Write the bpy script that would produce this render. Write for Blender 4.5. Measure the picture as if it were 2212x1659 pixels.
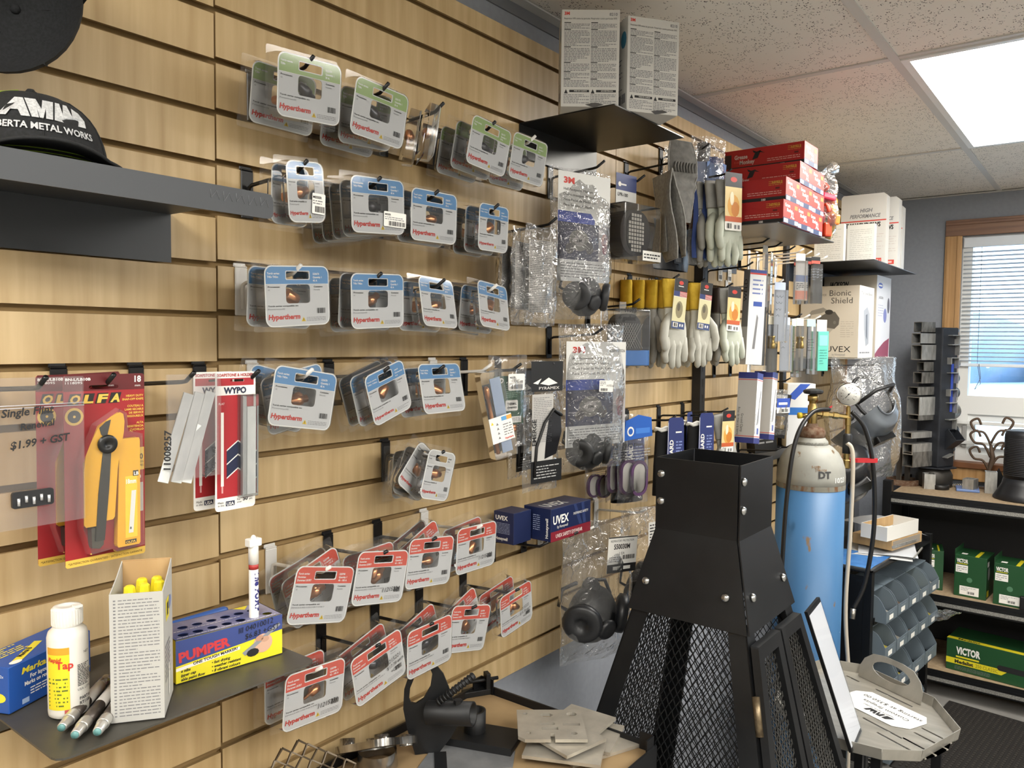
import bpy, math, random
from mathutils import Vector, Matrix, geometry
for _o in list(bpy.data.objects): bpy.data.objects.remove(_o, do_unlink=True)
sc = bpy.context.scene
COL = sc.collection
rnd = random.Random(7)
R = math.radians
# ---------------------------------------------------------------- camera
W_, H_, F_ = 2212, 1659, 1707.69
YAW, PITCH, ROLL = .658353, -.0534354, .0099908
CAM = Vector((0, -1.10571, 1.66))
fw = Vector((math.cos(YAW)*math.cos(PITCH), math.sin(YAW)*math.cos(PITCH), math.sin(PITCH)))
rt = Vector((math.sin(YAW), -math.cos(YAW), 0)); up = rt.cross(fw)
rt, up = math.cos(ROLL)*rt+math.sin(ROLL)*up, -math.sin(ROLL)*rt+math.cos(ROLL)*up
cd = bpy.data.cameras.new('camera'); cam = bpy.data.objects.new('camera', cd); COL.objects.link(cam)
cd.sensor_fit = 'HORIZONTAL'; cd.sensor_width = 36; cd.lens = F_/W_*36; cd.clip_start = .02
cam.matrix_world = Matrix(((rt.x, up.x, -fw.x, CAM.x), (rt.y, up.y, -fw.y, CAM.y), (rt.z, up.z, -fw.z, CAM.z), (0, 0, 0, 1)))
sc.camera = cam
# ---------------------------------------------------------------- world, exposure, lights
sc.view_settings.view_transform = 'Standard'; sc.view_settings.look = 'None'
sc.view_settings.gamma = 1; sc.view_settings.use_curve_mapping = False
sc.view_settings.exposure = EXPOSURE = .45
sc.cycles.use_denoising = True; sc.cycles.transparent_max_bounces = 24; sc.cycles.max_bounces = 7
sc.cycles.diffuse_bounces = 4; sc.cycles.glossy_bounces = 3; sc.cycles.caustics_reflective = False; sc.cycles.caustics_refractive = False
wd = bpy.data.worlds.new('overcast_sky'); sc.world = wd; wd.use_nodes = True
nt = wd.node_tree; nt.nodes.clear()
bg = nt.nodes.new('ShaderNodeBackground'); ow = nt.nodes.new('ShaderNodeOutputWorld'); nt.links.new(bg.outputs[0], ow.inputs[0])
bg.inputs[0].default_value = (.74, .87, 1.0, 1); bg.inputs[1].default_value = 3.4
PANEL_W = 17.0                       # radiance of the ceiling light panels
# ---------------------------------------------------------------- helpers
def lin(h):
    h = h.lstrip('#'); v = [int(h[i:i+2], 16)/255 for i in (0, 2, 4)]
    return tuple(c/12.92 if c <= .04045 else ((c+.055)/1.055)**2.4 for c in v)
_M = {}
def C(h, rough=.55, metal=0., name=None, coat=0.):
    k = (h, rough, metal, name, coat)
    if k in _M: return _M[k]
    m = bpy.data.materials.new(name or 'tone_'+h.lstrip('#')); m.use_nodes = True
    b = m.node_tree.nodes['Principled BSDF']
    b.inputs['Base Color'].default_value = (*lin(h), 1); b.inputs['Roughness'].default_value = rough; b.inputs['Metallic'].default_value = metal
    b.inputs['Coat Weight'].default_value = coat; b.inputs['Coat Roughness'].default_value = .12
    _M[k] = m; return m
def nodes(m): return m.node_tree.nodes, m.node_tree.links, m.node_tree.nodes['Principled BSDF']
def NM(name, c1, c2, scale=(8, 8, 8), rough=.5, metal=0., detail=4, lo=.35, hi=.65, bump=0., world=True, rv=0., nscale=1.):
    """procedural two-tone noise material"""
    m = C(c1, rough, metal, name); 
    if m.get('done'): return m
    m['done'] = 1; n, l, b = nodes(m)
    src = n.new('ShaderNodeNewGeometry').outputs['Position'] if world else n.new('ShaderNodeTexCoord').outputs['Object']
    mp = n.new('ShaderNodeMapping'); mp.inputs['Scale'].default_value = scale; l.new(src, mp.inputs[0])
    nz = n.new('ShaderNodeTexNoise'); nz.inputs['Scale'].default_value = nscale; nz.inputs['Detail'].default_value = detail; l.new(mp.outputs[0], nz.inputs[0])
    cr = n.new('ShaderNodeValToRGB'); cr.color_ramp.elements[0].position = lo; cr.color_ramp.elements[1].position = hi
    cr.color_ramp.elements[0].color = (*lin(c1), 1); cr.color_ramp.elements[1].color = (*lin(c2), 1)
    l.new(nz.outputs[0], cr.inputs[0]); l.new(cr.outputs[0], b.inputs['Base Color'])
    if rv:
        mr = n.new('ShaderNodeMapRange'); mr.inputs[3].default_value = rough-rv; mr.inputs[4].default_value = rough+rv
        l.new(nz.outputs[0], mr.inputs[0]); l.new(mr.outputs[0], b.inputs['Roughness'])
    if bump:
        bp = n.new('ShaderNodeBump'); bp.inputs['Strength'].default_value = bump; bp.inputs['Distance'].default_value = .002
        l.new(nz.outputs[0], bp.inputs['Height']); l.new(bp.outputs[0], b.inputs['Normal'])
    return m
def clear(name, tint=(.97, .97, .97), ior=1.45, rough=.04, crumple=0., cs=60., haze=0., boost=1.):
    """thin clear plastic sheet: see-through with a fresnel gloss"""
    if name in _M: return _M[name]
    m = bpy.data.materials.new(name); m.use_nodes = True; n, l = m.node_tree.nodes, m.node_tree.links; n.clear()
    o = n.new('ShaderNodeOutputMaterial'); t = n.new('ShaderNodeBsdfTransparent'); t.inputs[0].default_value = (*tint, 1)
    g = n.new('ShaderNodeBsdfGlossy'); g.inputs['Roughness'].default_value = rough; g.inputs[0].default_value = (1, 1, 1, 1)
    f = n.new('ShaderNodeFresnel'); f.inputs[0].default_value = ior; mx = n.new('ShaderNodeMixShader')
    mt = n.new('ShaderNodeMath'); mt.operation = 'MULTIPLY'; mt.inputs[1].default_value = boost; mt.use_clamp = True
    l.new(f.outputs[0], mt.inputs[0]); l.new(mt.outputs[0], mx.inputs[0]); l.new(t.outputs[0], mx.inputs[1]); l.new(g.outputs[0], mx.inputs[2]); last = mx
    if crumple:
        tc = n.new('ShaderNodeTexCoord'); nz = n.new('ShaderNodeTexNoise'); nz.inputs['Scale'].default_value = cs; nz.inputs['Detail'].default_value = 2
        nz.inputs['Distortion'].default_value = 1.2
        l.new(tc.outputs['Object'], nz.inputs[0]); bp = n.new('ShaderNodeBump'); bp.inputs['Strength'].default_value = crumple; bp.inputs['Distance'].default_value = .01
        l.new(nz.outputs[0], bp.inputs['Height']); l.new(bp.outputs[0], g.inputs['Normal']); l.new(bp.outputs[0], f.inputs['Normal'])
    if haze:
        d = n.new('ShaderNodeBsdfDiffuse'); d.inputs[0].default_value = (.85, .86, .87, 1); m2 = n.new('ShaderNodeMixShader'); m2.inputs[0].default_value = haze
        l.new(mx.outputs[0], m2.inputs[1]); l.new(d.outputs[0], m2.inputs[2]); last = m2
    l.new(last.outputs[0], o.inputs[0]); _M[name] = m; return m
def emit(name, col, s):
    m = bpy.data.materials.new(name); m.use_nodes = True; n, l = m.node_tree.nodes, m.node_tree.links; n.clear()
    o = n.new('ShaderNodeOutputMaterial'); e = n.new('ShaderNodeEmission'); e.inputs[0].default_value = (*col, 1); e.inputs[1].default_value = s
    l.new(e.outputs[0], o.inputs[0]); return m

def rrect(x0, z0, x1, z1, r, n=4):
    p = []
    for cx, cz, a in ((x1-r, z1-r, 0), (x0+r, z1-r, 90), (x0+r, z0+r, 180), (x1-r, z0+r, 270)):
        for i in range(n+1): p.append((cx+r*math.cos(R(a+90*i/n)), cz+r*math.sin(R(a+90*i/n))))
    return p
def ell(cx, cz, rx, rz, n=16, a0=0): return [(cx+rx*math.cos(2*math.pi*i/n+a0), cz+rz*math.sin(2*math.pi*i/n+a0)) for i in range(n)]
_TX = {}
def textmesh(s, bold):
    k = (s, bold)
    if k in _TX: return _TX[k]
    cu = bpy.data.curves.new('t', 'FONT'); cu.body = s; cu.size = 1; cu.resolution_u = 2; cu.dimensions = '2D'; cu.fill_mode = 'FRONT'
    cu.offset = .028 if bold == 1 else (.045 if bold == 2 else 0.)
    o = bpy.data.objects.new('t', cu); COL.objects.link(o)
    me = bpy.data.meshes.new_from_object(o.evaluated_get(bpy.context.evaluated_depsgraph_get()))
    v = [(a.co.x, a.co.y) for a in me.vertices]; f = [tuple(p.vertices) for p in me.polygons]
    bpy.data.objects.remove(o); bpy.data.curves.remove(cu); bpy.data.meshes.remove(me)
    xs = [a[0] for a in v] or [0]; ys = [a[1] for a in v] or [0]
    _TX[k] = (v, f, min(xs), max(xs), min(ys), max(ys)); return _TX[k]
class MB:
    EPS = .00025
    def __init__(s): s.v = []; s.f = []; s.fm = []; s.sm = []; s.x = Matrix()
    def add(s, vs, fs, m, sm=False):
        b = len(s.v); x = s.x; s.v += [x @ Vector(p) for p in vs]
        for f in fs: s.f.append([i+b for i in f]); s.fm.append(m); s.sm.append(sm)
    def box(s, c, d, m, rot=None):
        X, Y, Z = [k/2 for k in d]; q = [Vector((a*X, b*Y, e*Z)) for a in (-1, 1) for b in (-1, 1) for e in (-1, 1)]
        if rot is not None: q = [rot @ p for p in q]
        s.add([p+Vector(c) for p in q], [(0, 1, 3, 2), (4, 6, 7, 5), (0, 4, 5, 1), (2, 3, 7, 6), (0, 2, 6, 4), (1, 5, 7, 3)], m); return s
    def bx(s, x0, x1, y0, y1, z0, z1, m): return s.box(((x0+x1)/2, (y0+y1)/2, (z0+z1)/2), (x1-x0, y1-y0, z1-z0), m)
    def prism(s, poly, a, b, m, holes=(), ax='y', m2=None, sm=False, side=True):
        """2D polygon (u,v) extruded between a and b along ax; holes are cut through"""
        P = {'y': lambda u, v, t: (u, t, v), 'z': lambda u, v, t: (u, v, t), 'x': lambda u, v, t: (t, u, v)}[ax]
        loops = [list(poly)]+[list(h) for h in holes]; allp = [p for l in loops for p in l]; n = len(allp)
        tri = geometry.tessellate_polygon([[Vector((p[0], p[1], 0)) for p in l] for l in loops])
        if len(loops) == 1: tri = [list(range(n))] if _convex(poly) else tri
        for t in (a, b): s.add([P(p[0], p[1], t) for p in allp], tri if t == a else [list(reversed(f)) for f in tri], m)
        if side and a != b:
            for l in loops:
                k = len(l); s.add([P(p[0], p[1], a) for p in l]+[P(p[0], p[1], b) for p in l], [(i, (i+1) % k, k+(i+1) % k, k+i) for i in range(k)], m2 or m, sm)
        return s
    def loft(s, loops, m, sm=True, cap0=False, cap1=False):
        k = len(loops[0]); vs = [p for l in loops for p in l]; fs = []
        for j in range(len(loops)-1): fs += [(j*k+i, j*k+(i+1) % k, (j+1)*k+(i+1) % k, (j+1)*k+i) for i in range(k)]
        if cap0: fs.append(tuple(reversed(range(k))))
        if cap1: fs.append(tuple(range((len(loops)-1)*k, len(loops)*k)))
        s.add(vs, fs, m, sm); return s
    def lathe(s, prof, m, n=16, o=(0, 0, 0), d=(0, 0, 1), sm=True, caps=True):
        d = Vector(d).normalized(); q = Vector((0, 0, 1)).rotation_difference(d); o = Vector(o)
        L = [[o+q @ Vector((max(r, 1e-5)*math.cos(2*math.pi*i/n), max(r, 1e-5)*math.sin(2*math.pi*i/n), z)) for i in range(n)] for r, z in prof]
        return s.loft(L, m, sm, caps, caps)
    def cyl(s, a, b, r, m, n=12, r2=None, sm=True):
        a, b = Vector(a), Vector(b); return s.lathe([(r, 0), (r if r2 is None else r2, (b-a).length)], m, n, a, b-a, sm)
    def tube(s, path, r, m, n=8, closed=False, sm=True):
        P = [Vector(p) for p in path]; L = []; k = len(P); u = None
        for i, p in enumerate(P):
            if closed: t = (P[(i+1) % k]-P[i-1])
            else: t = (P[min(i+1, k-1)]-P[max(i-1, 0)])
            t.normalize()
            if u is None: u = t.orthogonal().normalized()
            u = (u-t*u.dot(t)).normalized(); w = t.cross(u); rr = r[i] if isinstance(r, (list, tuple)) else r
            L.append([p+u*rr*math.cos(2*math.pi*j/n)+w*rr*math.sin(2*math.pi*j/n) for j in range(n)])
        if closed: L.append(L[0])
        return s.loft(L, m, sm, not closed, not closed)
    def grid(s, nu, nv, fn, m, sm=True):
        s.add([fn(i/(nu-1), j/(nv-1)) for j in range(nv) for i in range(nu)], [(j*nu+i, j*nu+i+1, (j+1)*nu+i+1, (j+1)*nu+i) for j in range(nv-1) for i in range(nu-1)], m, sm); return s
    def sph(s, c, r, m, n=12, k=7, sc_=(1, 1, 1)):
        c = Vector(c); L = [[c+Vector((r*sc_[0]*math.sin(math.pi*j/k)*math.cos(2*math.pi*i/n), r*sc_[1]*math.sin(math.pi*j/k)*math.sin(2*math.pi*i/n), r*sc_[2]*math.cos(math.pi*j/k))) for i in range(n)] for j in range(1, k)]
        return s.loft(L, m, True, True, True)
    # flat print on the plane facing -y
    def rect(s, x0, z0, x1, z1, m, l=1): s.add([(x0, -l*s.EPS, z0), (x1, -l*s.EPS, z0), (x1, -l*s.EPS, z1), (x0, -l*s.EPS, z1)], [(0, 1, 2, 3)], m); return s
    def rectn(s, x0, z0, x1, z1, m, l=1, n=14):
        for i in range(n): s.rect(x0+(x1-x0)*i/n, z0, x0+(x1-x0)*(i+1)/n, z1, m, l)
        return s
    def poly(s, pts, m, l=1, holes=()): return s._flat(pts, m, l, holes)
    def _flat(s, pts, m, l, holes):
        loops = [list(pts)]+[list(h) for h in holes]; tri = geometry.tessellate_polygon([[Vector((p[0], p[1], 0)) for p in q] for q in loops])
        s.add([(p[0], -l*s.EPS, p[1]) for q in loops for p in q], tri, m); return s
    def text(s, t, x, z, h, m, l=2, w=None, bold=0, shear=0., rot=0., al='l'):
        """h = cap height, x,z = left end of the baseline, w = forced width"""
        v, f, a, b, lo, hi = textmesh(t, bold)
        k = h/.73; kx = w/(b-a) if w else k; ca, sa = math.cos(R(rot)), math.sin(R(rot)); tw = (b-a)*kx
        ox = {'l': 0, 'c': -tw/2, 'r': -tw}[al]; vs = []
        for p in v:
            q = (p[0]-a)*kx+p[1]*k*shear+ox; y = p[1]*k; vs.append((x+q*ca-y*sa, -l*s.EPS, z+q*sa+y*ca))
        s.add(vs, f, m); return s
    def lines(s, x0, z0, x1, z1, n, m, l=2, fill=.55, seed=1, words=True):
        """n lines of too-small-to-read print between z1 (top) and z0"""
        r = random.Random(seed); dz = (z1-z0)/n
        for i in range(n):
            z = z1-dz*(i+1)+dz*.25; x = x0; e = x1 if r.random() < .72 else x0+(x1-x0)*r.uniform(.45, .95)
            while x < e:
                wd_ = (r.uniform(.7, 2.6)*dz if words else e-x); s.rect(x, z, min(x+wd_, e), z+dz*fill, m, l); x += wd_+dz*.38
        return s
    def barcode(s, x0, z0, x1, z1, m, l=2, n=16, seed=3):
        r = random.Random(seed); dx = (x1-x0)/n
        for i in range(n): s.rect(x0+i*dx, z0, x0+i*dx+dx*r.choice((.3, .5, .75)), z1, m, l)
        return s
    def onface(s, f, w, d, h):
        s.x = {'F': Matrix(), 'L': Matrix(((0, 1, 0, 0), (-1, 0, 0, d), (0, 0, 1, 0), (0, 0, 0, 1))), 'R': Matrix(((0, -1, 0, w), (1, 0, 0, 0), (0, 0, 1, 0), (0, 0, 0, 1))),
               'T': Matrix(((1, 0, 0, 0), (0, 0, 1, 0), (0, -1, 0, h), (0, 0, 0, 1))), 'B': Matrix(((1, 0, 0, 0), (0, 0, -1, d), (0, 1, 0, 0), (0, 0, 0, 1)))}[f]
        return s
    def mesh(s, name):
        me = bpy.data.meshes.new(name); me.from_pydata([tuple(p) for p in s.v], [], s.f)
        ms = []; 
        for m in s.fm:
            if m not in ms: ms.append(m)
        for m in ms: me.materials.append(m)
        ix = {m.name: i for i, m in enumerate(ms)}
        me.polygons.foreach_set('material_index', [ix[m.name] for m in s.fm]); me.polygons.foreach_set('use_smooth', s.sm); me.update(); return me
    def build(s, name, parent=None, loc=None, rot=None, bevel=0., seg=2, fixn=False):
        me = s.mesh(name)
        if fixn:
            import bmesh; bm = bmesh.new(); bm.from_mesh(me); bmesh.ops.remove_doubles(bm, verts=bm.verts, dist=1e-6); bmesh.ops.recalc_face_normals(bm, faces=bm.faces); bm.to_mesh(me); bm.free()
        return inst(name, me, parent, loc, rot, bevel, seg)
def _convex(p):
    n = len(p); sg = 0
    for i in range(n):
        a, b, c = p[i], p[(i+1) % n], p[(i+2) % n]; k = (b[0]-a[0])*(c[1]-b[1])-(b[1]-a[1])*(c[0]-b[0])
        if abs(k) < 1e-14: continue
        if sg == 0: sg = 1 if k > 0 else -1
        elif (k > 0) != (sg > 0): return False
    return True
def inst(name, me, parent=None, loc=None, rot=None, bevel=0., seg=2):
    o = bpy.data.objects.new(name, me); COL.objects.link(o)
    if parent is not None: o.parent = parent
    if loc is not None: o.location = loc
    if rot is not None: o.rotation_euler = rot
    if bevel:
        b = o.modifiers.new('bevel', 'BEVEL'); b.width = bevel; b.segments = seg; b.limit_method = 'ANGLE'; b.angle_limit = R(40)
    return o
def tag(o, label=None, cat=None, group=None, kind=None):
    if label: o['label'] = label
    if cat: o['category'] = cat
    if group: o['group'] = group
    if kind: o['kind'] = kind
    return o
def thing(name, label, cat, loc=(0, 0, 0), rot=(0, 0, 0), group=None):
    o = bpy.data.objects.new(name, None); COL.objects.link(o); o.empty_display_size = .03
    o.location = loc; o.rotation_euler = rot; return tag(o, label, cat, group)
def struct(o): o['kind'] = 'structure'; return o
def copy_tree(o, parent=None):
    c = o.copy(); COL.objects.link(c); c.parent = parent
    for ch in o.children: copy_tree(ch, c)
    return c
def ray(px, py): return fw+rt*((px-W_/2)/F_)-up*((py-H_/2)/F_)
def at(px, py, off=0.):
    """point of the plane parallel to the slatted wall, off metres in front of it"""
    v = ray(px, py); return CAM+v*((-off-CAM.y)/v.y)
def atz(px, py, z): v = ray(px, py); return CAM+v*((z-CAM.z)/v.z)
def atx(px, py, x): v = ray(px, py); return CAM+v*((x-CAM.x)/v.x)
PITCH_S = .0762
def gz(k): return 2.163-PITCH_S*k     # height of the k-th groove (lower edge of the slat above it)
# ---------------------------------------------------------------- materials
BLACK = C('#101012', .45, name='black_paint'); BLACKM = C('#16171a', .38, .3, name='black_powder_coat'); WHITE = C('#eceae4', .5, name='white_card')
INK = C('#1b1b1d', .6, name='black_ink'); GREYINK = C('#77777a', .6, name='grey_ink'); LGREY = C('#c9cac9', .5, name='light_grey_card')
RED = C('#c8382c', .5, name='red_ink'); STEEL = NM('bare_steel', '#8d8a84', '#b3b0a8', (30, 30, 30), .35, .9, rv=.1); CHROME = C('#d5d5d6', .12, 1., name='chrome')
COPPER = C('#cb8d63', .28, 1., name='copper'); BRASS = C('#ad9560', .3, 1., name='brass'); CARDB = NM('kraft_cardboard', '#b08f62', '#bd9d70', (40, 40, 4), .8)
CLEAR = clear('clear_clamshell', (.985, .985, .985), 1.45, .08, boost=1.1, haze=.03); BAG = clear('clear_poly_bag', (.96, .96, .96), 1.45, .09, crumple=.9, cs=38, haze=.05, boost=1.6)
BAGSOFT = clear('clear_flat_bag', (.96, .955, .96), 1.45, .1, crumple=.25, cs=25, haze=.03, boost=1.3)
# ================================================================ the room
CEIL = 2.436; XB = 4.65; X0, Y0 = -2.3, -4.3
def maple():
    m = C('#b8965f', .42, 0, 'maple_laminate'); n, l, b = nodes(m)
    g = n.new('ShaderNodeNewGeometry'); oi = n.new('ShaderNodeObjectInfo'); mp = n.new('ShaderNodeMapping'); mp.inputs['Scale'].default_value = (20, 1, 1.6)
    ad = n.new('ShaderNodeVectorMath'); ad.operation = 'ADD'; l.new(g.outputs['Position'], mp.inputs[0]); l.new(mp.outputs[0], ad.inputs[0])
    mu = n.new('ShaderNodeVectorMath'); mu.operation = 'SCALE'; mu.inputs[0].default_value = (9, 3, 5); l.new(oi.outputs['Random'], mu.inputs['Scale']); l.new(mu.outputs[0], ad.inputs[1])
    a = n.new('ShaderNodeTexNoise'); a.inputs['Scale'].default_value = 1.3; a.inputs['Detail'].default_value = 5; a.inputs['Distortion'].default_value = .8; l.new(ad.outputs[0], a.inputs[0])
    w = n.new('ShaderNodeTexWave'); w.inputs['Scale'].default_value = .55; w.inputs['Distortion'].default_value = 7; w.inputs['Detail'].default_value = 3; l.new(ad.outputs[0], w.inputs[0])
    mx = n.new('ShaderNodeMix'); mx.inputs[0].default_value = .10; l.new(a.outputs[0], mx.inputs[2]); l.new(w.outputs['Fac'], mx.inputs[3])
    m3 = n.new('ShaderNodeMapping'); m3.inputs['Scale'].default_value = (110, 1, 5); l.new(g.outputs['Position'], m3.inputs[0]); f3 = n.new('ShaderNodeTexNoise'); f3.inputs['Scale'].default_value = 1.; f3.inputs['Detail'].default_value = 3; l.new(m3.outputs[0], f3.inputs[0]); m4 = n.new('ShaderNodeMix'); m4.inputs[0].default_value = .22; l.new(mx.outputs[0], m4.inputs[2]); l.new(f3.outputs[0], m4.inputs[3]); mx = m4
    cr = n.new('ShaderNodeValToRGB'); e = cr.color_ramp.elements; e[0].position = .28; e[0].color = (*lin('#ac9063'), 1); e[1].position = .66; e[1].color = (*lin('#cdb387'), 1)
    l.new(mx.outputs[0], cr.inputs[0]); l.new(cr.outputs[0], b.inputs['Base Color']); return m
MAPLE = maple(); MDF = C('#a38557', .8, name='raw_fibreboard')
GREYW = NM('grey_wall_paint', '#8d9199', '#92969e', (60, 60, 60), .7, bump=.05)
wl = MB().bx(X0, XB+.2, .031, .13, 0, CEIL+.1, GREYW).build('wall_left'); struct(wl)
bk = MB().bx(-1.2, 4.16, .0165, .03, .883, 2.353, MDF).build('backing_board', wl)
_sl = {}
def slat(x0, x1, z0, z1):
    k = (round(x1-x0, 4), round(z1-z0, 4))
    if k not in _sl:
        b = MB(); L, h = k; t = .006; i = .008 if h > .03 else .004
        pr = [(0, 0), (0, h), (t, h), (t, h-i), (.0164, h-i), (.0164, i), (t, i), (t, 0)]
        b.add([(x, p[0], p[1]) for x in (0, L) for p in pr], [tuple(range(8)), tuple(range(15, 7, -1))]+[(j, 8+j, 8+(j+1) % 8, (j+1) % 8) for j in range(1, 8)], MDF)
        b.add([(0, 0, 0), (L, 0, 0), (L, 0, h), (0, 0, h)], [(0, 1, 2, 3)], MAPLE)
        _sl[k] = b.mesh('slat')
    return inst('slat', _sl[k], wl, (x0, 0, z0))
for a, b, dz in ((-1.2, .6855, -.004), (.6885, 1.8770, 0), (1.8795, 2.376, 0), (2.376, 3.205, 0), (3.205, 4.16, 0)):
    for k in range(-2, 18):
        z0 = .883 if k == 17 else gz(k)+dz; z1 = 2.353 if k == -2 else gz(k-1)-.010+dz
        slat(a, b, z0, z1)
tr = MB().bx(4.16, 4.185, -.004, .03, .883, 2.353, NM('oak_edge', '#9a6b3a', '#b07f48', (60, 60, 4), .5)).build('trim_1', None); struct(tr)
LIGHTW = NM('pale_wall_paint', '#c6c6c2', '#cfcfcb', (60, 60, 60), .8)
MB().bx(X0, XB, Y0-.1, Y0, 0, CEIL+.1, LIGHTW).build('wall_front')['kind'] = 'structure'
MB().bx(X0-.1, X0, Y0-.1, .13, 0, CEIL+.1, LIGHTW).build('wall_behind')['kind'] = 'structure'
FLOORM = NM('grey_floor', '#82807c', '#94928e', (5, 5, 5), .6, detail=8)
MB().bx(X0-.1, XB+.2, Y0-.1, .13, -.06, 0, FLOORM).build('floor')['kind'] = 'structure'
# back wall with the window opening
WY0, WY1, WZ0, WZ1 = -.426, -1.78, 1.055, 2.224
b = MB(); b.prism([(Y0, 0), (.13, 0), (.13, CEIL+.1), (Y0, CEIL+.1)], XB, XB+.13, GREYW, [[(WY1, WZ0), (WY0, WZ0), (WY0, WZ1), (WY1, WZ1)]], ax='x'); b.build('wall_back')['kind'] = 'structure'
# ---- window
OAK = NM('oak_casing', '#a67d4c', '#bf9766', (4, 50, 4), .4, detail=6); OAKV = NM('oak_casing_upright', '#a67d4c', '#bf9766', (4, 60, 2.5), .4, detail=6)
OAKD = NM('oak_header', '#7a5a48', '#8f6c55', (4, 3, 60), .45); VINYL = C('#e3e4e2', .35, name='white_vinyl'); GLASS = clear('window_glass', (.95, .97, .98), 1.45, .01)
win = thing('window_1', None, None, (XB, 0, 0)); win['kind'] = 'structure'
b = MB(); cw = .077
for i, (y0, y1) in enumerate(((WY0+cw, WY0), (WY1, WY1-cw))):
    v = MB(); v.bx(-.022, 0, y1, y0, WZ0-.09, WZ1+.0, OAKV); v.bx(-.028, -.022, y1+.008, y1+.022, WZ0-.09, WZ1, OAKV); v.bx(-.028, -.022, y0-.022, y0-.008, WZ0-.09, WZ1, OAKV); v.build('casing', win, bevel=.003)
v = MB(); v.bx(-.022, 0, WY1-cw, WY0+cw, WZ1, WZ1+cw+.005, OAKD); v.bx(-.028, -.022, WY1-cw, WY0+cw, WZ1+.055, WZ1+.07, OAKD); v.build('casing', win, bevel=.003)
v = MB(); v.bx(-.035, 0, WY1-.1, WY0+.1, WZ0-.085, WZ0-.018, OAK); v.build('casing', win, bevel=.006)
v = MB(); v.bx(-.05, .06, WY1, WY0, WZ0-.018, WZ0+.012, C('#7a4d2c', .5, name='stained_sill')); v.build('window_sill', win, bevel=.003)
def ringx(x0, x1, ya, yb, za, zb, w, m, name, par):
    v = MB(); v.prism([(yb, za), (ya, za), (ya, zb), (yb, zb)], x0, x1, m, [[(yb+w, za+w), (ya-w, za+w), (ya-w, zb-w), (yb+w, zb-w)]], ax='x'); return v.build(name, par, bevel=.002)
ringx(.02, .10, WY0, WY1, 1.36, WZ1, .045, VINYL, 'window_frame', win)
ringx(.02, .10, WY0, WY1, WZ0, 1.36, .05, VINYL, 'window_frame', win)
ringx(.035, .085, WY0-.05, WY1+.05, WZ0+.05, 1.31, .035, VINYL, 'sash', win)
MB().bx(.06, .064, WY1, WY0, 1.40, WZ1-.04, GLASS).build('pane', win); MB().bx(.06, .064, WY1, WY0, WZ0+.08, 1.28, GLASS).build('pane', win)
for z in (1.268, 1.165): MB().bx(-.012, .0, WY1, WY0+.012, z-.009, z+.009, VINYL).build('security_bar', win, bevel=.003)
MB().bx(.0, .03, WY0-.05, WY0-.03, 1.14, 1.25, C('#9a9a98', .4, name='grey_latch')).build('latch', win, bevel=.004)
# ---- mini blind
bl = thing('window_blind', 'white mini blind hanging three quarters down over the window', 'blind', (XB-.002, 0, 0))
BLM = C('#dfe6ee', .5, name='blind_vinyl'); b1, b2 = WY0-.006, WY1+.02
MB().bx(-.0, .03, b2, b1, 2.165, 2.215, BLM).build('head_rail', bl, bevel=.002); MB().bx(.0, .024, b2, b1, 1.556, 1.572, BLM).build('bottom_rail', bl, bevel=.003)
q = MB(); prf = [(.013*math.cos(a), .003*math.sin(a*1)) for a in [math.pi*i/4 for i in range(5)]]
q.add([(.012+p[0], y, p[1]) for y in (b2, b1) for p in prf], [(i, i+1, 6+i, 5+i) for i in range(4)], BLM, True); sm_ = q.mesh('blind_slat')
for i in range(27): inst('blind_slat', sm_, bl, (0, 0, 1.588+.0213*i), (0, R(14), 0))
for y in (b1-.08, (b1+b2)/2, b2+.08):
    MB().cyl((.012, y, 1.57), (.012, y, 2.18), .0012, C('#7f8890', .6), 5).build('cord', bl)
MB().tube([(-.005, b1-.09, 1.57), (-.006, b1-.1, 1.5), (-.006, b1-.075, 1.44), (-.006, b1-.1, 1.47), (-.005, b1-.085, 1.56)], .0016, C('#66707a', .6), 5).build('pull_cord', bl)
# ---- outside the window
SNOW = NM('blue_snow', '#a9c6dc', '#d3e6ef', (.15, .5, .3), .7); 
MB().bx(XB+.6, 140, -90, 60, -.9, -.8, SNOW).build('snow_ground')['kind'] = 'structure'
tb = MB(); n_ = 60
pts = [(60+6*math.sin(i*1.3), -80+i*2.4, 2.6+.8*math.sin(i*.9)+rnd.uniform(0, 1.0)) for i in range(n_)]
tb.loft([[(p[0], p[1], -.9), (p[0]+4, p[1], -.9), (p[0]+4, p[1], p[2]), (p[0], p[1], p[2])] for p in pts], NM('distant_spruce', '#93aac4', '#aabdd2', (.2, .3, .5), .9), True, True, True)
tag(tb.build('tree_line'), 'hazy blue line of distant trees beyond the snowy yard', 'tree line', kind='stuff')
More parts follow.
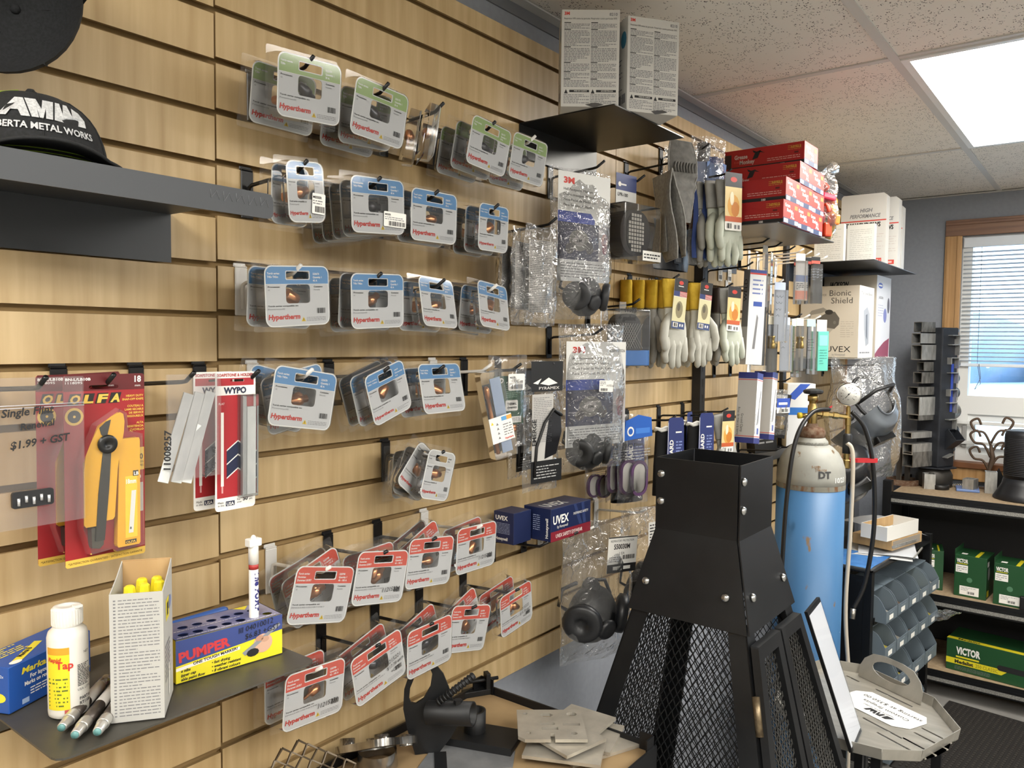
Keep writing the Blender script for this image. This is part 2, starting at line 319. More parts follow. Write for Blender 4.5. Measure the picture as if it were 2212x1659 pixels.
# ---- ceiling
def tile_mat():
    m = C('#c4beb5', .85, 0, 'fissured_ceiling_tile'); n, l, b = nodes(m); g = n.new('ShaderNodeNewGeometry'); prev = None
    for sc_, th, sd in (((150, 420, 1), .2, 0), ((420, 140, 1), .17, 5), ((260, 260, 1), .16, 9)):
        mp = n.new('ShaderNodeMapping'); mp.inputs['Scale'].default_value = sc_; mp.inputs['Rotation'].default_value = (0, 0, .5+sd); l.new(g.outputs['Position'], mp.inputs[0])
        v = n.new('ShaderNodeTexVoronoi'); v.inputs['Scale'].default_value = .42; l.new(mp.outputs[0], v.inputs[0])
        lt = n.new('ShaderNodeMath'); lt.operation = 'LESS_THAN'; lt.inputs[1].default_value = th; l.new(v.outputs[0], lt.inputs[0])
        if prev is None: prev = lt
        else:
            mxx = n.new('ShaderNodeMath'); mxx.operation = 'MAXIMUM'; l.new(prev.outputs[0], mxx.inputs[0]); l.new(lt.outputs[0], mxx.inputs[1]); prev = mxx
    nz = n.new('ShaderNodeTexNoise'); nz.inputs['Scale'].default_value = 28; l.new(g.outputs['Position'], nz.inputs[0])
    gt = n.new('ShaderNodeMath'); gt.operation = 'GREATER_THAN'; gt.inputs[1].default_value = .47; l.new(nz.outputs[0], gt.inputs[0])
    mu = n.new('ShaderNodeMath'); mu.operation = 'MULTIPLY'; l.new(prev.outputs[0], mu.inputs[0]); l.new(gt.outputs[0], mu.inputs[1])
    mx = n.new('ShaderNodeMix'); mx.data_type = 'RGBA'; mx.inputs[6].default_value = (*lin('#e9e3d9'), 1); mx.inputs[7].default_value = (*lin('#4d463f'), 1)
    l.new(mu.outputs[0], mx.inputs[0]); l.new(mx.outputs[2], b.inputs['Base Color']); return m
TILE = tile_mat(); TBAR = C('#c9c7c2', .5, name='ceiling_grid_white')
ce = MB().bx(X0-.1, XB+.13, Y0-.1, .13, CEIL+.10, CEIL+.14, C('#6a6864', .9)).build('ceiling'); struct(ce)
GX = [2.362+1.219*i for i in range(-4, 2)]; GY = [-.579-.61*i for i in range(0, 7)]
xe = [X0]+[g for g in GX if g > X0+.1]+[XB]; ye = [.031]+GY[:6]+[Y0]
lit = {}
def panel(x0, x1, y0, y1, label):
    t = thing('ceiling_light', label, 'ceiling light', ((x0+x1)/2, (y0+y1)/2, CEIL), group='ceiling light panels'); w, d = (x1-x0)/2-.013, abs(y1-y0)/2-.013
    v = MB(); v.prism([(-w, -d), (w, -d), (w, d), (-w, d)], -.004, .02, C('#e8e8e6', .4), [[(-w+.02, -d+.02), (w-.02, -d+.02), (w-.02, d-.02), (-w+.02, d-.02)]], ax='z'); v.build('frame', t)
    MB().bx(-w+.019, w-.019, -d+.019, d-.019, .006, .01, emit('light_diffuser', (1.0, .963, .895), PANEL_W)).build('diffuser', t)
LAMPS = {(2.362, -.579): 'bright white troffer light panel above the packaged film boxes', (-1.295, -.579): 'white troffer light panel near the wall with caps', (-.076, -1.799): 'added unseen fill light panel over the aisle facing the torch packs', (1.143, -2.409): 'added unseen fill light panel above the middle of the shop floor', (-1.295, -2.409): 'added unseen fill light panel at the back of the shop', (2.362, -3.019): 'added unseen fill light panel towards the front wall'}  # panels over aisle, middle, back and front are unseen, added for fill light
for i in range(len(xe)-1):
    for j in range(len(ye)-1):
        a, bb, c, d = xe[i], xe[i+1], ye[j+1], ye[j]
        hit = [v for k, v in LAMPS.items() if abs(k[0]-a) < .01 and abs(k[1]-d) < .01]
        if hit: panel(a, bb, c, d, hit[0]); continue
        MB().bx(a+.004, bb-.004, c+.004, d-.004, CEIL+.004, CEIL+.02, TILE).build('ceiling_tile', ce)
for y in ye[1:-1]: MB().bx(X0, XB, y-.012, y+.012, CEIL, CEIL+.03, TBAR).build('grid_bar', ce)
for x in xe[1:-1]:
    for j in range(len(ye)-1): MB().bx(x-.012, x+.012, ye[j+1]+.0125, ye[j]-.0125, CEIL, CEIL+.03, TBAR).build('grid_bar', ce)
v = MB(); v.bx(X0, XB, .0, .031, CEIL-.004, CEIL, TBAR); v.bx(X0, XB, .027, .031, CEIL-.03, CEIL, C('#6f7074', .5)); struct(v.build('trim_2'))
v = MB(); v.bx(XB-.022, XB, Y0, .03, CEIL-.004, CEIL, TBAR); struct(v.build('trim_3'))
# ---- slotted uprights
def upright(x, w, d, z0, z1, label):
    t = thing('slotted_upright', label, 'upright', (x, 0, z0)); MB().bx(0, w, -d, -.0005, 0, z1-z0, C('#26272a', .5, .2)).build('channel', t, bevel=.002)
    sm = MB().bx(-.005, .005, -.0006, .0, 0, .025, BLACK).mesh('slot')
    for i in range(int((z1-z0)/.05)): inst('slot', sm, t, (w/2, -d, .02+i*.05))
upright(2.382, .036, .031, .9, 2.30, 'black slotted steel upright standing between the yellow cuffed work gloves')
upright(3.205, .039, .016, .9, 2.30, 'black slotted steel upright behind the carded welding accessories')
# ================================================================ peg hooks
_hk = {}
HB, HW = C('#0e0e10', .35, .1, name='black_wire'), C('#dcdad6', .4, name='white_wire')
def hook(X, k, label, white=False, L=.153, plate=True, z=None, group='slatwall peg hooks'):
    z = gz(k) if z is None else z; m = HW if white else HB
    t = thing('peg_hook', label, 'hook', (X, 0, z), group=group); key = (white, L)
    if key not in _hk:
        p = MB(); p.bx(-.011, .011, -.0042, -.0012, -.085, -.0105, m); p.bx(-.011, .011, -.0042, .003, -.0105, -.0075, m); p.bx(-.011, .011, .0005, .003, -.0095, -.003, m)
        w = MB(); w.tube([(0, -.0064, -.075), (0, -.0064, -.045), (0, -.0085, -.037), (0, -.016, -.034), (0, -L+.03, -.027), (0, -L+.02, -.0255), (0, -L, -.0135)], .003, m, 8)
        _hk[key] = (p.mesh('plate'), w.mesh('wire'))
    inst('plate', _hk[key][0], t, bevel=.0012, seg=1); inst('wire', _hk[key][1], t); return t
ORD = ['first', 'second', 'third', 'fourth', 'fifth', 'sixth', 'seventh', 'eighth']
# ================================================================ clamshell packs of torch parts
BANDS = dict(green=C('#9db873', .5, name='green_band'), blue=C('#5a93c8', .5, name='blue_band'), red=C('#d9523d', .5, name='red_band'), white=C('#cfcfcc', .5, name='grey_band'))
LABELW = C('#d3d4d5', .5, name='grey_label'); RIM = C('#f2f2ef', .45, name='label_rim'); YELW = C('#e8c62c', .5, name='warning_yellow')
INFO = dict(green=(['Torch series:', 'T30v'], ['220173', 'Quantity 1', '30 A'], 'Powermax30'), blue=(['Torch series:', 'T45v T45m'], ['220670', 'Quantity 1', '45 A'], 'Powermax45'),
            red=(['Torch series:', 'Duramax', 'Duramax LK/RT'], ['220798', 'Quantity 1', '45 - 105 A'], 'PMX65/85/105/HRT/MRT'), white=(['Torch series:', 'T-mini'], ['220480', '30 A'], 'Powermax30'))
_pk = {}
def pack_meshes(col, w):
    if (col, w) in _pk: return _pk[(col, w)]
    h = .088; x0, x1, zt, zb = -w/2, w/2, .0085, .0085-h; s = MB(); wide = w > .09; U = lambda u: x0+u*w; V = lambda v: zt-v*h
    hw = .0205 if wide else min(.0155, w*.3); hole = rrect(-hw, -.011, hw, 0, .002, 2); ww = .0215 if wide else w*.24; winh = rrect(-ww, V(.62), ww, V(.31), .005, 3)
    out = rrect(x0, zb, x1, zt, .012, 5); s.x = Matrix.Translation((0, -.0185, 0)); s.prism(out, 0, .0006, RIM, [hole, winh])
    ins = rrect(x0+.0018, zb+.0018, x1-.0018, zt-.0018, .0105, 5); s.poly(ins, LABELW, 1, [hole, winh])
    r = .0105; bz = V(.30); band = [(x1-.0018, bz)]+[(x1-.0018-r+r*math.cos(R(a)), zt-.0018-r+r*math.sin(R(a))) for a in range(0, 91, 18)]+[(x0+.0018+r-r*math.sin(R(a)), zt-.0018-r+r*math.cos(R(a))) for a in range(0, 91, 18)]+[(x0+.0018, bz)]
    s.poly(band, BANDS[col], 2, [rrect(-hw-.0012, -.0122, hw+.0012, .0012, .002, 2)]); s.rect(x0+.0018, bz-.0006, x1-.0018, bz, RIM, 3)
    A, B, Pm = INFO[col]; tw = RIM if col != 'white' else INK
    for i, t in enumerate(A): s.text(t, U(.035), V(.145+.056*i), .0029 if wide else .0022, tw, 3, bold=1, w=None if wide or len(t) < 9 else w*.24)
    for i, t in enumerate(B): s.text(t, U(.735), V(.15+.056*i), .0029 if wide else .0022, tw, 3, bold=1, w=None if wide or len(t) < 7 else w*.24)
    s.text('Processes:', U(.04), V(.36), .0023, INK, 3, w=w*.18, bold=1); s.text('All', U(.04), V(.41), .0022, GREYINK, 3); s.text('Contents:', U(.745), V(.36), .0023, INK, 3, w=w*.15, bold=1); s.text('Nozzle', U(.745), V(.41), .0022, GREYINK, 3, w=w*.1)
    s.text('Torch series compatible on:', U(.035), V(.67), .0022, INK, 3, w=w*.46, bold=1); s.text(Pm, U(.035), V(.72), .0022, GREYINK, 3, w=w*(.55 if len(Pm) > 12 else .25))
    s.text('Hypertherm', U(.035), V(.875), .0072 if wide else .0052, RED, 3, w=w*.48, bold=2, shear=.12)
    s.poly([(U(.535), V(.925)), (U(.605), V(.925)), (U(.57), V(.85))], YELW, 3); s.text('!', U(.565), V(.92), .004, INK, 4, bold=1); s.lines(U(.62), V(.925), U(.93), V(.85), 3, GREYINK, 3, .3, 4)
    s.barcode(U(.79), V(.80), U(.93), V(.71), INK, 3, 13)
    c = MB(); fx0, fx1, fz0, fz1 = x0-.0075, x1+.0075, zb-.0075, zt+.0085; inn = rrect(x0-.002, zb-.002, x1+.002, zt+.002, .014, 5); fr = rrect(x0-.0008, zb-.0008, x1+.0008, zt+.0008, .013, 5)
    c.prism(rrect(fx0, fz0, fx1, fz1, .003, 2), 0, 0, CLEAR, [inn], side=False); del c.f[len(c.f)//2:]; del c.fm[len(c.f):]; del c.sm[len(c.f):]
    c.loft([[(p[0], 0, p[1]) for p in inn], [(p[0], -.016, p[1]) for p in fr], [(p[0]*.995, -.0193, p[1]*.995) for p in fr]], CLEAR); c._flat([(p[0]*.995, p[1]*.995) for p in fr], CLEAR, .0193/MB.EPS, [hole])
    bw = w*.36; bi = rrect(-bw, zb+.006, bw, V(.2), .008, 3); c.loft([[(p[0], .0005, p[1]) for p in bi], [(p[0]*.93, .007, p[1]) for p in bi]], CLEAR, True, False, True)
    _pk[(col, w)] = (s.mesh('label_card'), c.mesh('clear_shell')); return _pk[(col, w)]
def nozzle_mesh(i):
    v = MB(); pr = [[(.003, -.017), (.005, -.016), (.0075, -.006), (.0085, -.005), (.0085, .004), (.006, .005), (.006, .014), (.004, .015)], [(.0025, -.016), (.0025, -.002), (.007, 0), (.0075, .013), (.006, .016)], [(.009, -.01), (.0095, -.009), (.0095, .009), (.008, .011), (.004, .011)]][i % 3]
    v.lathe(pr, COPPER if i < 3 else C('#4a4a4e', .3, .8), 14); return v.mesh('nozzle')
_nz = [nozzle_mesh(i) for i in range(4)]
def pack(X, k, off, roll, col, w, label, yaw=0., pitch=0., nz=0, hand=None, dx=0., group=None, z=None):
    z = (gz(k)-.0365+.010*off/.15) if z is None else z
    t = thing('torch_part_pack', label, 'blister pack', (X+dx, -off, z+.0063), (R(pitch+2.5), R(roll), R(yaw)), group)
    lc, sh = pack_meshes(col, w); inst('label_card', lc, t); inst('clear_shell', sh, t)
    rr = random.Random(int(X*1000)+k*77+int(off*1000)); h = -.034
    o = inst('nozzle', _nz[nz], t, (rr.uniform(-.004, .006), -.006, h+rr.uniform(-.005, .002)), (0, R(rr.choice((55, -60, 75, 90, 40, 120))), R(rr.uniform(-15, 15))))
    if nz == 0 and rr.random() < .5: inst('nozzle', _nz[1], t, (rr.uniform(-.012, -.006), -.004, h-.006), (0, R(rr.uniform(20, 80)), 0))
    if hand:
        v = MB()
        for i, (tx, x, zz, hh, ro) in enumerate(hand): v.text(tx, x, zz, hh, INK, 1, rot=ro, shear=.25, bold=0)
        v.build('handwriting', t, (0, -.0206, 0))
    return t
G_, B_, R_ = 'green', 'blue', 'red'; WD = .114
def row(nm, k, hooks, grp):
    """hooks: (X, white, [ (off, roll, yaw, colour, width, nozzle, handwriting, pitch) ])"""
    for i, (X, wh, ps) in enumerate(hooks):
        hook(X, k, '%s peg hook, %s from the panel seam along the %s' % ('white' if wh else 'black', ORD[i], nm), wh)
        for j, p in enumerate(ps):
            off, roll, yaw, col, w, nz, hd, pt = (list(p)+[0, 0, B_, WD, 0, None, 0][len(p)-1:])[:8]
            lab = '%s-banded torch part pack, %s from the tip, %s hook, %s' % (col if col != 'white' else 'grey', ORD[j], ORD[i], nm)
            pack(X, k, off, roll, col, w, lab, yaw, pt+(6 if k == 1 else 0), nz, hd, group=grp)
row('top green row', 1, [
    (.751, 0, [(.128, -4, 0, G_, WD, 3), (.068, 0, 0, G_, WD, 0)]),
    (.900, 0, [(.122, 3, 0, G_, WD, 3), (.085, -3, 0, G_, WD, 2), (.045, 1, 0, G_, WD, 0)]),
    (1.030, 0, [(.112, 0, 54, G_, .07, 0), (.068, 2, 50, G_, .07, 0)]),
    (1.173, 0, [(.128, 5, 0, G_, WD, 3), (.088, 4, 0, G_, WD, 0), (.05, 2, 0, G_, WD, 1)]),
    (1.301, 1, [(.124, 2, 0, G_, WD, 3), (.07, 0, 0, G_, WD, 1)])], 'green banded torch packs')
row('upper blue row', 3, [
    (.739, 0, [(.128, -6, 0, B_, .066, 0), (.095, 0, 0, B_, .066, 2)]),
    (.883, 0, [(.128, -4, 0, B_, WD, 3), (.101, -8, 0, B_, WD, 2), (.075, -9, 0, B_, WD, 1), (.05, -9, 0, B_, WD, 0), (.025, -9, 0, B_, WD, 0)]),
    (1.018, 0, [(.126, -1, 0, B_, WD, 1), (.095, 1, 0, B_, WD, 0)]),
    (1.185, 0, [(.124, 0, 0, B_, .088, 2), (.09, 1, 0, B_, .088, 1), (.062, 1, 0, B_, .088, 0)])], 'blue banded torch packs')
row('middle blue row', 5, [
    (.727, 1, [(.126, -4, 0, B_, WD, 2), (.088, 1, 0, B_, WD, 0)]),
    (.885, 0, [(.126, -3, 0, B_, WD, 0), (.10, 1, 0, B_, WD, 1), (.072, -5, 0, B_, WD, 0)]),
    (1.035, 0, [(.112, 2, 6, B_, .1, 0, None, -13), (.08, 1, -4, B_, .1, 0)]),
    (1.182, 1, [(.122, 5, 5, B_, .1, 2, None, -12), (.088, 4, 0, B_, .1, 0), (.062, 6, 0, B_, .1, 1)])], 'blue banded torch packs')
row('lower blue row', 7, [
    (.747, 1, [(.122, 9, 0, B_, WD, 0), (.085, -12, 0, B_, WD, 1), (.062, 14, 0, B_, WD, 0)]),
    (.901, 0, [(.124, -19, 0, B_, .09, 2), (.094, -18, 0, B_, .1, 1), (.066, -20, 0, B_, .1, 0)]),
    (1.035, 0, [(.122, 0, 3, B_, WD, 2, None, -14), (.085, -2, 0, B_, WD, 0)])], 'blue banded torch packs')
row('small grey pack row', 9, [(1.036, 0, [(.130, 14, 0, 'white', .072, 0), (.098, 40, 0, 'white', .072, 2), (.07, 22, 0, 'white', .072, 1), (.042, 0, 0, 'white', .072, 0)])], 'small grey banded torch packs')
HN = lambda a: [(a, .006, -.0605, .0075, 3)]
row('upper red row', 11, [
    (.779, 1, [(.126, 13, 0, R_, WD, 0), (.085, -20, 0, R_, WD, 0), (.055, -16, 0, R_, WD, 1)]),
    (.898, 0, [(.128, 10, 0, R_, WD, 0, HN('11215224')), (.09, -3, 0, R_, WD, 1)]),
    (1.016, 0, [(.126, 7, 0, R_, WD, 1), (.085, -24, 0, R_, WD, 0), (.055, -22, 0, R_, WD, 0)]),
    (1.142, 1, [(.124, 1, 0, R_, WD, 2, HN('11215223')), (.085, -6, 0, R_, WD, 0)])], 'red banded torch packs')
row('lower red row', 13, [
    (.882, 0, [(.126, -12.5, 0, R_, WD, 3, [('11215221', .012, -.042, .007, 6), ('$17.78 each', .014, -.051, .006, 5), ('+GST', .022, -.06, .006, 4)]), (.085, -18, 0, R_, WD, 0)]),
    (1.009, 0, [(.128, -2, 0, R_, WD, 3), (.085, -20, 0, R_, WD, 1)]),
    (1.128, 0, [(.124, 13, 0, R_, WD, 2), (.085, -22, 0, R_, WD, 0)]),
    (1.262, 0, [(.126, -8, 0, R_, .105, 0, [('11215222', .008, -.046, .006, 6), ('$15.70 each', .008, -.054, .0055, 5), ('+GST', .018, -.062, .0055, 4)]), (.075, -10, 0, R_, WD, 0)])], 'red banded torch packs')
hook(.762, 13, 'white peg hook below the steel marker shelf', True)
pack(.762, 13, .122, 3, R_, WD, 'red-banded torch part pack marked 11215231, hooked below the marker shelf', nz=1, hand=HN('11215231'), group='red banded torch packs')
pack(.762, 13, .07, -2, R_, WD, 'red-banded torch part pack half hidden behind the one marked 11215231', nz=0, group='red banded torch packs')
# price stickers
def sticker(parent, x, z, w, h, rot, y=-.0212):
    v = MB(); v.prism(rrect(-w/2, -h/2, w/2, h/2, .0015, 2), 0, .0003, WHITE); v.text('MESSER', -w*.46, h*.25, h*.12, INK, 1, bold=1); v.lines(-w*.46, -h*.05, w*.4, h*.2, 2, GREYINK, 1, .4, 2); v.barcode(-w*.3, -h*.42, w*.45, -h*.12, INK, 1, 20)
    v.build('price_sticker', parent, (x, y, z), (0, R(rot), 0))
for o in [o for o in bpy.data.objects if o.name.startswith('torch_part_pack')]:
    if 'first from the tip, second hook, upper blue' in o['label']: sticker(o, .034, -.056, .05, .024, 3)
    if 'first from the tip, first hook, upper blue' in o['label']: sticker(o, .02, -.052, .024, .03, 6)
# ================================================================ left end of the slatwall
DKSTEEL = NM('dark_mill_steel', '#3c3d3e', '#4b4b49', (18, 18, 18), .42, .55, rv=.08)
def l_shelf(name, label, x0, x1, z, d, m, lip=0., flange=.072, r=.012):
    t = thing(name, label, 'shelf', (x0, 0, z)); w = x1-x0; v = MB(); v.prism(rrect(0, -d, w, -.001, r if not lip else .002, 3), -.0025, 0, m, ax='z'); v.build('shelf_plate', t)
    MB().bx(.0, w, -.003, -.0008, -flange, -.0026, m).build('back_flange', t)
    if lip: q = MB(); q.prism(rrect(0, -lip, w, .0, .008, 3), -d-.0025, -d-.0002, m); q.build('front_lip', t)
    return t
TRAY = C('#46484b', .45, .5, name='brushed_dark_sheet')
tr_ = l_shelf('display_shelf', 'dark sheet metal shelf with a front lip carrying the embroidered cap', .28, .612, 1.842, .246, TRAY, lip=.031, flange=.072)
v = MB(); sc_c = C('#7d7f82', .5)
for i in range(5):
    x = .245+i*.017; v.tube([(x, 0, -.006), (x+.001, 0, -.016-.002*(i % 2)), (x+.008, 0, -.007), (x+.012, 0, -.017)], .00035, sc_c, 4)
v.build('scratches', tr_, (0, -.2488, 0)); tr_.children[-1]['kind'] = 'stuff'
# ---- embroidered cap
FELT = NM('black_cloth', '#18191a', '#222325', (300, 300, 300), .9, bump=.1); THREAD = NM('silver_thread', '#aeb0b2', '#cfd0d1', (400, 400, 400), .5); LIME = C('#9fbf2e', .7, name='lime_thread')
def cap_thing(label, loc, rz, deco=True):
    t = thing('cap', label, 'cap', loc, (0, 0, rz)); RX, RY, H = .078, .086, .092
    def rad(tz): return max(0., 1-tz**2.6)**.5
    def P(a, tz, e=0.): r = rad(tz); k = 1+.05*max(0, -math.sin(a))*(1-tz); return Vector(((RX+e)*r*math.cos(a), (RY*k+e)*r*math.sin(a), (H+e)*tz))
    v = MB(); v.grid(37, 13, lambda i, j: P(2*math.pi*i, min(.999, j)), FELT); v.sph((0, 0, H), .006, FELT, 10, 5); v.build('crown', t)
    for k in range(6):
        q = MB(); q.tube([P(math.pi*k/3+.52, j/10*.985, .0006) for j in range(11)], .0008, FELT if k % 3 or not deco else LIME, 4); q.build('seam', t)
    q = MB()
    def B(u, s, dz): a = -math.pi/2+u*1.12; p = P(a, .0); L = .058*math.cos(u*.95)**.5*s; return Vector((p.x*(1+.12*s), p.y-L, max(.0015, .016-.004*s-.026*u*u*(.35+.65*s))+dz))
    q.grid(17, 6, lambda i, j: B(2*i-1, j, .0022), FELT); q.grid(17, 6, lambda i, j: B(2*i-1, j, 0), FELT); e = [B(2*i/16-1, 1, .0011) for i in range(17)]; q.tube(e, .0018, FELT, 6); q.build('brim', t)
    if deco:
        def wrapped(fn, name):
            m = MB(); fn(m); o = []
            for p in m.v: a = -math.pi/2+p.x/.088; o.append(P(a, max(0, p.z)/H, .0012-p.y))
            m.v = o; return m.build(name, t)
        def logo(m):
            m.poly([(-.052, .047), (-.036, .070), (-.024, .070), (-.014, .047), (-.024, .047), (-.028, .054), (-.037, .054), (-.041, .047)], THREAD)
            m.poly([(-.012, .047), (-.022, .070), (-.006, .070), (.0, .058), (.004, .070), (.020, .070), (.012, .047), (.004, .047), (.006, .060), (.002, .047), (-.004, .047), (-.007, .060), (-.004, .047)][:8]+[(.006, .060), (.001, .047), (-.003, .047), (-.006, .060), (-.004, .047)], THREAD)
            m.poly([(.014, .047), (.023, .070), (.030, .070), (.027, .056), (.036, .070), (.043, .070), (.041, .056), (.049, .068), (.058, .064), (.062, .056), (.058, .047)], THREAD)
        wrapped(logo, 'embroidered_logo'); wrapped(lambda m: m.text('ALBERTA METAL WORKS', -.064, .034, .0075, THREAD, 1, w=.128, bold=1), 'embroidered_lettering')
        for dz in (.010, .014): q = MB(); q.tube([P(-math.pi/2+u*.1, dz/H, .001) for u in range(-11, 12)], .0006, LIME, 4); q.build('lime_stitching', t)
    return t
cap_thing('black cap with silver lettering and lime stitching on the dark shelf', (.388, -.108, 1.8446), R(-14))
c2 = cap_thing('plain black cap hanging at the top corner above the shelf', (.352, -.125, 2.035), 0, False); c2.rotation_euler = (R(-80), R(28), R(-25))
hook(.30, 0, 'black peg hook with a cap hung on it')
# ---- flint, knife, soapstone row (groove 7)
def bag(parent, w, h, d, seed, m=None, nu=13, nv=17, top=.012, name='clear_bag', flat=.3, amp=1.):
    """crumpled two-sheet bag hanging from z=top to z=top-h, bulging to depth d"""
    m = m or BAG; r = random.Random(seed); ph = [r.uniform(0, 6.3) for _ in range(10)]
    def f(sgn):
        def g(i, j):
            x = (i-.5)*w; z = top-h*(1-j); e = (4*i*(1-i))**.5; b = (math.sin(math.pi*min(1, (1-j)/.9))**.6) if j > .1 else 1.
            pr = e*min(1, (1-j)*3.2)*min(1, j*5+.25); n = .0022*amp*(math.sin(9*i+ph[0]+4*j)+math.sin(17*j+ph[1]-5*i)+.8*math.sin(23*i-11*j+ph[2]))
            return (x+.002*amp*math.sin(13*j+ph[3])*(1 if i > .5 else -1), sgn*(d/2*pr)+n*(e*.8+.2)*(1 if sgn < 0 else .7), z+.002*amp*math.sin(7*i+ph[4]))
        return g
    v = MB(); v.grid(nu, nv, f(-1), m); v.grid(nu, nv, f(1), m); return v.build(name, parent)
def rel(t, px, py, off): p = at(px, py, off); return p.x-t.location.x, p.z-t.location.z
hook(.372, 7, 'black peg hook holding the bag of lighter flints', False, .172)
fl = thing('flint_bag', 'clear zip bag with black flint strip and handwritten price', 'bag', (.368, -.160, gz(7)-.026)); zb_ = clear('zip_bag', (.93, .92, .93), 1.4, .12, crumple=.12, cs=22, haze=.05, boost=1.2)
v = MB(); v.grid(5, 9, lambda i, j: (-.06+.108*i, -.0012-.001*math.sin(5*i+3*j), .012-.165*(1-j)), zb_); v.grid(5, 9, lambda i, j: (-.06+.108*i, .0012, .012-.165*(1-j)), zb_); v.build('zip_bag', fl)
v = MB(); 
for z in (-.018, -.021): v.tube([(-.06, -.002, z), (.048, -.002, z)], .0006, C('#b9b6bb', .4), 5)
v.build('zip_seal', fl)
v = MB()
for s_, px, py, hh, ro in (('Single Flint', 2, 903, .0088, 3), ('Renewal', 44, 930, .0075, 6), ('$1.99 + GST', 22, 972, .0085, 5)): x, z = rel(fl, px, py, .163); v.text(s_, x, z, hh, INK, 1, rot=ro, shear=.2, bold=1)
v.build('handwriting', fl, (0, -.003, 0))
v = MB(); x, z = rel(fl, 24, 1100, .163); v.x = Matrix.Translation((x, 0, z)); v.prism(rrect(0, 0, .042, .018, .003), -.0065, -.0025, C('#1d1e21', .4)); q = v.build('flint_strip', fl)
for i in range(5): MB().cyl((x+.006+.0076*i, -.0075, z+.003+.003*(i % 2)), (x+.006+.0076*i, -.0075, z+.011+.002*(i % 2)), .0016, C('#d7d8da', .3, .6), 8).build('flint', q)
MAROON = C('#9b1f24', .45, name='maroon_card'); MAR2 = C('#5d1519', .45, name='dark_maroon_card'); OY = C('#d9a11a', .38, name='tool_yellow'); OYC = C('#e0b84e', .5, name='yellow_print')
def knife_card(X, off, z, ry, rzz, label):
    t = thing('knife_card', label, 'blister pack', (X, -off, z), (R(1), R(ry), R(rzz)), 'carded snap-off knives'); w, h = .0955, .228; x0 = -w/2; U = lambda u: x0+u*w; V = lambda q: .014-q*h
    s = MB(); slot = rrect(U(.30), V(.078), U(.66), V(.056), .002, 2); s.prism(rrect(x0, V(1), x0+w, .014, .004, 3), 0, .0006, MAROON, [slot])
    s.poly([(U(.0), V(0.02)), (U(0.02), V(0)), (U(.98), V(0)), (U(1), V(.02)), (U(1), V(.085)), (U(0), V(.085))], MAR2, 1, [slot]); s.poly([(U(0), V(.96)), (U(1), V(.96)), (U(1), V(.99)), (U(.98), V(1)), (U(.02), V(1)), (U(0), V(.99))], OYC, 1)
    s.text('*SATISFACTION GUARANTEED / SATISFACTION GARANTIE', U(.03), V(.987), .0028, INK, 2, w=w*.93)
    for i, ch in enumerate('OLFA'):
        a = .04+.165*i; s.poly([(U(a), V(.153)), (U(a+.13), V(.153)), (U(a+.165), V(.098)), (U(a+.035), V(.098))], C('#1e1a18', .5), 2); s.text(ch, U(a+.022), V(.147), .0098, OYC, 3, w=w*.12, bold=2, shear=.25)
    s.text('BN-L/LB10B', U(.02), V(.03), .0032, WHITE, 2, w=w*.3, bold=1); s.text('1118095', U(.02), V(.047), .0028, WHITE, 2, w=w*.2); s.text('18', U(.87), V(.045), .0078, WHITE, 2, w=w*.085, bold=1); s.text('mm', U(.875), V(.07), .003, WHITE, 2, w=w*.07)
    for i, tx in enumerate(('HEAVY DUTY', 'SNAP-OFF KNIFE', '', 'COUTEAU A', 'LAME SECABLE', 'DE SERVICE', 'RIGOUREUX', '', 'ALTA', 'RESISTENCIA', 'CUCHILLO')):
        if tx: s.text(tx, U(.985), V(.125+.0185*i), .0026, OYC, 2, al='r', bold=1)
    s.poly(ell(U(.12), V(.215), .0105, .0105), OYC, 2); s.poly(ell(U(.12), V(.215), .0075, .0075), INK, 3); s.poly(ell(U(.12), V(.215), .0016, .0016, 8), OYC, 4)
    s.rect(U(.885), V(.53), U(.99), V(.405), OYC, 2); s.text('10', U(.9), V(.47), .007, INK, 3, w=w*.075, bold=1); s.text('BLADES', U(.89), V(.49), .0025, INK, 3, w=w*.09); s.text('LAMES', U(.89), V(.51), .0025, INK, 3, w=w*.09)
    s.text('18', U(.9), V(.575), .004, WHITE, 2, bold=1); s.rect(U(.9), V(.76), U(.975), V(.6), C('#b9b6ae', .5), 2); s.build('printed_card', t)
    k = MB(); k.prism([(U(a), V(b)) for a, b in ((.62, .2), (.66, .21), (.675, .25), (.665, .31), (.605, .44), (.585, .5), (.545, .755), (.52, .768), (.42, .77), (.40, .79), (.19, .79), (.17, .775), (.172, .5), (.2, .4), (.34, .28), (.5, .22))], -.0125, -.001, OY); ko = k.build('knife_body', t, bevel=.003, seg=3)
    k = MB(); k.prism([(U(a), V(b)) for a, b in ((.40, .40), (.5, .40), (.47, .60), (.41, .87), (.30, .87), (.34, .62))], -.0138, -.004, C('#23211c', .4)); k.prism([(U(a), V(b)) for a, b in ((.36, .275), (.44, .245), (.50, .235), (.47, .29), (.44, .34), (.38, .31))], -.0135, -.004, C('#1b1a18', .4)); k.build('blade_slider', ko, bevel=.001)
    k = MB(); k.lathe([(.0105, 0), (.0112, .002), (.0112, .005), (.0095, .006), (.004, .006), (.0035, .0052)], C('#141414', .35), 22, (U(.445), -.0125, V(.362)), (0, -1, 0)); k.build('lock_wheel', ko)
    k = MB(); k.prism([(U(.26), V(.80)), (U(.42), V(.80)), (U(.41), V(.895)), (U(.36), V(.915)), (U(.27), V(.905))], -.011, -.001, C('#504c44', .3, .5)); k.build('blade_tip', ko)
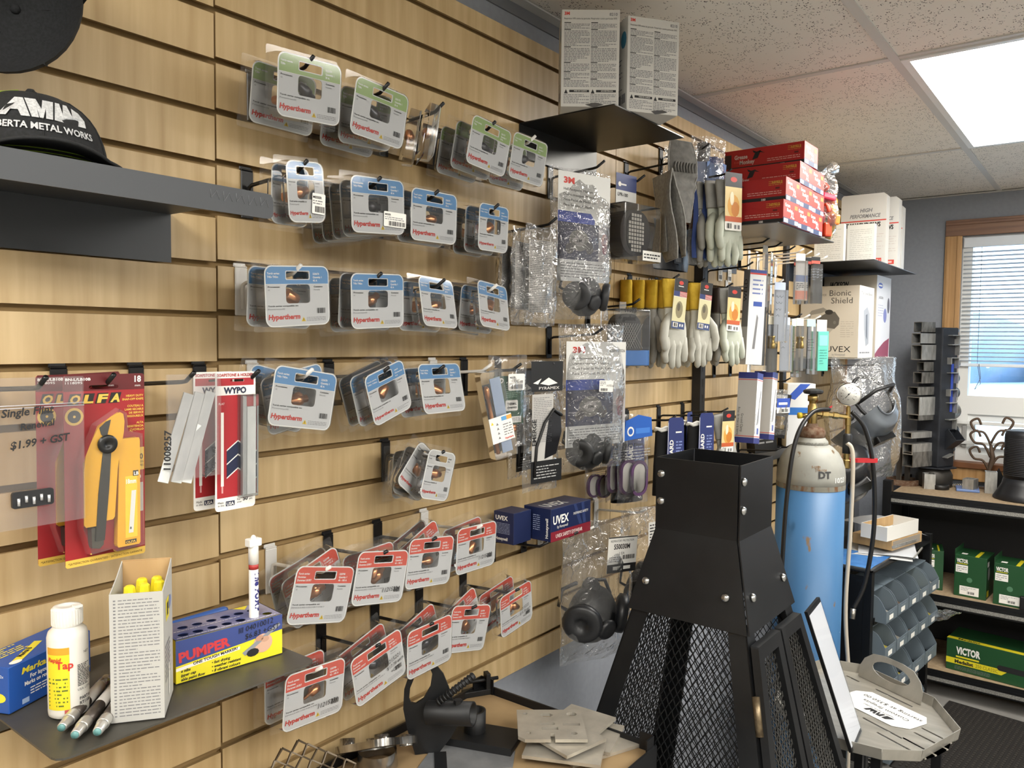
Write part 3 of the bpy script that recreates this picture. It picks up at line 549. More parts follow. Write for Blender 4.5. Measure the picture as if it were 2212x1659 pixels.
    k = MB(); k.prism([(U(a), V(b)) for a, b in ((.635, .345), (.875, .345), (.885, .36), (.885, .92), (.87, .93), (.6, .93), (.585, .915), (.62, .36))], -.010, -.001, OY); k.x = Matrix.Translation((0, -.010, 0))
    k.rect(U(.69), V(.885), U(.845), V(.55), C('#e6c22f', .4), 1); k.text('18mm', U(.70), V(.59), .0058, WHITE, 2, w=w*.13, bold=1); k.rect(U(.79), V(.552), U(.86), V(.522), INK, 2); k.text('LB', U(.80), V(.547), .0042, WHITE, 3, bold=1); k.poly([(U(.73), V(.86)), (U(.79), V(.86)), (U(.83), V(.63)), (U(.77), V(.63))], C('#d4d4cf', .4), 2); k.text('8', U(.745), V(.84), .003, INK, 3, bold=1); k.rect(U(.685), V(.917), U(.83), V(.897), INK, 2); k.text('OLFA', U(.69), V(.914), .0026, OYC, 3, w=w*.13, bold=1); k.build('blade_case', t, bevel=.0012)
    c = MB(); o1 = [(U(a), V(b)) for a, b in ((.62, .18), (.7, .2), (.72, .3), (.91, .32), (.93, .94), (.56, .95), (.5, .93), (.24, .94), (.14, .8), (.14, .45), (.32, .26))]; cx, cz = U(.5), V(.55); c.loft([[(p[0], -.0005, p[1]) for p in o1], [(cx+(p[0]-cx)*.97, -.0145, cz+(p[1]-cz)*.985) for p in o1]], CLEAR, False); c._flat([(cx+(p[0]-cx)*.97, cz+(p[1]-cz)*.985) for p in o1], CLEAR, .0145/MB.EPS, ()); c.build('clear_blister', t)
    return t
hook(.455, 7, 'black peg hook holding the red snap-off knife cards')
knife_card(.452, .137, gz(7)-.0275, 0, 0, 'red carded yellow snap-off knife, front card on its hook')
knife_card(.437, .100, gz(7)-.0285, 0, 0, 'red carded yellow snap-off knife hanging directly behind the front card')
knife_card(.462, .055, gz(7)-.0295, -2, 0, 'red carded yellow snap-off knife rearmost, closest to the slats')
# soapstone bag
hook(.558, 7, 'black peg hook holding the bag of soapstone sticks')
sb = thing('soapstone_bag', 'clear zip bag with three flat white soapstone sticks', 'bag', (.556, -.143, gz(7)-.026))
v = MB(); L, Rr = -.030, .044; v.grid(5, 9, lambda i, j: (L+(Rr-L)*i, -.003-.001*math.sin(4*i+5*j), .010-.137*(1-j)), zb_); v.grid(5, 9, lambda i, j: (L+(Rr-L)*i, .002, .010-.137*(1-j)), zb_); v.build('zip_bag', sb)
SOAP = NM('soapstone', '#cfd2d0', '#e0e2df', (60, 60, 25), .6, world=False)
for i, (px0, py0, px1, py1) in enumerate(((409, 850, 353, 1043), (432, 848, 381, 1043), (455, 846, 402, 1043))):
    a, b_ = at(px0, py0, .144), at(px1, py1, .144); c = (a+b_)/2-sb.location; d = a-b_; an = math.atan2(d.x, d.z)
    o = MB().bx(-.0072, .0072, -.0012, .0012, -d.length/2, d.length/2, SOAP).build('soapstone_stick', sb, (c.x, -.0005+.0001*i, c.z), (0, an, 0), bevel=.0008); o.location.y = .0006-.0026*i*.3
v = MB(); x, z = rel(sb, 368, 1015, .147); v.text('11008257', x, z, .0095, INK, 1, rot=88, shear=.1, bold=1); x, z = rel(sb, 446, 1030, .147); v.text('Soapstone', x, z, .0062, INK, 1, rot=85, shear=.2); x, z = rel(sb, 462, 1020, .147); v.text('Crayon #2', x, z, .0058, INK, 1, rot=85, shear=.2); v.build('handwriting', sb, (0, -.004, 0))
NAVY = C('#1d2442', .45, name='navy_print'); WR = C('#a8232b', .45, name='crimson_card')
def wypo(X, off, z, label):
    t = thing('soapstone_holder_card', label, 'blister pack', (X, -off, z), (R(1), 0, 0), 'carded soapstone holders'); w, h = .0625, .192; x0 = -w/2; U = lambda u: x0+u*w; V = lambda q: .013-q*h; s = MB()
    s.prism(rrect(x0, V(1), x0+w, .013, .005, 3), 0, .0006, WHITE, [rrect(U(.36), V(.072), U(.70), V(.054), .001, 2)]); s.rect(U(.03), V(.1), U(.95), V(.045), WR, 1) if False else s.poly([(U(.04), V(.1)), (U(.95), V(.1)), (U(.95), V(.046)), (U(.04), V(.046))], WR, 1, [rrect(U(.36), V(.072), U(.70), V(.054), .001, 2)])
    s.text('SOAPSTONE & HOLDER', U(.04), V(.034), .0042, WR, 2, w=w*.9, bold=1); s.text('WYPO', U(.2), V(.155), .0085, NAVY, 2, w=w*.56, bold=2); s.rect(U(.04), V(.905), U(.95), V(.168), WR, 1)
    s.text('FLAT', U(.08), V(.235), .003, WHITE, 2); s.rect(U(.13), V(.82), U(.2), V(.29), WHITE, 2); s.rect(U(.145), V(.87), U(.185), V(.82), C('#d79d9d', .5), 2)
    for a in (.50, .60): s.poly([(U(.27), V(a+.065)), (U(.55), V(a)), (U(.95), V(a+.09)), (U(.95), V(a+.19)), (U(.55), V(a+.1)), (U(.27), V(a+.165))], NAVY, 2); s.poly([(U(.27), V(a+.07)), (U(.55), V(a+.005)), (U(.95), V(a+.095)), (U(.95), V(a+.085)), (U(.55), V(a-.005)), (U(.27), V(a+.06))], WHITE, 3)
    s.poly([(U(.27), V(.77)), (U(.55), V(.705)), (U(.95), V(.795)), (U(.95), V(.785)), (U(.55), V(.695)), (U(.27), V(.76))], WHITE, 3)
    s.text('Made', U(.06), V(.945), .003, INK, 2); s.text('in the:', U(.06), V(.965), .003, INK, 2); s.rect(U(.25), V(.968), U(.47), V(.933), NAVY, 2); s.text('USA', U(.27), V(.963), .0045, WHITE, 3, bold=1); s.text('For', U(.53), V(.938), .003, INK, 2); s.text('over', U(.53), V(.957), .003, INK, 2); s.text('50', U(.68), V(.945), .0058, INK, 2, bold=1); s.text('yrs', U(.84), V(.945), .003, INK, 2); s.build('printed_card', t)
    MB().bx(U(.60), U(.70), -.008, -.001, V(.9), V(.175), C('#b9bcbd', .3, .7)).build('holder', t, bevel=.001); MB().bx(U(.71), U(.94), -.0075, -.001, V(.9), V(.255), SOAP).build('soapstone_stick', t, bevel=.001)
    c = MB(); c.bx(U(.54), U(.98), -.0095, -.0003, V(.915), V(.165), CLEAR); c.build('clear_blister', t); return t
hook(.655, 7, 'black peg hook holding the soapstone holder cards')
wypo(.629, .137, gz(7)-.0275, 'red and white soapstone holder card, front card on its hook'); wypo(.616, .105, gz(7)-.0285, 'red and white soapstone holder card behind the front one, by the soapstone bag')
# ================================================================ marker shelf
SZ = 1.2238
l_shelf('steel_shelf', 'bare dark steel plate shelf holding markers and marker boxes', .343, .676, 1.2222, .251, NM('oiled_plate', '#4e4c46', '#5c5952', (12, 12, 12), .45, .5), flange=.06, r=.014)
BLUEB = C('#1f4f9e', .4, name='blue_carton'); YB = C('#e8d73a', .45, name='yellow_carton')
# blue box of paint sticks
d = Vector((.470-.358, -.048+.098, 0)); an = math.atan2(d.y, d.x); t = thing('marker_box', 'blue carton of solid paint markers behind the white bottle', 'box', (.352, -.104, SZ), (0, 0, an)); w, dp, h = .125, .058, .055
MB().bx(0, w, 0, dp, 0, h, BLUEB).build('carton', t, bevel=.001); s = MB(); s.text('Markal B', .018, .040, .0075, YB, 1, bold=1, shear=.25, w=.05)
s.text('For layout, cutting', .03, .0315, .005, WHITE, 1, bold=1, w=.05); s.text('Marks on rough surfaces', .022, .0245, .005, WHITE, 1, bold=1, w=.062); s.lines(.03, .011, .07, .021, 3, WHITE, 1, .4, 5); s.rect(.018, .004, .028, .010, C('#9fb6d8', .5), 1); s.poly(ell(.115, .008, .008, .005, 12), YB, 1); s.text('markers', .098, .036, .005, YB, 1, bold=1)
s.onface('L', w, dp, h); s.poly(ell(.042, .018, .012, .006, 14), YB, 1); s.text('Pro', .036, .0165, .0035, BLUEB, 2, bold=1); s.text('12x', .045, .042, .0035, WHITE, 1)
s.onface('T', w, dp, h); s.poly([(.012, .010), (.075, .038), (.079, .030), (.018, .002)], YB, 1); s.poly(ell(.016, .006, .008, .005, 12), WHITE, 2); s.text('Markal B', .03, .012, .006, INK, 3, rot=22, bold=1); s.lines(.02, .03, .06, .056, 5, YB, 1, .4, 9); s.build('print', t)
# bottle of tapping fluid
t = thing('fluid_bottle', 'white plastic bottle of tapping fluid with yellow label', 'bottle', (.398, -.150, SZ)); PL = C('#dddad2', .4, name='white_plastic')
v = MB(); v.lathe([(.0185, 0), (.021, .002), (.0215, .006), (.0215, .092), (.020, .098), (.015, .103), (.0145, .106)], PL, 28); v.build('body', t)
v = MB(); v.lathe([(.0148, .104), (.0155, .105), (.0155, .124), (.0145, .126), (.009, .1265), (.008, .1255)], C('#e6e4de', .4), 36); cp = v.build('ribbed_cap', t)
for i in range(30): a = 2*math.pi*i/30; MB().bx(-.0006, .0006, -.0008, .0004, .106, .124, C('#e6e4de', .4)).build('rib', cp, (.0156*math.cos(a), .0156*math.sin(a), 0), (0, 0, a+math.pi/2))
MB().box((.006, -.012, .127), (.008, .008, .003), C('#e6e4de', .4)).build('spout_tip', cp)
s = MB(); Y1 = C('#e2cf2b', .5); s.rectn(-.030, .012, -.004, .084, Y1, 1); s.rectn(-.030, .076, -.004, .084, C('#d69a2c', .5), 2); s.text('Tap', -.018, .060, .0085, RED, 3, bold=1); s.text('Rapid', -.028, .068, .005, RED, 3, bold=1, shear=.2); s.lines(-.028, .015, -.006, .05, 8, C('#5b6a2a', .6), 2, .4, 3); s.rect(-.0095, .0075, -.0045, .012, C('#c25b55', .5), 3)
s.lines(.004, .036, .022, .062, 14, INK, 2, .5, 6); s.text('NET', .012, .073, .003, INK, 2); s.text('USA: LITTLE', .004, .031, .0028, INK, 2); s.text('PART #', .006, .02, .0035, INK, 2, bold=1); s.text('RT1100', .006, .0145, .0035, INK, 2, bold=1)
a0 = math.atan2(-1.1+.15, -.398)+.25
nv_ = []
for p in s.v: a = a0+p.x/.0215; r = .0216-p.y; nv_.append(Vector((r*math.cos(a), r*math.sin(a), p.z)))
s.v = nv_; s.build('wrap_label', t)
# three silver paint markers
SIL = C('#cfcdc8', .28, .7, name='silver_barrel')
for i, (x0, y0, x1, y1) in enumerate(((.370, -.198, .462, -.108), (.372, -.226, .470, -.126), (.390, -.238, .468, -.150))):
    a, b_ = Vector((x0, y0, SZ+.0075)), Vector((x1, y1, SZ+.0075)); d = (b_-a).normalized(); t = thing('paint_marker', ['silver paint marker lying next to the white bottle', 'silver paint marker lying between two others', 'silver paint marker lying against the printed carton'][i], 'marker', a, (0, 0, math.atan2(d.y, d.x)), 'silver paint markers'); L = (b_-a).length; v = MB()
    v.lathe([(.0042, 0), (.0052, .001), (.0062, .014), (.0065, .016)], SIL, 16, (0, 0, 0), (1, 0, 0)); v.lathe([(.0068, .016), (.0071, .018), (.0071, .03), (.0066, .032)], SIL, 16, (0, 0, 0), (1, 0, 0)); v.build('nib_holder', t)
    MB().lathe([(.0040, -.0015), (.0042, .0)], C('#5f8f8e', .4), 16, (0, 0, 0), (1, 0, 0)).build('nib', t); MB().lathe([(.0066, .032), (.0066, L*.5)], C('#57504b', .35, .5), 16, (0, 0, 0), (1, 0, 0)).build('grip_band', t)
    MB().lathe([(.0066, L*.5), (.0066, L*.82)], [C('#c9c4bd', .35), C('#b9b4ae', .35), C('#cfc9c3', .35)][i], 16, (0, 0, 0), (1, 0, 0)).build('label_wrap', t); MB().lathe([(.0067, L*.82), (.0067, L-.004), (.005, L)], [C('#9a9690', .25, .8), C('#7c2226', .35), C('#7c2226', .35)][i], 16, (0, 0, 0), (1, 0, 0)).build('cap_end', t)
# printed carton with yellow markers
t = thing('marker_carton', 'open white printed carton with yellow marker caps showing', 'box', (.415, -.216, SZ), (0, 0, math.atan2(-.032, .044))); w, dp, h = .056, .075, .148; PK = C('#b4b3ae', .55, name='printed_white_board'); v = MB()
v.bx(0, w, 0, .0012, 0, h, PK); v.bx(0, w, .0012, dp-.0012, 0, .0012, PK); v.build('front_panel', t)
for nm, x in (('side_panel', 0), ('side_panel', w-.0012)): q = MB(); q.prism([(.0012, 0), (dp, 0), (dp, h+.018), (dp*.55, h+.008), (.0012, h)], x, x+.0012, PK, ax='x'); q.build(nm, t)
MB().bx(0, w, dp, dp+.0012, 0, h+.019, CARDB).build('back_panel', t); MB().bx(.0013, w-.0013, dp-.002, dp-.0002, .002, h+.018, CARDB).build('back_lining', t)
s = MB(); 
for i in range(36): z = h-.006-i*.0038; s.rect(.004, z-.0024, .0065, z-.0008, GREYINK, 1); s.lines(.009, z-.0028, .052, z, 1, GREYINK, 1, .38, i)
s.build('small_print', t); s = MB(); s.onface('R', w, dp, h); s.rect(.02, .105, .045, .13, YB, 1); s.rect(.028, .11, .036, .125, INK, 2); s.lines(.01, .035, .05, .08, 8, GREYINK, 1, .5, 12); s.poly(ell(.05, .12, .014, .008, 12), C('#6f7fae', .5), 1); s.rect(.035, .012, .042, .05, WHITE, 2); s.build('side_print', t)
for i, (x, y) in enumerate(((.016, .03), (.031, .035), (.046, .045), (.025, .058), (.041, .062))):
    m = thing('yellow_marker', 'yellow paint marker standing in the open printed carton', 'marker', t.matrix_basis @ Vector((x, y, .0014)), (0, 0, rnd.uniform(0, 1)), 'yellow markers in the carton'); MB().lathe([(.0068, 0), (.007, .1), (.0068, .110)], C('#d8c52a', .4), 12).build('barrel', m); MB().lathe([(.0072, .110), (.0072, .135), (.0062, .145), (.004, .147)], C('#e6d52c', .35), 8, sm=False).build('cap', m)
# pump marker display box
t = thing('marker_display_box', 'blue and yellow display box with round marker holes in its top', 'box', (.515, -.176, SZ), (0, 0, math.atan2(-.018, .143))); w, dp, h = .147, .066, .0555; PB = C('#3b4a86', .4, name='display_blue'); PY = C('#e6d92e', .45, name='display_yellow')
hs = [ell(.016+.0195*i+(0.010 if j else 0), .016+.026*j, .0068, .0068, 14) for i in range(7) for j in (0, 1) if not (i == 6 and j)]
v = MB(); v.bx(0, w, 0, .001, 0, h, PY); v.bx(0, w, dp-.001, dp, 0, h, PB); v.bx(0, .001, .001, dp-.001, 0, h, PY); v.bx(w-.001, w, .001, dp-.001, 0, h, PY); v.bx(.001, w-.001, .001, dp-.001, 0, .001, INK); v.build('carton', t); v = MB(); v.prism([(0, 0), (w, 0), (w, dp), (0, dp)], h-.001, h, NM('display_fade', '#46538c', '#a9a3b4', (20, 14, 1), .45, lo=.3, hi=.75), hs, ax='z'); v.build('punched_top', t)
s = MB(); s.poly([(0, .055), (w, .055), (w, .034), (.0, .022)], PB, 1); s.text('PUMPER', .004, .0265, .0125, C('#c93a3f', .5), 2, w=.068, bold=2, rot=4); s.poly([(0, .0195), (.085, .026), (.085, .022), (0, .0155)], WHITE, 1); s.text('ONE TOUGH MARKER!', .022, .0188, .0038, INK, 2, rot=4, bold=1, w=.06)
for i, tx in enumerate(('fast drying', 'weather resistant', '8 vibrant colours')): s.text('\u2022 '+tx, .046, .013-.0055*i, .0038, INK, 2, shear=.2, bold=1)
for i, tx in enumerate(('e nibs', 'ipper cap', 'able paint flow')): s.text(tx, .006, .013-.0055*i, .0038, INK, 2, shear=.2, bold=1)
s.poly(ell(.118, .022, .014, .013, 16), C('#d3ab93', .55), 2); s.poly([(.088, .016), (.142, .045), (.144, .041), (.092, .011)], C('#8d9096', .4), 3); s.poly(ell(.103, .013, .009, .0055, 10), INK, 4); s.poly(ell(.113, .03, .006, .004, 10), C('#b98f77', .55), 4); s.poly(ell(.121, .027, .006, .004, 10), C('#c49a82', .55), 4)
s.text('III 04010012', .083, .0435, .0078, INK, 5, w=.05, rot=4, shear=.15); s.text('$6.83 +GST', .092, .0335, .0078, INK, 5, w=.05, rot=4, shear=.15); s.onface('T', w, dp, h); s.poly([(.105, .064), (.128, .064), (.117, .05)], YB, 1); s.lines(.004, .0285, .1, .031, 1, WHITE, 1, .5, 3); s.lines(.004, .004, .14, .007, 1, WHITE, 1, .5, 5); s.build('print', t)
q = t.matrix_basis @ Vector((.016+.0195*5, .016, .004)); m = thing('pump_marker', 'white capped pump paint marker standing in the display box', 'marker', q, (0, 0, .0)); MB().lathe([(.0062, 0), (.0064, .004), (.0064, .118)], C('#e5e3de', .35), 18).build('barrel', m); MB().lathe([(.00655, .118), (.00655, .125)], C('#a8322f', .4), 18).build('red_band', m)
MB().lathe([(.0068, .125), (.0068, .149), (.0062, .151)], C('#ebe9e4', .4), 18).build('cap', m); v = MB(); v.box((0, 0, .155), (.019, .013, .011), C('#ebe9e4', .4)); v.cyl((0, 0, .160), (0, 0, .165), .0045, C('#ebe9e4', .4), 12, .002); v.build('cap_wings', m, bevel=.0015)
s = MB(); s.text('The PUMP', 0, 0, .0085, C('#2c2e78', .4), 1, bold=2, w=.056); nv_ = []
for p in s.v: a = R(-100)+(.0085/2-p.z)/.0065*-1*-1; nv_.append(Vector(((.0066-p.y)*math.cos(R(-107)+p.z/.0066), (.0066-p.y)*math.sin(R(-107)+p.z/.0066), .116-p.x)))
s.v = nv_; s.build('lettering', m)
# blue markers bundled behind
for i, (x, y, z) in enumerate(((.53, -.05, 0), (.53, -.066, 0), (.53, -.082, 0), (.527, -.058, .0135), (.527, -.074, .0135), (.524, -.066, .027))):
    m = thing('blue_marker', 'slim blue marker lying in the bundle behind the display box', 'marker', (x, y, SZ+.0072+z), group='blue markers bundled behind the display box'); BM = C('#2a4f93', .4); MB().lathe([(.003, 0), (.0068, .002), (.0068, .03), (.006, .031)], BM, 10, (0, 0, 0), (1, 0, 0)).build('cap', m); MB().lathe([(.0064, .031), (.0064, .128), (.004, .133)], C('#33579b', .4), 10, (0, 0, 0), (1, 0, 0)).build('barrel', m)
# ================================================================ bags, gloves and boxes along the middle of the wall
def loc(px, py, O, yaw):
    """pixel -> (x, z) inside the vertical plane through O turned by yaw"""
    n = Vector((math.sin(yaw), -math.cos(yaw), 0)); v = ray(px, py); p = CAM+v*((O-CAM).dot(n)/v.dot(n))-O
    return p.x*math.cos(yaw)+p.y*math.sin(yaw), p.z
def hung(name, label, cat, X, k, off, yaw=0., group=None, hk=None, white=False, tip=.153, dz=0.):
    if hk: hook(X, k, hk, white, tip)
    return thing(name, label, cat, (X, -off, gz(k)-.026+dz-.0035), (0, 0, R(yaw)), group)
def ext(t, yaw, l, r, top, bot, pyc=None):
    O = t.location; y = R(yaw); pyc = pyc or (top+bot)/2; cx = (l+r)/2
    return loc(l, pyc, O, y)[0], loc(r, pyc, O, y)[0], loc(cx, top, O, y)[1], loc(cx, bot, O, y)[1]
def bagx(t, e, d, seed, m=None, name='clear_bag', amp=1., nu=13, nv=17):
    x0, x1, zt, zb = e; b = bag(t, x1-x0, zt-zb, d, seed, m, nu, nv, 0., name, amp=amp); b.location = ((x0+x1)/2, 0, zt); return b
MASKG = C('#2b2c2f', .5, name='charcoal_rubber'); MASKL = C('#4a4b4e', .5, name='grey_rubber'); PURP = C('#5d3a66', .5, name='purple_filter'); BLK = C('#17181a', .5, name='black_rubber')
def respirator(t, c, s=1., face=MASKL, disc=MASKG, yaw=0.):
    """half-mask with two round holders, a valve and straps; c = centre in the parent's frame"""
    M_ = Matrix.Translation(c) @ Matrix.Rotation(yaw, 4, 'Z') @ Matrix.Scale(s, 4)
    v = MB(); v.x = M_; v.sph((0, 0, 0), .048, face, 18, 10, (1, .75, 1.05)); v.sph((0, .004, .035), .024, face, 12, 7, (.7, .9, 1.2)); v.build('face_piece', t)
    for sg in (-1, 1):
        q = MB(); q.x = M_; q.lathe([(.028, 0), (.034, .004), (.034, .014), (.030, .018), (.012, .018), (.010, .014)], disc, 22, (sg*.038, -.018, .0), (sg*.75, -.62, -.15)); q.build('filter_holder', t)
    q = MB(); q.x = M_; q.lathe([(.018, 0), (.019, .006), (.014, .010), (.006, .010)], disc, 18, (0, -.034, -.016), (0, -.95, -.3)); q.build('exhale_valve', t)
    for sg in (-1, 1): q = MB(); q.x = M_; q.tube([(sg*.046, .01, .01), (sg*.06, .02, .02), (sg*.05, .024, .045), (sg*.015, .026, .05)], .0035, disc, 6); q.build('strap', t)
def card3m(t, e, yb, code=None, seed=1):
    x0, x1, zt, zb = e; w, h = x1-x0, zt-zb; s = MB(); U = lambda u: x0+u*w; V = lambda q: zt-q*h; s.x = Matrix.Translation((0, yb, 0))
    s.prism([(x0, zb), (x1, zb), (x1, zt), (x0, zt)], 0, .0006, C('#d9d9d6', .5)); s.text('3M', U(.10), V(.105), h*.055, RED, 2, w=w*.2, bold=2)
    for i, tx in enumerate(('Half Facepiece, Medium', 'Demi-masque, Moyen', 'Pieza Facial de Media Cara', 'Peca Semifacial, Media')): s.text(tx, U(.10), V(.17+.048*i), h*.024, INK, 2, w=w*(.55+.05*(i % 3)))
    if code: s.text(code, U(.72), V(.10), h*.03, INK, 2, w=w*.26)
    s.poly([(U(0), V(.36)), (U(.62), V(.36)), (U(.70), V(.42)), (U(.70), V(.46)), (U(0), V(.46))], C('#1f3fa0', .45), 2); s.rect(U(0), V(.80), U(.78), V(.46), C('#272b48', .5), 2); s.rect(U(.78), V(.80), U(1), V(.46), C('#a9a5a6', .5), 2); s.poly(ell(U(.9), V(.6), w*.07, h*.07, 14), C('#b58f8a', .5), 3); s.poly(ell(U(.9), V(.68), w*.05, h*.05, 14), C('#8a4f5c', .5), 4)
    s.poly(ell(U(.40), V(.62), w*.19, h*.10, 18), C('#5d5a58', .5), 3); s.poly(ell(U(.40), V(.62), w*.10, h*.055, 18), C('#7c7977', .5), 4); s.text('3M', U(.35), V(.635), h*.03, INK, 5, w=w*.1, bold=1); s.poly(ell(U(.22), V(.70), w*.08, h*.05, 14), C('#3c3a3e', .5), 4); s.poly(ell(U(.60), V(.68), w*.08, h*.06, 14), C('#3c3a3e', .5), 4)
    s.rect(U(.0), V(1), U(1), V(.80), C('#c5c6c6', .5), 2); s.lines(U(.06), V(.97), U(.92), V(.82), 6, GREYINK, 3, .35, seed); s.build('printed_insert', t)
# ---- two bagged half masks
t = hung('respirator_bag', 'bagged grey half mask with printed insert, hung below the upper shelf', 'respirator pack', 1.568, 1, .128, -16, 'bagged half masks', 'black peg hook holding the upper bagged half mask'); e = ext(t, -16, 1187, 1316, 366, 690); bagx(t, e, .075, 11); card3m(t, ext(t, -16, 1196, 1308, 378, 610), -.014, seed=2); x, z = loc(1262, 640, t.location, R(-16)); respirator(t, (x, .0, z), .95)
t = hung('respirator_bag', 'bagged grey half mask marked 6300/07026 with a price sticker', 'respirator pack', 1.571, 6, .130, -14, 'bagged half masks', 'black peg hook holding the bagged half mask marked 6300/07026'); e = ext(t, -14, 1205, 1343, 700, 1012); bagx(t, e, .08, 23); card3m(t, ext(t, -14, 1212, 1340, 738, 960), -.016, '6300/07026', 5); x, z = loc(1268, 972, t.location, R(-14)); respirator(t, (x, .002, z), .95, MASKG, BLK)
x, z = loc(1278, 832, t.location, R(-14)); v = MB(); v.prism(rrect(-.022, -.013, .022, .013, .002, 2), 0, .0003, WHITE); v.text('14.95/ea', .0, -.001, .0055, INK, 1, shear=.3); v.lines(-.02, 0, -.002, .011, 3, GREYINK, 1, .4); v.barcode(-.018, -.011, .005, -.005, INK, 1); v.build('price_sticker', t, (x, -.048, z), (0, R(3), 0))
# ---- leaflet bags
for i, (off, l, r, tp, bt, yw) in enumerate(((.135, 1132, 1201, 488, 706, -10), (.10, 1105, 1150, 492, 700, 8), (.06, 1077, 1120, 500, 695, 14))):
    t = hung('leaflet_bag', ['crinkled clear bag with folded grey leaflet, outermost on the hook', 'crinkled clear bag with folded grey leaflet, middle one of three', 'crinkled clear bag with folded grey leaflet, closest to the slats'][i], 'bag', 1.380, 3, off, yw, 'leaflet bags', 'black peg hook holding three leaflet bags' if i == 0 else None)
    e = ext(t, yw, l, r, tp, bt); bagx(t, e, .03, 31+i, amp=1.6); a = (e[0]+.012, e[1]-.012, e[2]-.03, e[3]+.03); s = MB(); s.prism([(a[0], a[3]), (a[1], a[3]), (a[1], a[2]), (a[0], a[2])], -.002, -.0015, C('#b6b2ac', .6)); s.x = Matrix.Translation((0, -.002, 0)); s.lines(a[0]+.003, a[3], a[1]-.003, a[2], 40, GREYINK, 1, .4, 50+i); s.build('leaflet', t)
# ---- cartridge pack with header card
t = hung('cartridge_pack', 'clear pack of a black respirator cartridge under a blue header card', 'respirator pack', 1.759, 1, .132, -8, None, 'black peg hook holding the respirator cartridge pack'); Y8 = R(-8); O = t.location
e = ext(t, -8, 1330, 1374, 377, 442); s = MB(); s.prism([(e[0], e[3]), (e[1], e[3]), (e[1], e[2]), (e[0], e[2])], -.001, .0, C('#d6d6d3', .5)); s.x = Matrix.Translation((0, -.001, 0)); s.rect(e[0], (e[2]+e[3])/2-.004, e[1], e[2], C('#2b3a72', .5), 1); s.poly(ell(e[0]+.014, e[2]-.026, .006, .006, 10), WHITE, 2); s.rect(e[0]+.02, e[2]-.028, e[0]+.04, e[2]-.024, WHITE, 2); s.text('LPR-100', e[0]+.006, e[3]+.018, .0085, INK, 2, bold=1, shear=.15); s.build('header_card', t)
e = ext(t, -8, 1324, 1404, 445, 566); w = e[1]-e[0]; v = MB(); v.box(((e[0]+e[1])/2, 0, (e[2]+e[3])/2), (w, .07, e[2]-e[3]), CLEAR); q = v.build('clear_box', t, bevel=.004); cx, cz = (e[0]+e[1])/2-.012, (e[2]+e[3])/2
v = MB(); v.prism(rrect(cx-.06, cz-.055, cx+.06, cz+.055, .05, 7), -.02, .025, C('#2a2526', .45)); fo = v.build('cartridge', t, bevel=.004); v = MB(); v.prism(rrect(cx-.036, cz-.048, cx+.036, cz+.048, .034, 6), -.022, -.0195, C('#1a1718', .5)); v.build('grille_back', fo)
gm = MB().box((0, 0, 0), (.0075, .001, .0068), C('#cfcac3', .5)).mesh('grille_hole')
for i in range(6):
    for j in range(10):
        x, z = (i-2.5)*.0105, (j-4.5)*.0094
        if abs(x)+max(0, abs(z)-.018)*.75 < .034: inst('grille_hole', gm, fo, (cx+x, -.0226, cz+z))
v = MB(); v.box((e[1]-.04, -.036, e[3]+.014), (.075, .0008, .024), WHITE); v.x = Matrix.Translation((e[1]-.04, -.0366, e[3]+.014)); v.lines(-.033, -.008, .033, .007, 2, INK, 1, .45, 4); v.build('label_strip', t)
# ---- grey padded liners
GF = NM('grey_suede', '#646360', '#787672', (60, 60, 60), .9, bump=.15); GF2 = NM('grey_fleece', '#8d8b87', '#a5a39e', (120, 120, 120), .95)
hook(1.931, 0, 'black peg hook holding the grey padded liners')
for i, (off, l, r, tp, bt, yw) in enumerate(((.148, 1440, 1498, 305, 478, -22), (.125, 1447, 1466, 372, 552, 52), (.10, 1425, 1452, 375, 560, 40), (.07, 1404, 1432, 380, 545, 45))):
    t = hung('padded_liner', ['grey suede liner with ruched elastic, lying over the others', 'grey padded liner folded open beside the ruched one', 'grey padded liner folded in the middle of the bunch', 'grey padded liner nearest the cartridge pack'][i], 'liner', 1.931, 0, off, yw, 'grey padded liners'); e = ext(t, yw, l, r, tp, bt); w = e[1]-e[0]; h = e[2]-e[3]
    def sh(sg, ph=i*1.7):
        def g(a, b): wv = .012*math.sin(6*b+ph)*(a-.5)+.004*math.sin(40*b)*(1 if .35 < b < .62 and i == 0 else .1); k = .62+.38*math.sin(math.pi*(.12+.8*b))**.7; return ((e[0]+e[1])/2+(a-.5)*w*k, sg*.005*(4*a*(1-a))**.5-(.010*math.sin(3.1*b+ph))+wv-(.02*(1-b) if i else 0), e[3]+h*b)
        return g
    v = MB(); v.grid(11, 25, sh(-1), GF); v.build('outer_face', t); v = MB(); v.grid(11, 25, sh(1), GF2); v.build('fleece_lining', t); v = MB(); f = sh(0); v.tube([f(0, j/16) for j in range(17)]+[f(1, 1-j/16) for j in range(17)], .0022, GF2, 5, True); v.build('edge_binding', t)
    if i == 0:
        for k in range(8): v = MB(); a = .15+.1*k; v.tube([(f(a, .60)[0], f(a, .6)[1]-.007, f(a, .6)[2]), (f(a, .67)[0], f(a, .67)[1]-.009, f(a, .67)[2]), (f(a+.05, .72)[0], f(a, .72)[1]-.007, f(a, .72)[2])], .0028, GF, 6); v.build('ruche', t)
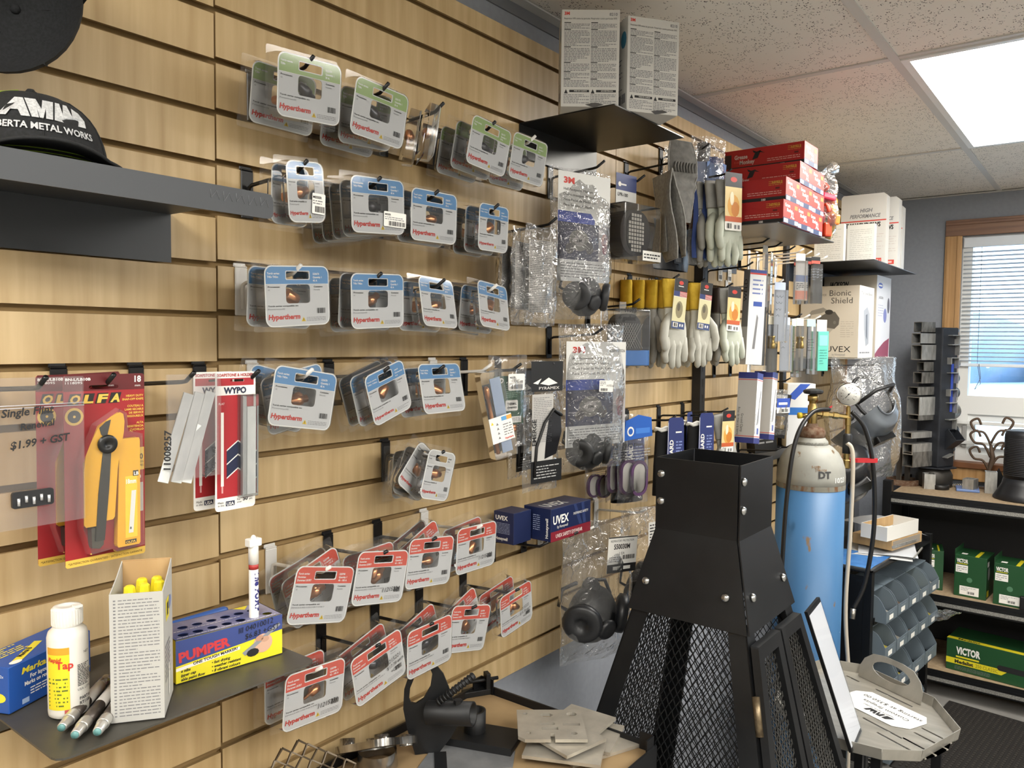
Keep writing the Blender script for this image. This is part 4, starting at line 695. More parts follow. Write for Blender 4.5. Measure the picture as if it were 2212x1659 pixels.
# black bagged item below and the clear bag behind
t = hung('black_pouch', 'black plastic wrapped pouch hanging under the grey liners', 'pouch', 1.931, 0, .045, -6, None); e = ext(t, -6, 1412, 1487, 478, 584); v = MB(); w = e[1]-e[0]; h = e[2]-e[3]
for sg in (-1, 1): v.grid(9, 13, lambda a, b: (e[0]+a*w, sg*.014*(4*a*(1-a))**.5*(1-.5*b)+.003*math.sin(9*a+7*b), e[3]+b*h), C('#17191f', .22, name='black_film'))
v.build('pouch', t); v = MB(); v.grid(7, 9, lambda a, b: (e[0]+w*(.1+.6*a), -.012+.008*math.sin(5*a+4*b), e[2]+(.20)*b), BAG); v.build('clear_bag_top', t); v = MB(); v.x = Matrix.Translation((e[0]+w*.55, -.0165, e[3]+.03)); v.rect(-.02, -.012, .028, .018, C('#2b2d33', .4), 1); v.barcode(-.012, -.006, .018, .006, C('#8a8c92', .5), 2); v.build('label', t)
# ---- blue bagged caps
t = hung('welding_cap_bag', 'clear bag of folded blue cloth beside the grey liners', 'bag', 2.133, -1, .128, -24, None, 'black peg hook holding the bag of blue cloth'); e = ext(t, -24, 1489, 1566, 296, 572); bagx(t, e, .05, 41, amp=1.5); w = e[1]-e[0]
for i, (u0, u1, v0, v1, c) in enumerate(((.0, .42, .04, .62, '#2f437c'), (.36, .98, .03, .80, '#6d86b4'), (.05, .62, .45, .80, '#8fa0c6'), (.55, .95, .1, .86, '#3e5590'))):
    q = MB(); q.grid(9, 15, lambda a, b: (e[0]+w*(u0+(u1-u0)*a), -.016+.006*i-.006*math.sin(10*a+i)+.003*math.sin(8*b+i*2), e[3]+(e[2]-e[3])*(v0+(v1-v0)*b)), NM('blue_cloth_%d' % i, c, c, (40, 40, 40), .8)); q.build('folded_cloth', t)
v = MB(); v.x = Matrix.Translation((e[0]+w*.62, -.03, e[3]+.10)); v.rect(0, 0, .022, .05, C('#cfd4dc', .5), 1); v.rect(0, -.06, .022, -.01, C('#c3c9d4', .5), 1); v.barcode(.004, .005, .018, .022, INK, 2, 6); v.build('sticker', t)
# ---- gloves
def tubeglove(t, body, cuff, w=.105, L=.25, cl=.075, thumb=-1, tk=.022, y=0., spread=1.):
    v = MB(); hw = w/2
    def ring(z, a, b, dx=0.): return [(dx+a*math.cos(2*math.pi*k/16), y+b*math.sin(2*math.pi*k/16), z) for k in range(16)]
    v.loft([ring(-cl+.006, hw*.80, tk*.62), ring(-cl-.03, hw*.78, tk*.6), ring(-cl-.06, hw*.92, tk*.62), ring(-cl-.10, hw*.98, tk*.5), ring(-cl-.115, hw*.9, tk*.3)], body, True, True, True)
    fl = [.055, .07, .068, .052]; kk = w/.105
    for i in range(4):
        x = (i-1.5)*w*.235; z0 = -cl-.098; ln = fl[i]*(L-cl-.02)/.165; q = random.Random(i+int(w*1e4)).uniform(-.006, .006)
        v.tube([(x, y, z0+.015), (x, y-.002, z0-.01), (x*1.06*spread, y-.003+q, z0-ln*.55), (x*1.04*spread+q, y-.001+q, z0-ln*.9), (x*1.02*spread+q, y+q, z0-ln)], [k_*.0125*kk for k_ in (1, 1.03, .97, .84, .3)], body, 9)
    v.tube([(thumb*hw*.45, y-.004, -cl-.02), (thumb*hw*.95, y-.010, -cl-.05), (thumb*hw*1.12, y-.012, -cl-.085), (thumb*hw*1.02, y-.012, -cl-.112), (thumb*hw*.98, y-.012, -cl-.12)], [kk*k_ for k_ in (.012, .015, .014, .0115, .004)], body, 9); v.build('hand', t)
    q = MB(); q.loft([ring(-.004, hw*.95, tk*.5), ring(-.012, hw*.98, tk*.58), ring(-cl, hw*.86, tk*.66), ring(-cl-.004, hw*.84, tk*.6)], cuff, True, True, True); q.build('cuff', t); q = MB(); q.tube(ring(-cl-.002, hw*.85, tk*.66), .0009, C('#6d6a58', .7), 4, True); q.build('stitching', t)
PALE = NM('pale_goatskin', '#b5b4aa', '#c6c5bb', (25, 25, 25), .65, bump=.15, world=False); CUFFY = NM('yellow_cotton', '#c9a42a', '#d9b53a', (60, 60, 60), .8, world=False); GREYL = NM('grey_leather', '#8b8a86', '#9b9a95', (25, 25, 25), .7, world=False); PALEG = NM('pale_green_leather', '#b9beb0', '#c6cbbd', (25, 25, 25), .65, world=False)
def gtag(t, kind, x, y, z, rx, rz, w=.05, h=.14):
    s = MB(); s.prism(rrect(-w/2, -h, w/2, 0, .004, 2), 0, .0008, WHITE)
    if kind == 'usa':
        s.rect(-w/2, -h*.26, w/2, 0, C('#17181b', .4), 1); s.poly(ell(0, -h*.09, w*.17, w*.12, 10), RED, 2); s.rect(-w*.2, -h*.165, w*.2, -h*.15, WHITE, 2)
        for k in range(5): s.rect(-w*.05, -h*(.27+.022*k), w*.5, -h*(.258+.022*k), C('#b9303a', .5), 3)
        s.rect(-w*.5, -h*.37, w*.5, -h*.26, C('#e6e2da', .5), 1); s.rect(-w*.5, -h*.36, -w*.05, -h*.26, C('#2c3a72', .5), 2); s.rect(-w/2, -h*.86, w/2, -h*.37, C('#d9d2a8', .5), 1); s.poly(ell(0, -h*.62, w*.27, h*.17, 14), C('#8d8466', .6), 2); s.poly(ell(-w*.06, -h*.57, w*.12, h*.08, 12), C('#5f5846', .6), 3); s.rect(-w/2, -h, w/2, -h*.86, C('#3a4b78', .5), 2); s.rect(-w*.4, -h*.97, -w*.02, -h*.88, WHITE, 3); s.barcode(-w*.36, -h*.96, -w*.06, -h*.89, INK, 4, 6); s.rect(w*.1, -h*.95, w*.2, -h*.9, WHITE, 3); s.rect(w*.28, -h*.95, w*.38, -h*.9, WHITE, 3)
    else:
        s.rect(-w/2, -h*.25, w/2, 0, C('#26262a', .3), 1); s.poly(ell(0, -h*.12, w*.2, w*.12, 10), RED, 2); s.rect(-w*.5, -h*.85, w*.5, -h*.25, C('#e0c88e', .5), 1); s.poly(ell(0, -h*.58, w*.36, h*.2, 14), C('#d8a24a', .5), 2); s.poly(ell(w*.1, -h*.63, w*.24, h*.13, 12), C('#c47a2a', .5), 3); s.poly(ell(-w*.1, -h*.45, w*.12, h*.12, 12), C('#efe3c4', .5), 3); s.rect(-w*.5, -h*.85, w*.5, -h*.76, C('#c05a30', .5), 4); s.barcode(-w*.4, -h*.97, -w*.1, -h*.88, INK, 2, 6); s.rect(w*.05, -h*.97, w*.18, -h*.9, GREYINK, 2); s.rect(w*.25, -h*.97, w*.38, -h*.9, GREYINK, 2)
    s.build('hang_tag', t, (x, y, z), (R(rx), R(rz), 0))
hook(1.962, 4, 'black peg hook holding the first bunch of yellow cuffed gloves'); hook(2.128, 4, 'black peg hook holding the second bunch of yellow cuffed gloves'); hook(2.327, 4, 'black peg hook holding the grey gloves')
for i, (X, off, yw, body, cuff, tg, lab, ro) in enumerate((
    (1.962, .138, -22, PALE, CUFFY, 'usa', 'pale leather glove with yellow cuff and patriotic tag, outermost on its hook', 0), (1.955, .105, 48, PALE, CUFFY, None, 'yellow cuffed pale glove turned sideways behind the outermost one', -3), (1.945, .075, 52, GREYL, CUFFY, None, 'yellow cuffed grey glove turned sideways in the middle of its hook', -4), (1.93, .045, 50, PALE, CUFFY, None, 'yellow cuffed pale glove turned sideways near the slats', -5), (1.905, .022, 46, GREYL, CUFFY, None, 'yellow cuffed grey glove rearmost against the slats', -4),
    (2.128, .136, -22, PALE, CUFFY, 'usa', 'pale leather glove with yellow cuff and tag, beside the slotted upright', 0), (2.118, .10, 46, PALE, CUFFY, None, 'yellow cuffed pale glove turned sideways, left of the slotted upright', -3), (2.10, .065, 44, GREYL, CUFFY, None, 'yellow cuffed grey glove turned sideways behind the tagged pair by the upright', -3),
    (2.327, .138, -24, PALEG, GREYL, 'fire', 'pale green leather glove with an orange picture tag, lower hook', -6), (2.318, .10, 40, GREYL, C('#3a2f2c', .6), None, 'grey leather glove with brown cuff behind the pale green glove', -2), (2.305, .065, 38, GREYL, C('#3a2f2c', .6), None, 'grey leather glove hanging nearest the upright', 0))):
    t = thing('work_glove', lab, 'glove', (X, -off, gz(4)-.022), (R(-2), R(ro), R(yw)), 'hanging work gloves'); tubeglove(t, body, cuff, .088 if tg else .085, .262, .078, -1 if i % 2 == 0 else 1)
    MB().tube([(0, -.004, .002), (-.006, 0, -.012), (.006, .002, -.012), (0, .004, .002)], .0012, BLK, 5).build('hang_loop', t)
    if tg: gtag(t, tg, .004, -.025, -.004, 1, 6 if tg == 'usa' else 9, .046 if tg == 'usa' else .052, .135)
hook(2.148, 0, 'black peg hook holding the pale gloves with orange tags', False, .215)
for i, (X, off, yw, lab) in enumerate(((2.148, .203, -24, 'pale green glove with orange picture tag, high by the red cartons'), (2.145, .165, -10, 'pale grey glove hanging behind the high orange tagged glove'), (2.14, .125, 10, 'grey glove partly hidden behind the blue cloth bag'))):
    t = thing('work_glove', lab, 'glove', (X, -off, gz(0)-.04), (R(-2), R(-3), R(yw)), 'hanging work gloves'); tubeglove(t, PALEG if i < 2 else GREYL, GREYL, .092, .262, .078, -1)
    if i == 0: gtag(t, 'fire', .0, -.026, .012, 1, 3, .062, .16)
# ---- filter case on the long hook
t = hung('filter_case', 'clear case of a black mesh filter with bright blue label', 'respirator pack', 1.745, 5, .132, -18, None, 'black peg hook holding the clear filter case', dz=-.006); e = ext(t, -18, 1312, 1388, 668, 790); w = e[1]-e[0]; h = e[2]-e[3]; cx = (e[0]+e[1])/2; cz = (e[2]+e[3])/2
MB().box((cx, 0, cz), (w, .055, h), CLEAR).build('clear_case', t, bevel=.003); MB().box((cx, .002, e[3]+h*.14), (w-.004, .05, h*.27), C('#2373c4', .4)).build('blue_label', t, bevel=.002); v = MB(); v.prism(rrect(cx-w*.36, e[3]+h*.1, cx+w*.36, e[2]-h*.08, w*.3, 6), -.012, .02, C('#232327', .5)); fo = v.build('filter', t); bm_ = MB().box((0, 0, 0), (.0012, .0012, .075), C('#8e8b88', .5)).mesh('mesh_wire')
for i in range(9):
    for sg in (-1, 1): inst('mesh_wire', bm_, fo, (cx-.02+.008*(i-2.5), -.0135, cz+.004), (0, R(35*sg), 0))
v = MB(); v.text('11595', 0, .012, .012, INK, 1, shear=.2, bold=1); v.text('+ gasket', -.02, -.008, .012, INK, 1, shear=.2, bold=1); v.build('handwriting', t, (e[0]+.03, -.0285, e[2]-.02)); MB().box((cx-.01, 0, e[2]+.008), (.022, .001, .02), CLEAR).build('hang_tab', t)
# ---- electrode tube, green card bag, pyramex style eyewear bags
hook(1.166, 7, 'white peg hook holding the narrow electrode pack', True)
t = thing('electrode_pack', 'narrow clear pack of copper electrodes leaning off its hook', 'blister pack', (1.172, -.135, gz(7)-.03), (0, R(-13), R(-18))); v = MB(); v.prism(rrect(-.026, -.168, .026, .005, .006, 3), -.020, .0, CLEAR); v.build('clear_shell', t); MB().bx(-.002, .022, -.012, -.010, -.16, -.012, C('#9fb0cc', .3, .2)).build('blue_liner', t); MB().bx(-.022, -.003, -.011, -.010, -.155, -.02, C('#2a2a2d', .4)).build('dark_liner', t)
v = MB(); v.bx(-.026, .026, -.0215, -.0205, -.135, -.085, WHITE); v.x = Matrix.Translation((0, -.0215, 0)); v.rect(.002, -.095, .014, -.087, C('#5a9bd0', .5), 1); v.rect(.014, -.095, .026, -.087, C('#e2a24a', .5), 1); v.text('Hypertherm', .003, -.132, .0045, RED, 1, bold=1, w=.02); v.lines(.003, -.125, .024, -.10, 5, GREYINK, 1, .35, 8)
for k in range(4): v.poly([(-.012, -.101-.009*k), (-.006, -.101-.009*k), (-.009, -.096-.009*k)], GREYINK, 1)
v.poly([(-.023, -.098), (-.017, -.098), (-.02, -.092)], YELW, 1); v.build('paper_band', t); q = MB(); q.lathe([(.003, 0), (.0045, .003), (.0045, .03), (.006, .032), (.006, .05), (.004, .052), (.004, .11), (.0055, .112), (.0055, .128), (.003, .135)], COPPER, 14, (-.014, -.014, -.158), (0, 0, 1)); q.build('electrode', t)
t = hung('contact_tip_bag', 'clear bag with a dark green card and copper tips', 'bag', 1.261, 7, .138, -6, None, 'black peg hook holding the green carded bag'); e = ext(t, -6, 1056, 1136, 768, 968); bagx(t, e, .014, 61, BAGSOFT); c = ext(t, -6, 1066, 1130, 812, 917); s = MB(); w, h = c[1]-c[0], c[2]-c[3]; s.prism([(c[0], c[3]), (c[1], c[3]), (c[1], c[2]), (c[0], c[2])], -.001, 0, C('#1f4a34', .45)); s.x = Matrix.Translation((0, -.001, 0)); U = lambda u: c[0]+u*w; V = lambda q: c[2]-q*h
s.text('TD', U(.08), V(.14), h*.1, WHITE, 2, bold=2, shear=.2); s.lines(U(.4), V(.45), U(.92), V(.17), 7, C('#7fa08c', .5), 1, .3, 4); s.prism(rrect(U(.38), V(.72), U(.80), V(.50), .003, 2), -.0006, -.0004, WHITE); s.text('THERMAL', U(.43), V(.60), h*.05, INK, 4, bold=1, w=w*.32); s.text('dynamics', U(.43), V(.67), h*.05, INK, 4, bold=1, w=w*.32, shear=.2); s.rect(U(.3), V(.97), U(.92), V(.84), WHITE, 2); s.poly([(U(.33), V(.95)), (U(.43), V(.95)), (U(.38), V(.86))], INK, 3); s.lines(U(.46), V(.95), U(.9), V(.86), 3, GREYINK, 3, .4, 2); s.build('green_card', t)
v = MB(); v.prism(rrect(U(.42), V(.30), U(.98), V(-.04), .003, 2), -.0055, -.005, WHITE); v.x = Matrix.Translation((0, -.0055, 0)); v.text('MESSER', U(.47), V(.05), h*.035, GREYINK, 1, bold=1); v.text('3.45 ea', U(.6), V(.14), h*.07, INK, 1, shear=.3); v.barcode(U(.5), V(.27), U(.92), V(.18), INK, 1); v.build('price_sticker', t)
for i in range(2): q = MB(); q.lathe([(.002, 0), (.004, .006), (.004, .05), (.0055, .052), (.0055, .058), (.004, .06)], COPPER, 12, (U(.05), -.002, V(1.12+.06*i)), (1, .05, .12)); q.build('copper_tip', t)
hook(1.375, 7, 'black peg hook holding the eyewear bags')
for i, (off, l, r, tp, bt) in enumerate(((.135, 1130, 1203, 780, 1058), (.085, 1098, 1140, 800, 1030))):
    t = hung('eyewear_bag', ['clear bag of black safety glasses with white pyramid logo', 'clear bag of black safety glasses behind the logo bag'][i], 'bag', 1.375, 7, off, -8 if i == 0 else 4, 'bagged safety glasses'); e = ext(t, -8 if i == 0 else 4, l, r, tp, bt); w, h = e[1]-e[0], e[2]-e[3]; bagx(t, e, .03, 71+i); U = lambda u: e[0]+u*w; V = lambda q: e[2]-q*h; s = MB(); s.x = Matrix.Translation((0, -.0175, 0))
    s.poly([(U(.05), V(.23)), (U(.97), V(.23)), (U(.98), V(0)), (U(.04), V(0))], C('#1a1b1d', .35), 0); s.poly([(U(.1), V(.165)), (U(.34), V(.13)), (U(.24), V(.175))], WHITE, 1); s.poly([(U(.3), V(.17)), (U(.55), V(.125)), (U(.82), V(.17)), (U(.55), V(.185))], WHITE, 1); s.text('PYRAMEX', U(.27), V(.215), h*.022, WHITE, 1, w=w*.6); s.rect(U(.08), V(.8), U(.7), V(.25), C('#b5b3af', .6), 0); s.lines(U(.12), V(.62), U(.66), V(.27), 26, GREYINK, 1, .35, 6); s.text('EMERGE', U(.2), V(.64), h*.045, INK, 2, rot=90, bold=1, w=h*.2); s.rect(U(.06), V(.93), U(.97), V(.76), C('#18191b', .35), 1); s.lines(U(.15), V(.90), U(.9), V(.79), 5, C('#bdbdbd', .5), 2, .3, 4); s.build('printed_film', t)
    q = MB(); fr = [(U(.62+.3*math.cos(a)*.9), -.004-.012*math.sin(a), V(.52)-.1*h*1.3*math.sin(a)*1.3) for a in [2*math.pi*k/20 for k in range(20)]]; q.x = Matrix.Translation((0, -.017, 0)); q._flat([(U(.45), V(.75)), (U(.8), V(.72)), (U(.96), V(.55)), (U(.92), V(.40)), (U(.7), V(.36)), (U(.58), V(.42)), (U(.5), V(.58))], C('#1c1c1f', .12, coat=1.), 3, ()); q.build('lens', t); q = MB(); q.tube([(U(.15), -.019, V(.88)), (U(.2), -.02, V(.65)), (U(.42), -.021, V(.47)), (U(.68), -.021, V(.37)), (U(.93), -.02, V(.42))], .0035, BLK, 6); q.build('temple_arm', t)
# ---- filter bags with blue header
hook(1.780, 9, 'black peg hook holding the blue topped filter bags')
for i, (off, l, r, tp, bt, yw) in enumerate(((.140, 1334, 1400, 895, 1086, -14), (.10, 1310, 1352, 905, 1080, -5), (.06, 1264, 1322, 960, 1085, -10))):
    t = hung('filter_bag', ['clear bag of purple edged oval filters under a blue header', 'clear bag of purple edged filters behind the blue headed one', 'clear bag of purple edged filters peeking below the mask bag'][i], 'bag', 1.780, 9, off, yw, 'purple filter bags'); e = ext(t, yw, l, r, tp, bt); w, h = e[1]-e[0], e[2]-e[3]; bagx(t, e, .03, 81+i, BAGSOFT); U = lambda u: e[0]+u*w; V = lambda q: e[2]-q*h
    s = MB(); s.x = Matrix.Translation((0, -.016, 0)); s.poly([(U(.03), V(.28)), (U(.97), V(.25)), (U(.93), V(.04)), (U(.5), V(0)), (U(.1), V(.06))], C('#1f5bb5', .4), 0); s.poly(ell(U(.25), V(.18), w*.11, w*.11, 12), WHITE, 1); s.poly(ell(U(.25), V(.18), w*.07, w*.07, 12), C('#1f5bb5', .4), 2); s.rect(U(.42), V(.21), U(.88), V(.15), C('#3f7bd0', .4), 1); s.text('P100 Filters', U(.08), V(.35), h*.04, INK, 1, bold=1, w=w*.6); s.lines(U(.08), V(.5), U(.9), V(.37), 4, C('#a8a8a6', .6), 1, .3, 3); s.build('header_print', t)
    for k in range(2):
        cx, cz = U(.34+.28*k), V(.70+.02*k); q = MB(); q.prism(rrect(cx-w*.27, cz-h*.2, cx+w*.27, cz+h*.2, w*.25, 6), -.004-.008*k, .002-.008*k, PURP, [rrect(cx-w*.2, cz-h*.165, cx+w*.2, cz+h*.165, w*.18, 6)]); fo = q.build('filter_rim', t, bevel=.002); q = MB(); q.prism(rrect(cx-w*.2, cz-h*.165, cx+w*.2, cz+h*.165, w*.18, 6), -.001-.008*k, .001-.008*k, C('#d9d6cf', .7)); q.build('filter_medium', fo)
# ---- black arm sleeves with navy header cards
for i, (X, hk) in enumerate(((1.958, 'black peg hook holding the first pair of knit sleeves'), (2.152, 'black peg hook holding the middle knit sleeves'), (2.315, 'black peg hook holding the last knit sleeves by the upright'))): hook(X, 9, hk)
for i, (X, off, yw, lab) in enumerate(((1.80, .10, -20, 'black knit sleeve with upright lettered navy card, first in its row'), (1.958, .136, -20, 'black knit sleeve with white cuff and plain navy card'), (2.152, .138, -20, 'black knit sleeve whose navy card faces outward, middle of its row'), (2.135, .09, 10, 'black knit sleeve with white cuff half behind the outward card'))):
    t = hung('knit_sleeve', lab, 'sleeve', X, 9, off, yw, 'navy carded knit sleeves'); v = MB(); pr = [(.052, -.20), (.05, -.12), (.046, -.05), (.045, -.022)]; v.loft([[(.0+r*math.cos(2*math.pi*k/18), .006+r*.35*math.sin(2*math.pi*k/18), z) for k in range(18)] for r, z in pr], C('#131315', .9), True, True, True); v.build('sleeve', t); v = MB(); v.tube([(.0+.046*math.cos(2*math.pi*k/18), .006+.017*math.sin(2*math.pi*k/18), -.021+.003*math.sin(k*2.1)) for k in range(18)], .0045, C('#dddcd6', .7), 6, True); v.build('white_cuff', t)
    s = MB(); s.x = Matrix.Translation((.0, -.0185, 0)); s.prism([(-.028, -.17), (.038, -.17), (.034, .0), (.028, .012), (-.018, .012), (-.024, .0)], 0, .0008, C('#23306a', .45)); s.rect(-.024, -.17, -.0225, .0, WHITE, 1); s.text('SENTIGARD', -.004, -.148, .014, WHITE, 1, rot=90, bold=1, w=.10); s.rect(.004, -.03, .026, -.026, WHITE, 1); s.lines(.006, -.10, .028, -.05, 6, C('#7f8fc4', .5), 1, .4, 4); s.lines(.006, -.145, .028, -.12, 3, WHITE, 1, .5, 7); s.build('navy_card', t)
t = thing('work_glove', 'grey leather glove with orange picture tag, beside the knit sleeves', 'glove', (2.315, -.135, gz(9)-.026), (R(-2), R(-8), R(-22)), 'hanging work gloves'); tubeglove(t, GREYL, GREYL, .09, .26, .078, -1); gtag(t, 'fire', .004, -.024, .004, 4, 8, .05, .13)
# ---- boxed safety eyewear resting on two hooks
hook(1.361, 12, 'black peg hook under the left end of the navy eyewear cartons'); hook(1.478, 12, 'black peg hook under the right end of the navy eyewear cartons')
NB = C('#18234a', .4, name='navy_carton'); CR = C('#7d1f2e', .4, name='crimson_band'); zu = gz(12)-.0215
def uvex(t, w, dp, h):
    MB().bx(0, w, 0, dp, 0, h, NB).build('carton', t, bevel=.001); s = MB(); s.rect(0, 0, w, h*.3, CR, 1); s.text('UVEX', w*.05, h*.52, h*.26, WHITE, 2, w=w*.38, bold=1); s.text('by Honeywell', w*.15, h*.38, h*.09, WHITE, 2, w=w*.26); s.text('UVEX SAFETY EYEWEAR', w*.12, h*.09, h*.12, WHITE, 2, w=w*.66); s.text('INSPIRING SAFETY', w*.55, h*.66, h*.08, WHITE, 2, w=w*.38)
    for k in range(2): s.poly([(w*(.55+.2*k), h*.98), (w*(.62+.2*k), h*.98), (w*(.78+.1*k), h*.32), (w*(.7+.1*k), h*.32)], C('#2c3a66', .4), 1)
    s.onface('L', w, dp, h); s.text('UVEX', dp*.18, h*.1, h*.16, WHITE, 1, rot=90, w=h*.5, bold=1); s.lines(dp*.35, h*.3, dp*.6, h*.8, 8, C('#9aa3c0', .5), 1, .35, 3); s.text('Honeywell', dp*.9, h*.1, h*.1, WHITE, 1, rot=90, w=h*.6, bold=1); s.onface('T', w, dp, h); s.text('UVEX', w*.1, dp*.25, dp*.4, C('#c9c9c6', .5), 1, w=w*.5, bold=1); s.build('print', t)
t = thing('eyewear_box', 'navy and crimson carton of safety eyewear with white lettering on its long side', 'box', (1.388, -.142, zu), (0, 0, R(-2)), 'navy eyewear cartons'); uvex(t, .152, .075, .072)
t = thing('eyewear_box', 'navy carton of safety eyewear end on, tucked behind the lettered one', 'box', (1.318, -.060, zu), (0, 0, R(-90)), 'navy eyewear cartons'); w, dp, h = .055, .062, .068
MB().bx(-.02, w-.02, 0, dp, 0, h, NB).build('carton', t, bevel=.001); s = MB(); s.x = Matrix.Translation((-.02, 0, 0)); s.text('UVEX', w*.1, h*.74, h*.14, WHITE, 1, w=w*.6, bold=1); s.lines(w*.14, h*.3, w*.8, h*.66, 8, C('#9aa3c0', .5), 1, .35, 5); s.text('Honeywell', w*.1, h*.1, h*.1, WHITE, 1, w=w*.6, bold=1); s.build('print', t)
# ---- bagged black respirators at the bottom
hook(1.545, 12, 'white peg hook holding the labelled respirator bag', True); hook(1.80, 12, 'white peg hook holding the second respirator bag', True)
t = hung('respirator_bag', 'large clear bag of a black respirator with white data label', 'respirator pack', 1.545, 12, .135, -16, 'large respirator bags'); e = ext(t, -16, 1213, 1357, 1124, 1418); bagx(t, e, .09, 91, nu=17, nv=21, amp=1.4); x, z = loc(1280, 1325, t.location, R(-16)); respirator(t, (x, .0, z), 1.35, BLK, C('#202124', .4)); x0, x1, zt, zb = ext(t, -16, 1288, 1350, 1150, 1225); s = MB(); s.x = Matrix.Translation((x0, -.036, zb)) @ Matrix.Rotation(R(4), 4, 'Y'); w, h = x1-x0, zt-zb
s.prism([(0, 0), (w, 0), (w, h), (0, h)], 0, .0005, WHITE); s.rect(0, 0, w, h*.24, INK, 1); s.rect(0, h*.97, w, h, INK, 1); s.text('550030M', w*.2, h*.66, h*.14, INK, 1, bold=1, w=w*.55); s.text('RESPIRATORY PROTECTION', w*.08, h*.86, h*.06, INK, 1, w=w*.8); s.text('1 EA', w*.4, h*.5, h*.08, INK, 1); s.barcode(w*.5, h*.36, w*.95, h*.48, INK, 1); s.lines(w*.06, h*.3, w*.45, h*.46, 3, GREYINK, 1, .4); s.lines(w*.2, h*.04, w*.8, h*.2, 1, WHITE, 2, .6, 5); s.build('data_label', t)
t = hung('respirator_bag', 'large clear bag of a black respirator partly behind the black firepit stack', 'respirator pack', 1.80, 12, .13, -14, 'large respirator bags'); e = ext(t, -14, 1340, 1440, 1095, 1330); bagx(t, e, .07, 95, amp=1.4); x, z = loc(1390, 1270, t.location, R(-14)); respirator(t, (x, 0, z), 1.1, BLK, BLK); v = MB(); v.x = Matrix.Translation((loc(1378, 1140, t.location, R(-14))[0], -.036, loc(1378, 1140, t.location, R(-14))[1])); v.rect(0, -.04, .09, .02, WHITE, 1); v.lines(.005, -.038, .085, .016, 7, INK, 2, .4, 2); v.build('data_label', t)
# ================================================================ upper steel shelf with mask cartons
PSTEEL = NM('dark_polished_steel', '#2c2c2b', '#3d3c39', (6, 6, 6), .3, .7)
l_shelf('steel_shelf', 'dark polished steel shelf under the two white mask cartons', 1.445, 1.775, 2.155, .249, PSTEEL, flange=.075, r=.003)
MC = C('#c4c2bd', .55, name='mask_carton')
def maskbox(label, loc_, an):
    t = thing('mask_carton', label, 'box', loc_, (0, 0, an), 'white mask cartons'); w, dp, h = .122, .105, .2
    MB().bx(0, w, 0, dp, 0, h, MC).build('carton', t, bevel=.0015); s = MB(); s.text('3M', .006, h-.0115, .0065, RED, 1, bold=2); s.text('8210', w-.005, h-.013, .0062, GREYINK, 1, al='r', bold=1)
    for c, x in ((0, .006), (1, w*.51)):
        s.text(('Respirateur N95 contre les particules', 'Respirador contra particulas N95')[c], x, h-.0205, .0038, INK, 1, w=w*.44)
        for z0, z1, n, sd in ((.16, .172, 4, 1), (.124, .158, 11, 2), (.092, .122, 9, 3), (.073, .09, 5, 4), (.058, .071, 4, 5), (.04, .056, 5, 6)): s.rect(x, z1-.0002, x+.014, z1+.0016, INK, 1); s.lines(x, z0, x+w*.44, z1-.001, n, GREYINK, 1, .5, sd+c*9)
        s.rect(x+.012, .0295, x+w*.44, .0345, INK, 1); s.poly([(x+.001, .027), (x+.009, .027), (x+.005, .036)], INK, 1); s.text('ADVERTENCIA' if c else 'MISE EN GARDE', x+.022, .0308, .0028, WHITE, 2); s.lines(x, .006, x+w*.44, .026, 6, GREYINK, 1, .45, 20+c)
    s.onface('L', w, dp, h); s.lines(.01, .03, .08, .12, 10, GREYINK, 1, .3, 5); s.poly(ell(dp-.02, .155, .014, .018, 14), C('#2f6f8c', .5), 1); s.rect(dp-.05, .02, dp-.03, .04, GREYINK, 1); s.rect(dp-.026, .02, dp-.008, .04, GREYINK, 1); s.onface('B', w, dp, h); s.poly([(.05, .12), (.07, .1), (.09, .12), (.07, .135)], GREYINK, 1); s.build('print', t)
a_ = math.atan2(-.10, .076)
maskbox('white printed mask carton at the outer end of the dark shelf', (1.398, -.146, 2.1556), a_); maskbox('white printed mask carton with a blue oval on its side', (1.506, -.243, 2.1556), math.atan2(-.078, .110))
# ================================================================ far stretch of the wall, beyond the slotted upright
# ---- red glove cartons
l_shelf('steel_shelf', 'steel shelf carrying the stacked red glove cartons', 2.19, 2.725, 1.9985, .335, C('#5a5b5d', .35, .6, name='galvanised_shelf'), flange=.09, r=.003)
RC = C('#a5201f', .42, name='red_carton'); RC2 = C('#c8372c', .45, name='light_red_print'); gcm = MB(); w, dp, h = .122, .245, .0635; gcm.bx(0, w, 0, dp, 0, h, RC); gcm = gcm.mesh('carton')
s = MB(); s.onface('L', w, dp, h); s.rect(0, 0, dp, h*.17, INK, 1); s.text('100', dp*.72, h*.03, h*.1, WHITE, 2, bold=1); s.text('XL/10', dp*.06, h*.03, h*.1, WHITE, 2); s.text('Grease', dp*.13, h*.55, h*.2, C('#c9b9b3', .5), 2, w=dp*.17, bold=1); s.text('Monkey', dp*.2, h*.29, h*.2, C('#c9b9b3', .5), 2, w=dp*.19, bold=1); s.text('5 mil', dp*.13, h*.36, h*.1, C('#d65d52', .5), 2); s.rect(0, h*.17, dp*.09, h*.8, C('#2a1c1c', .5), 1)
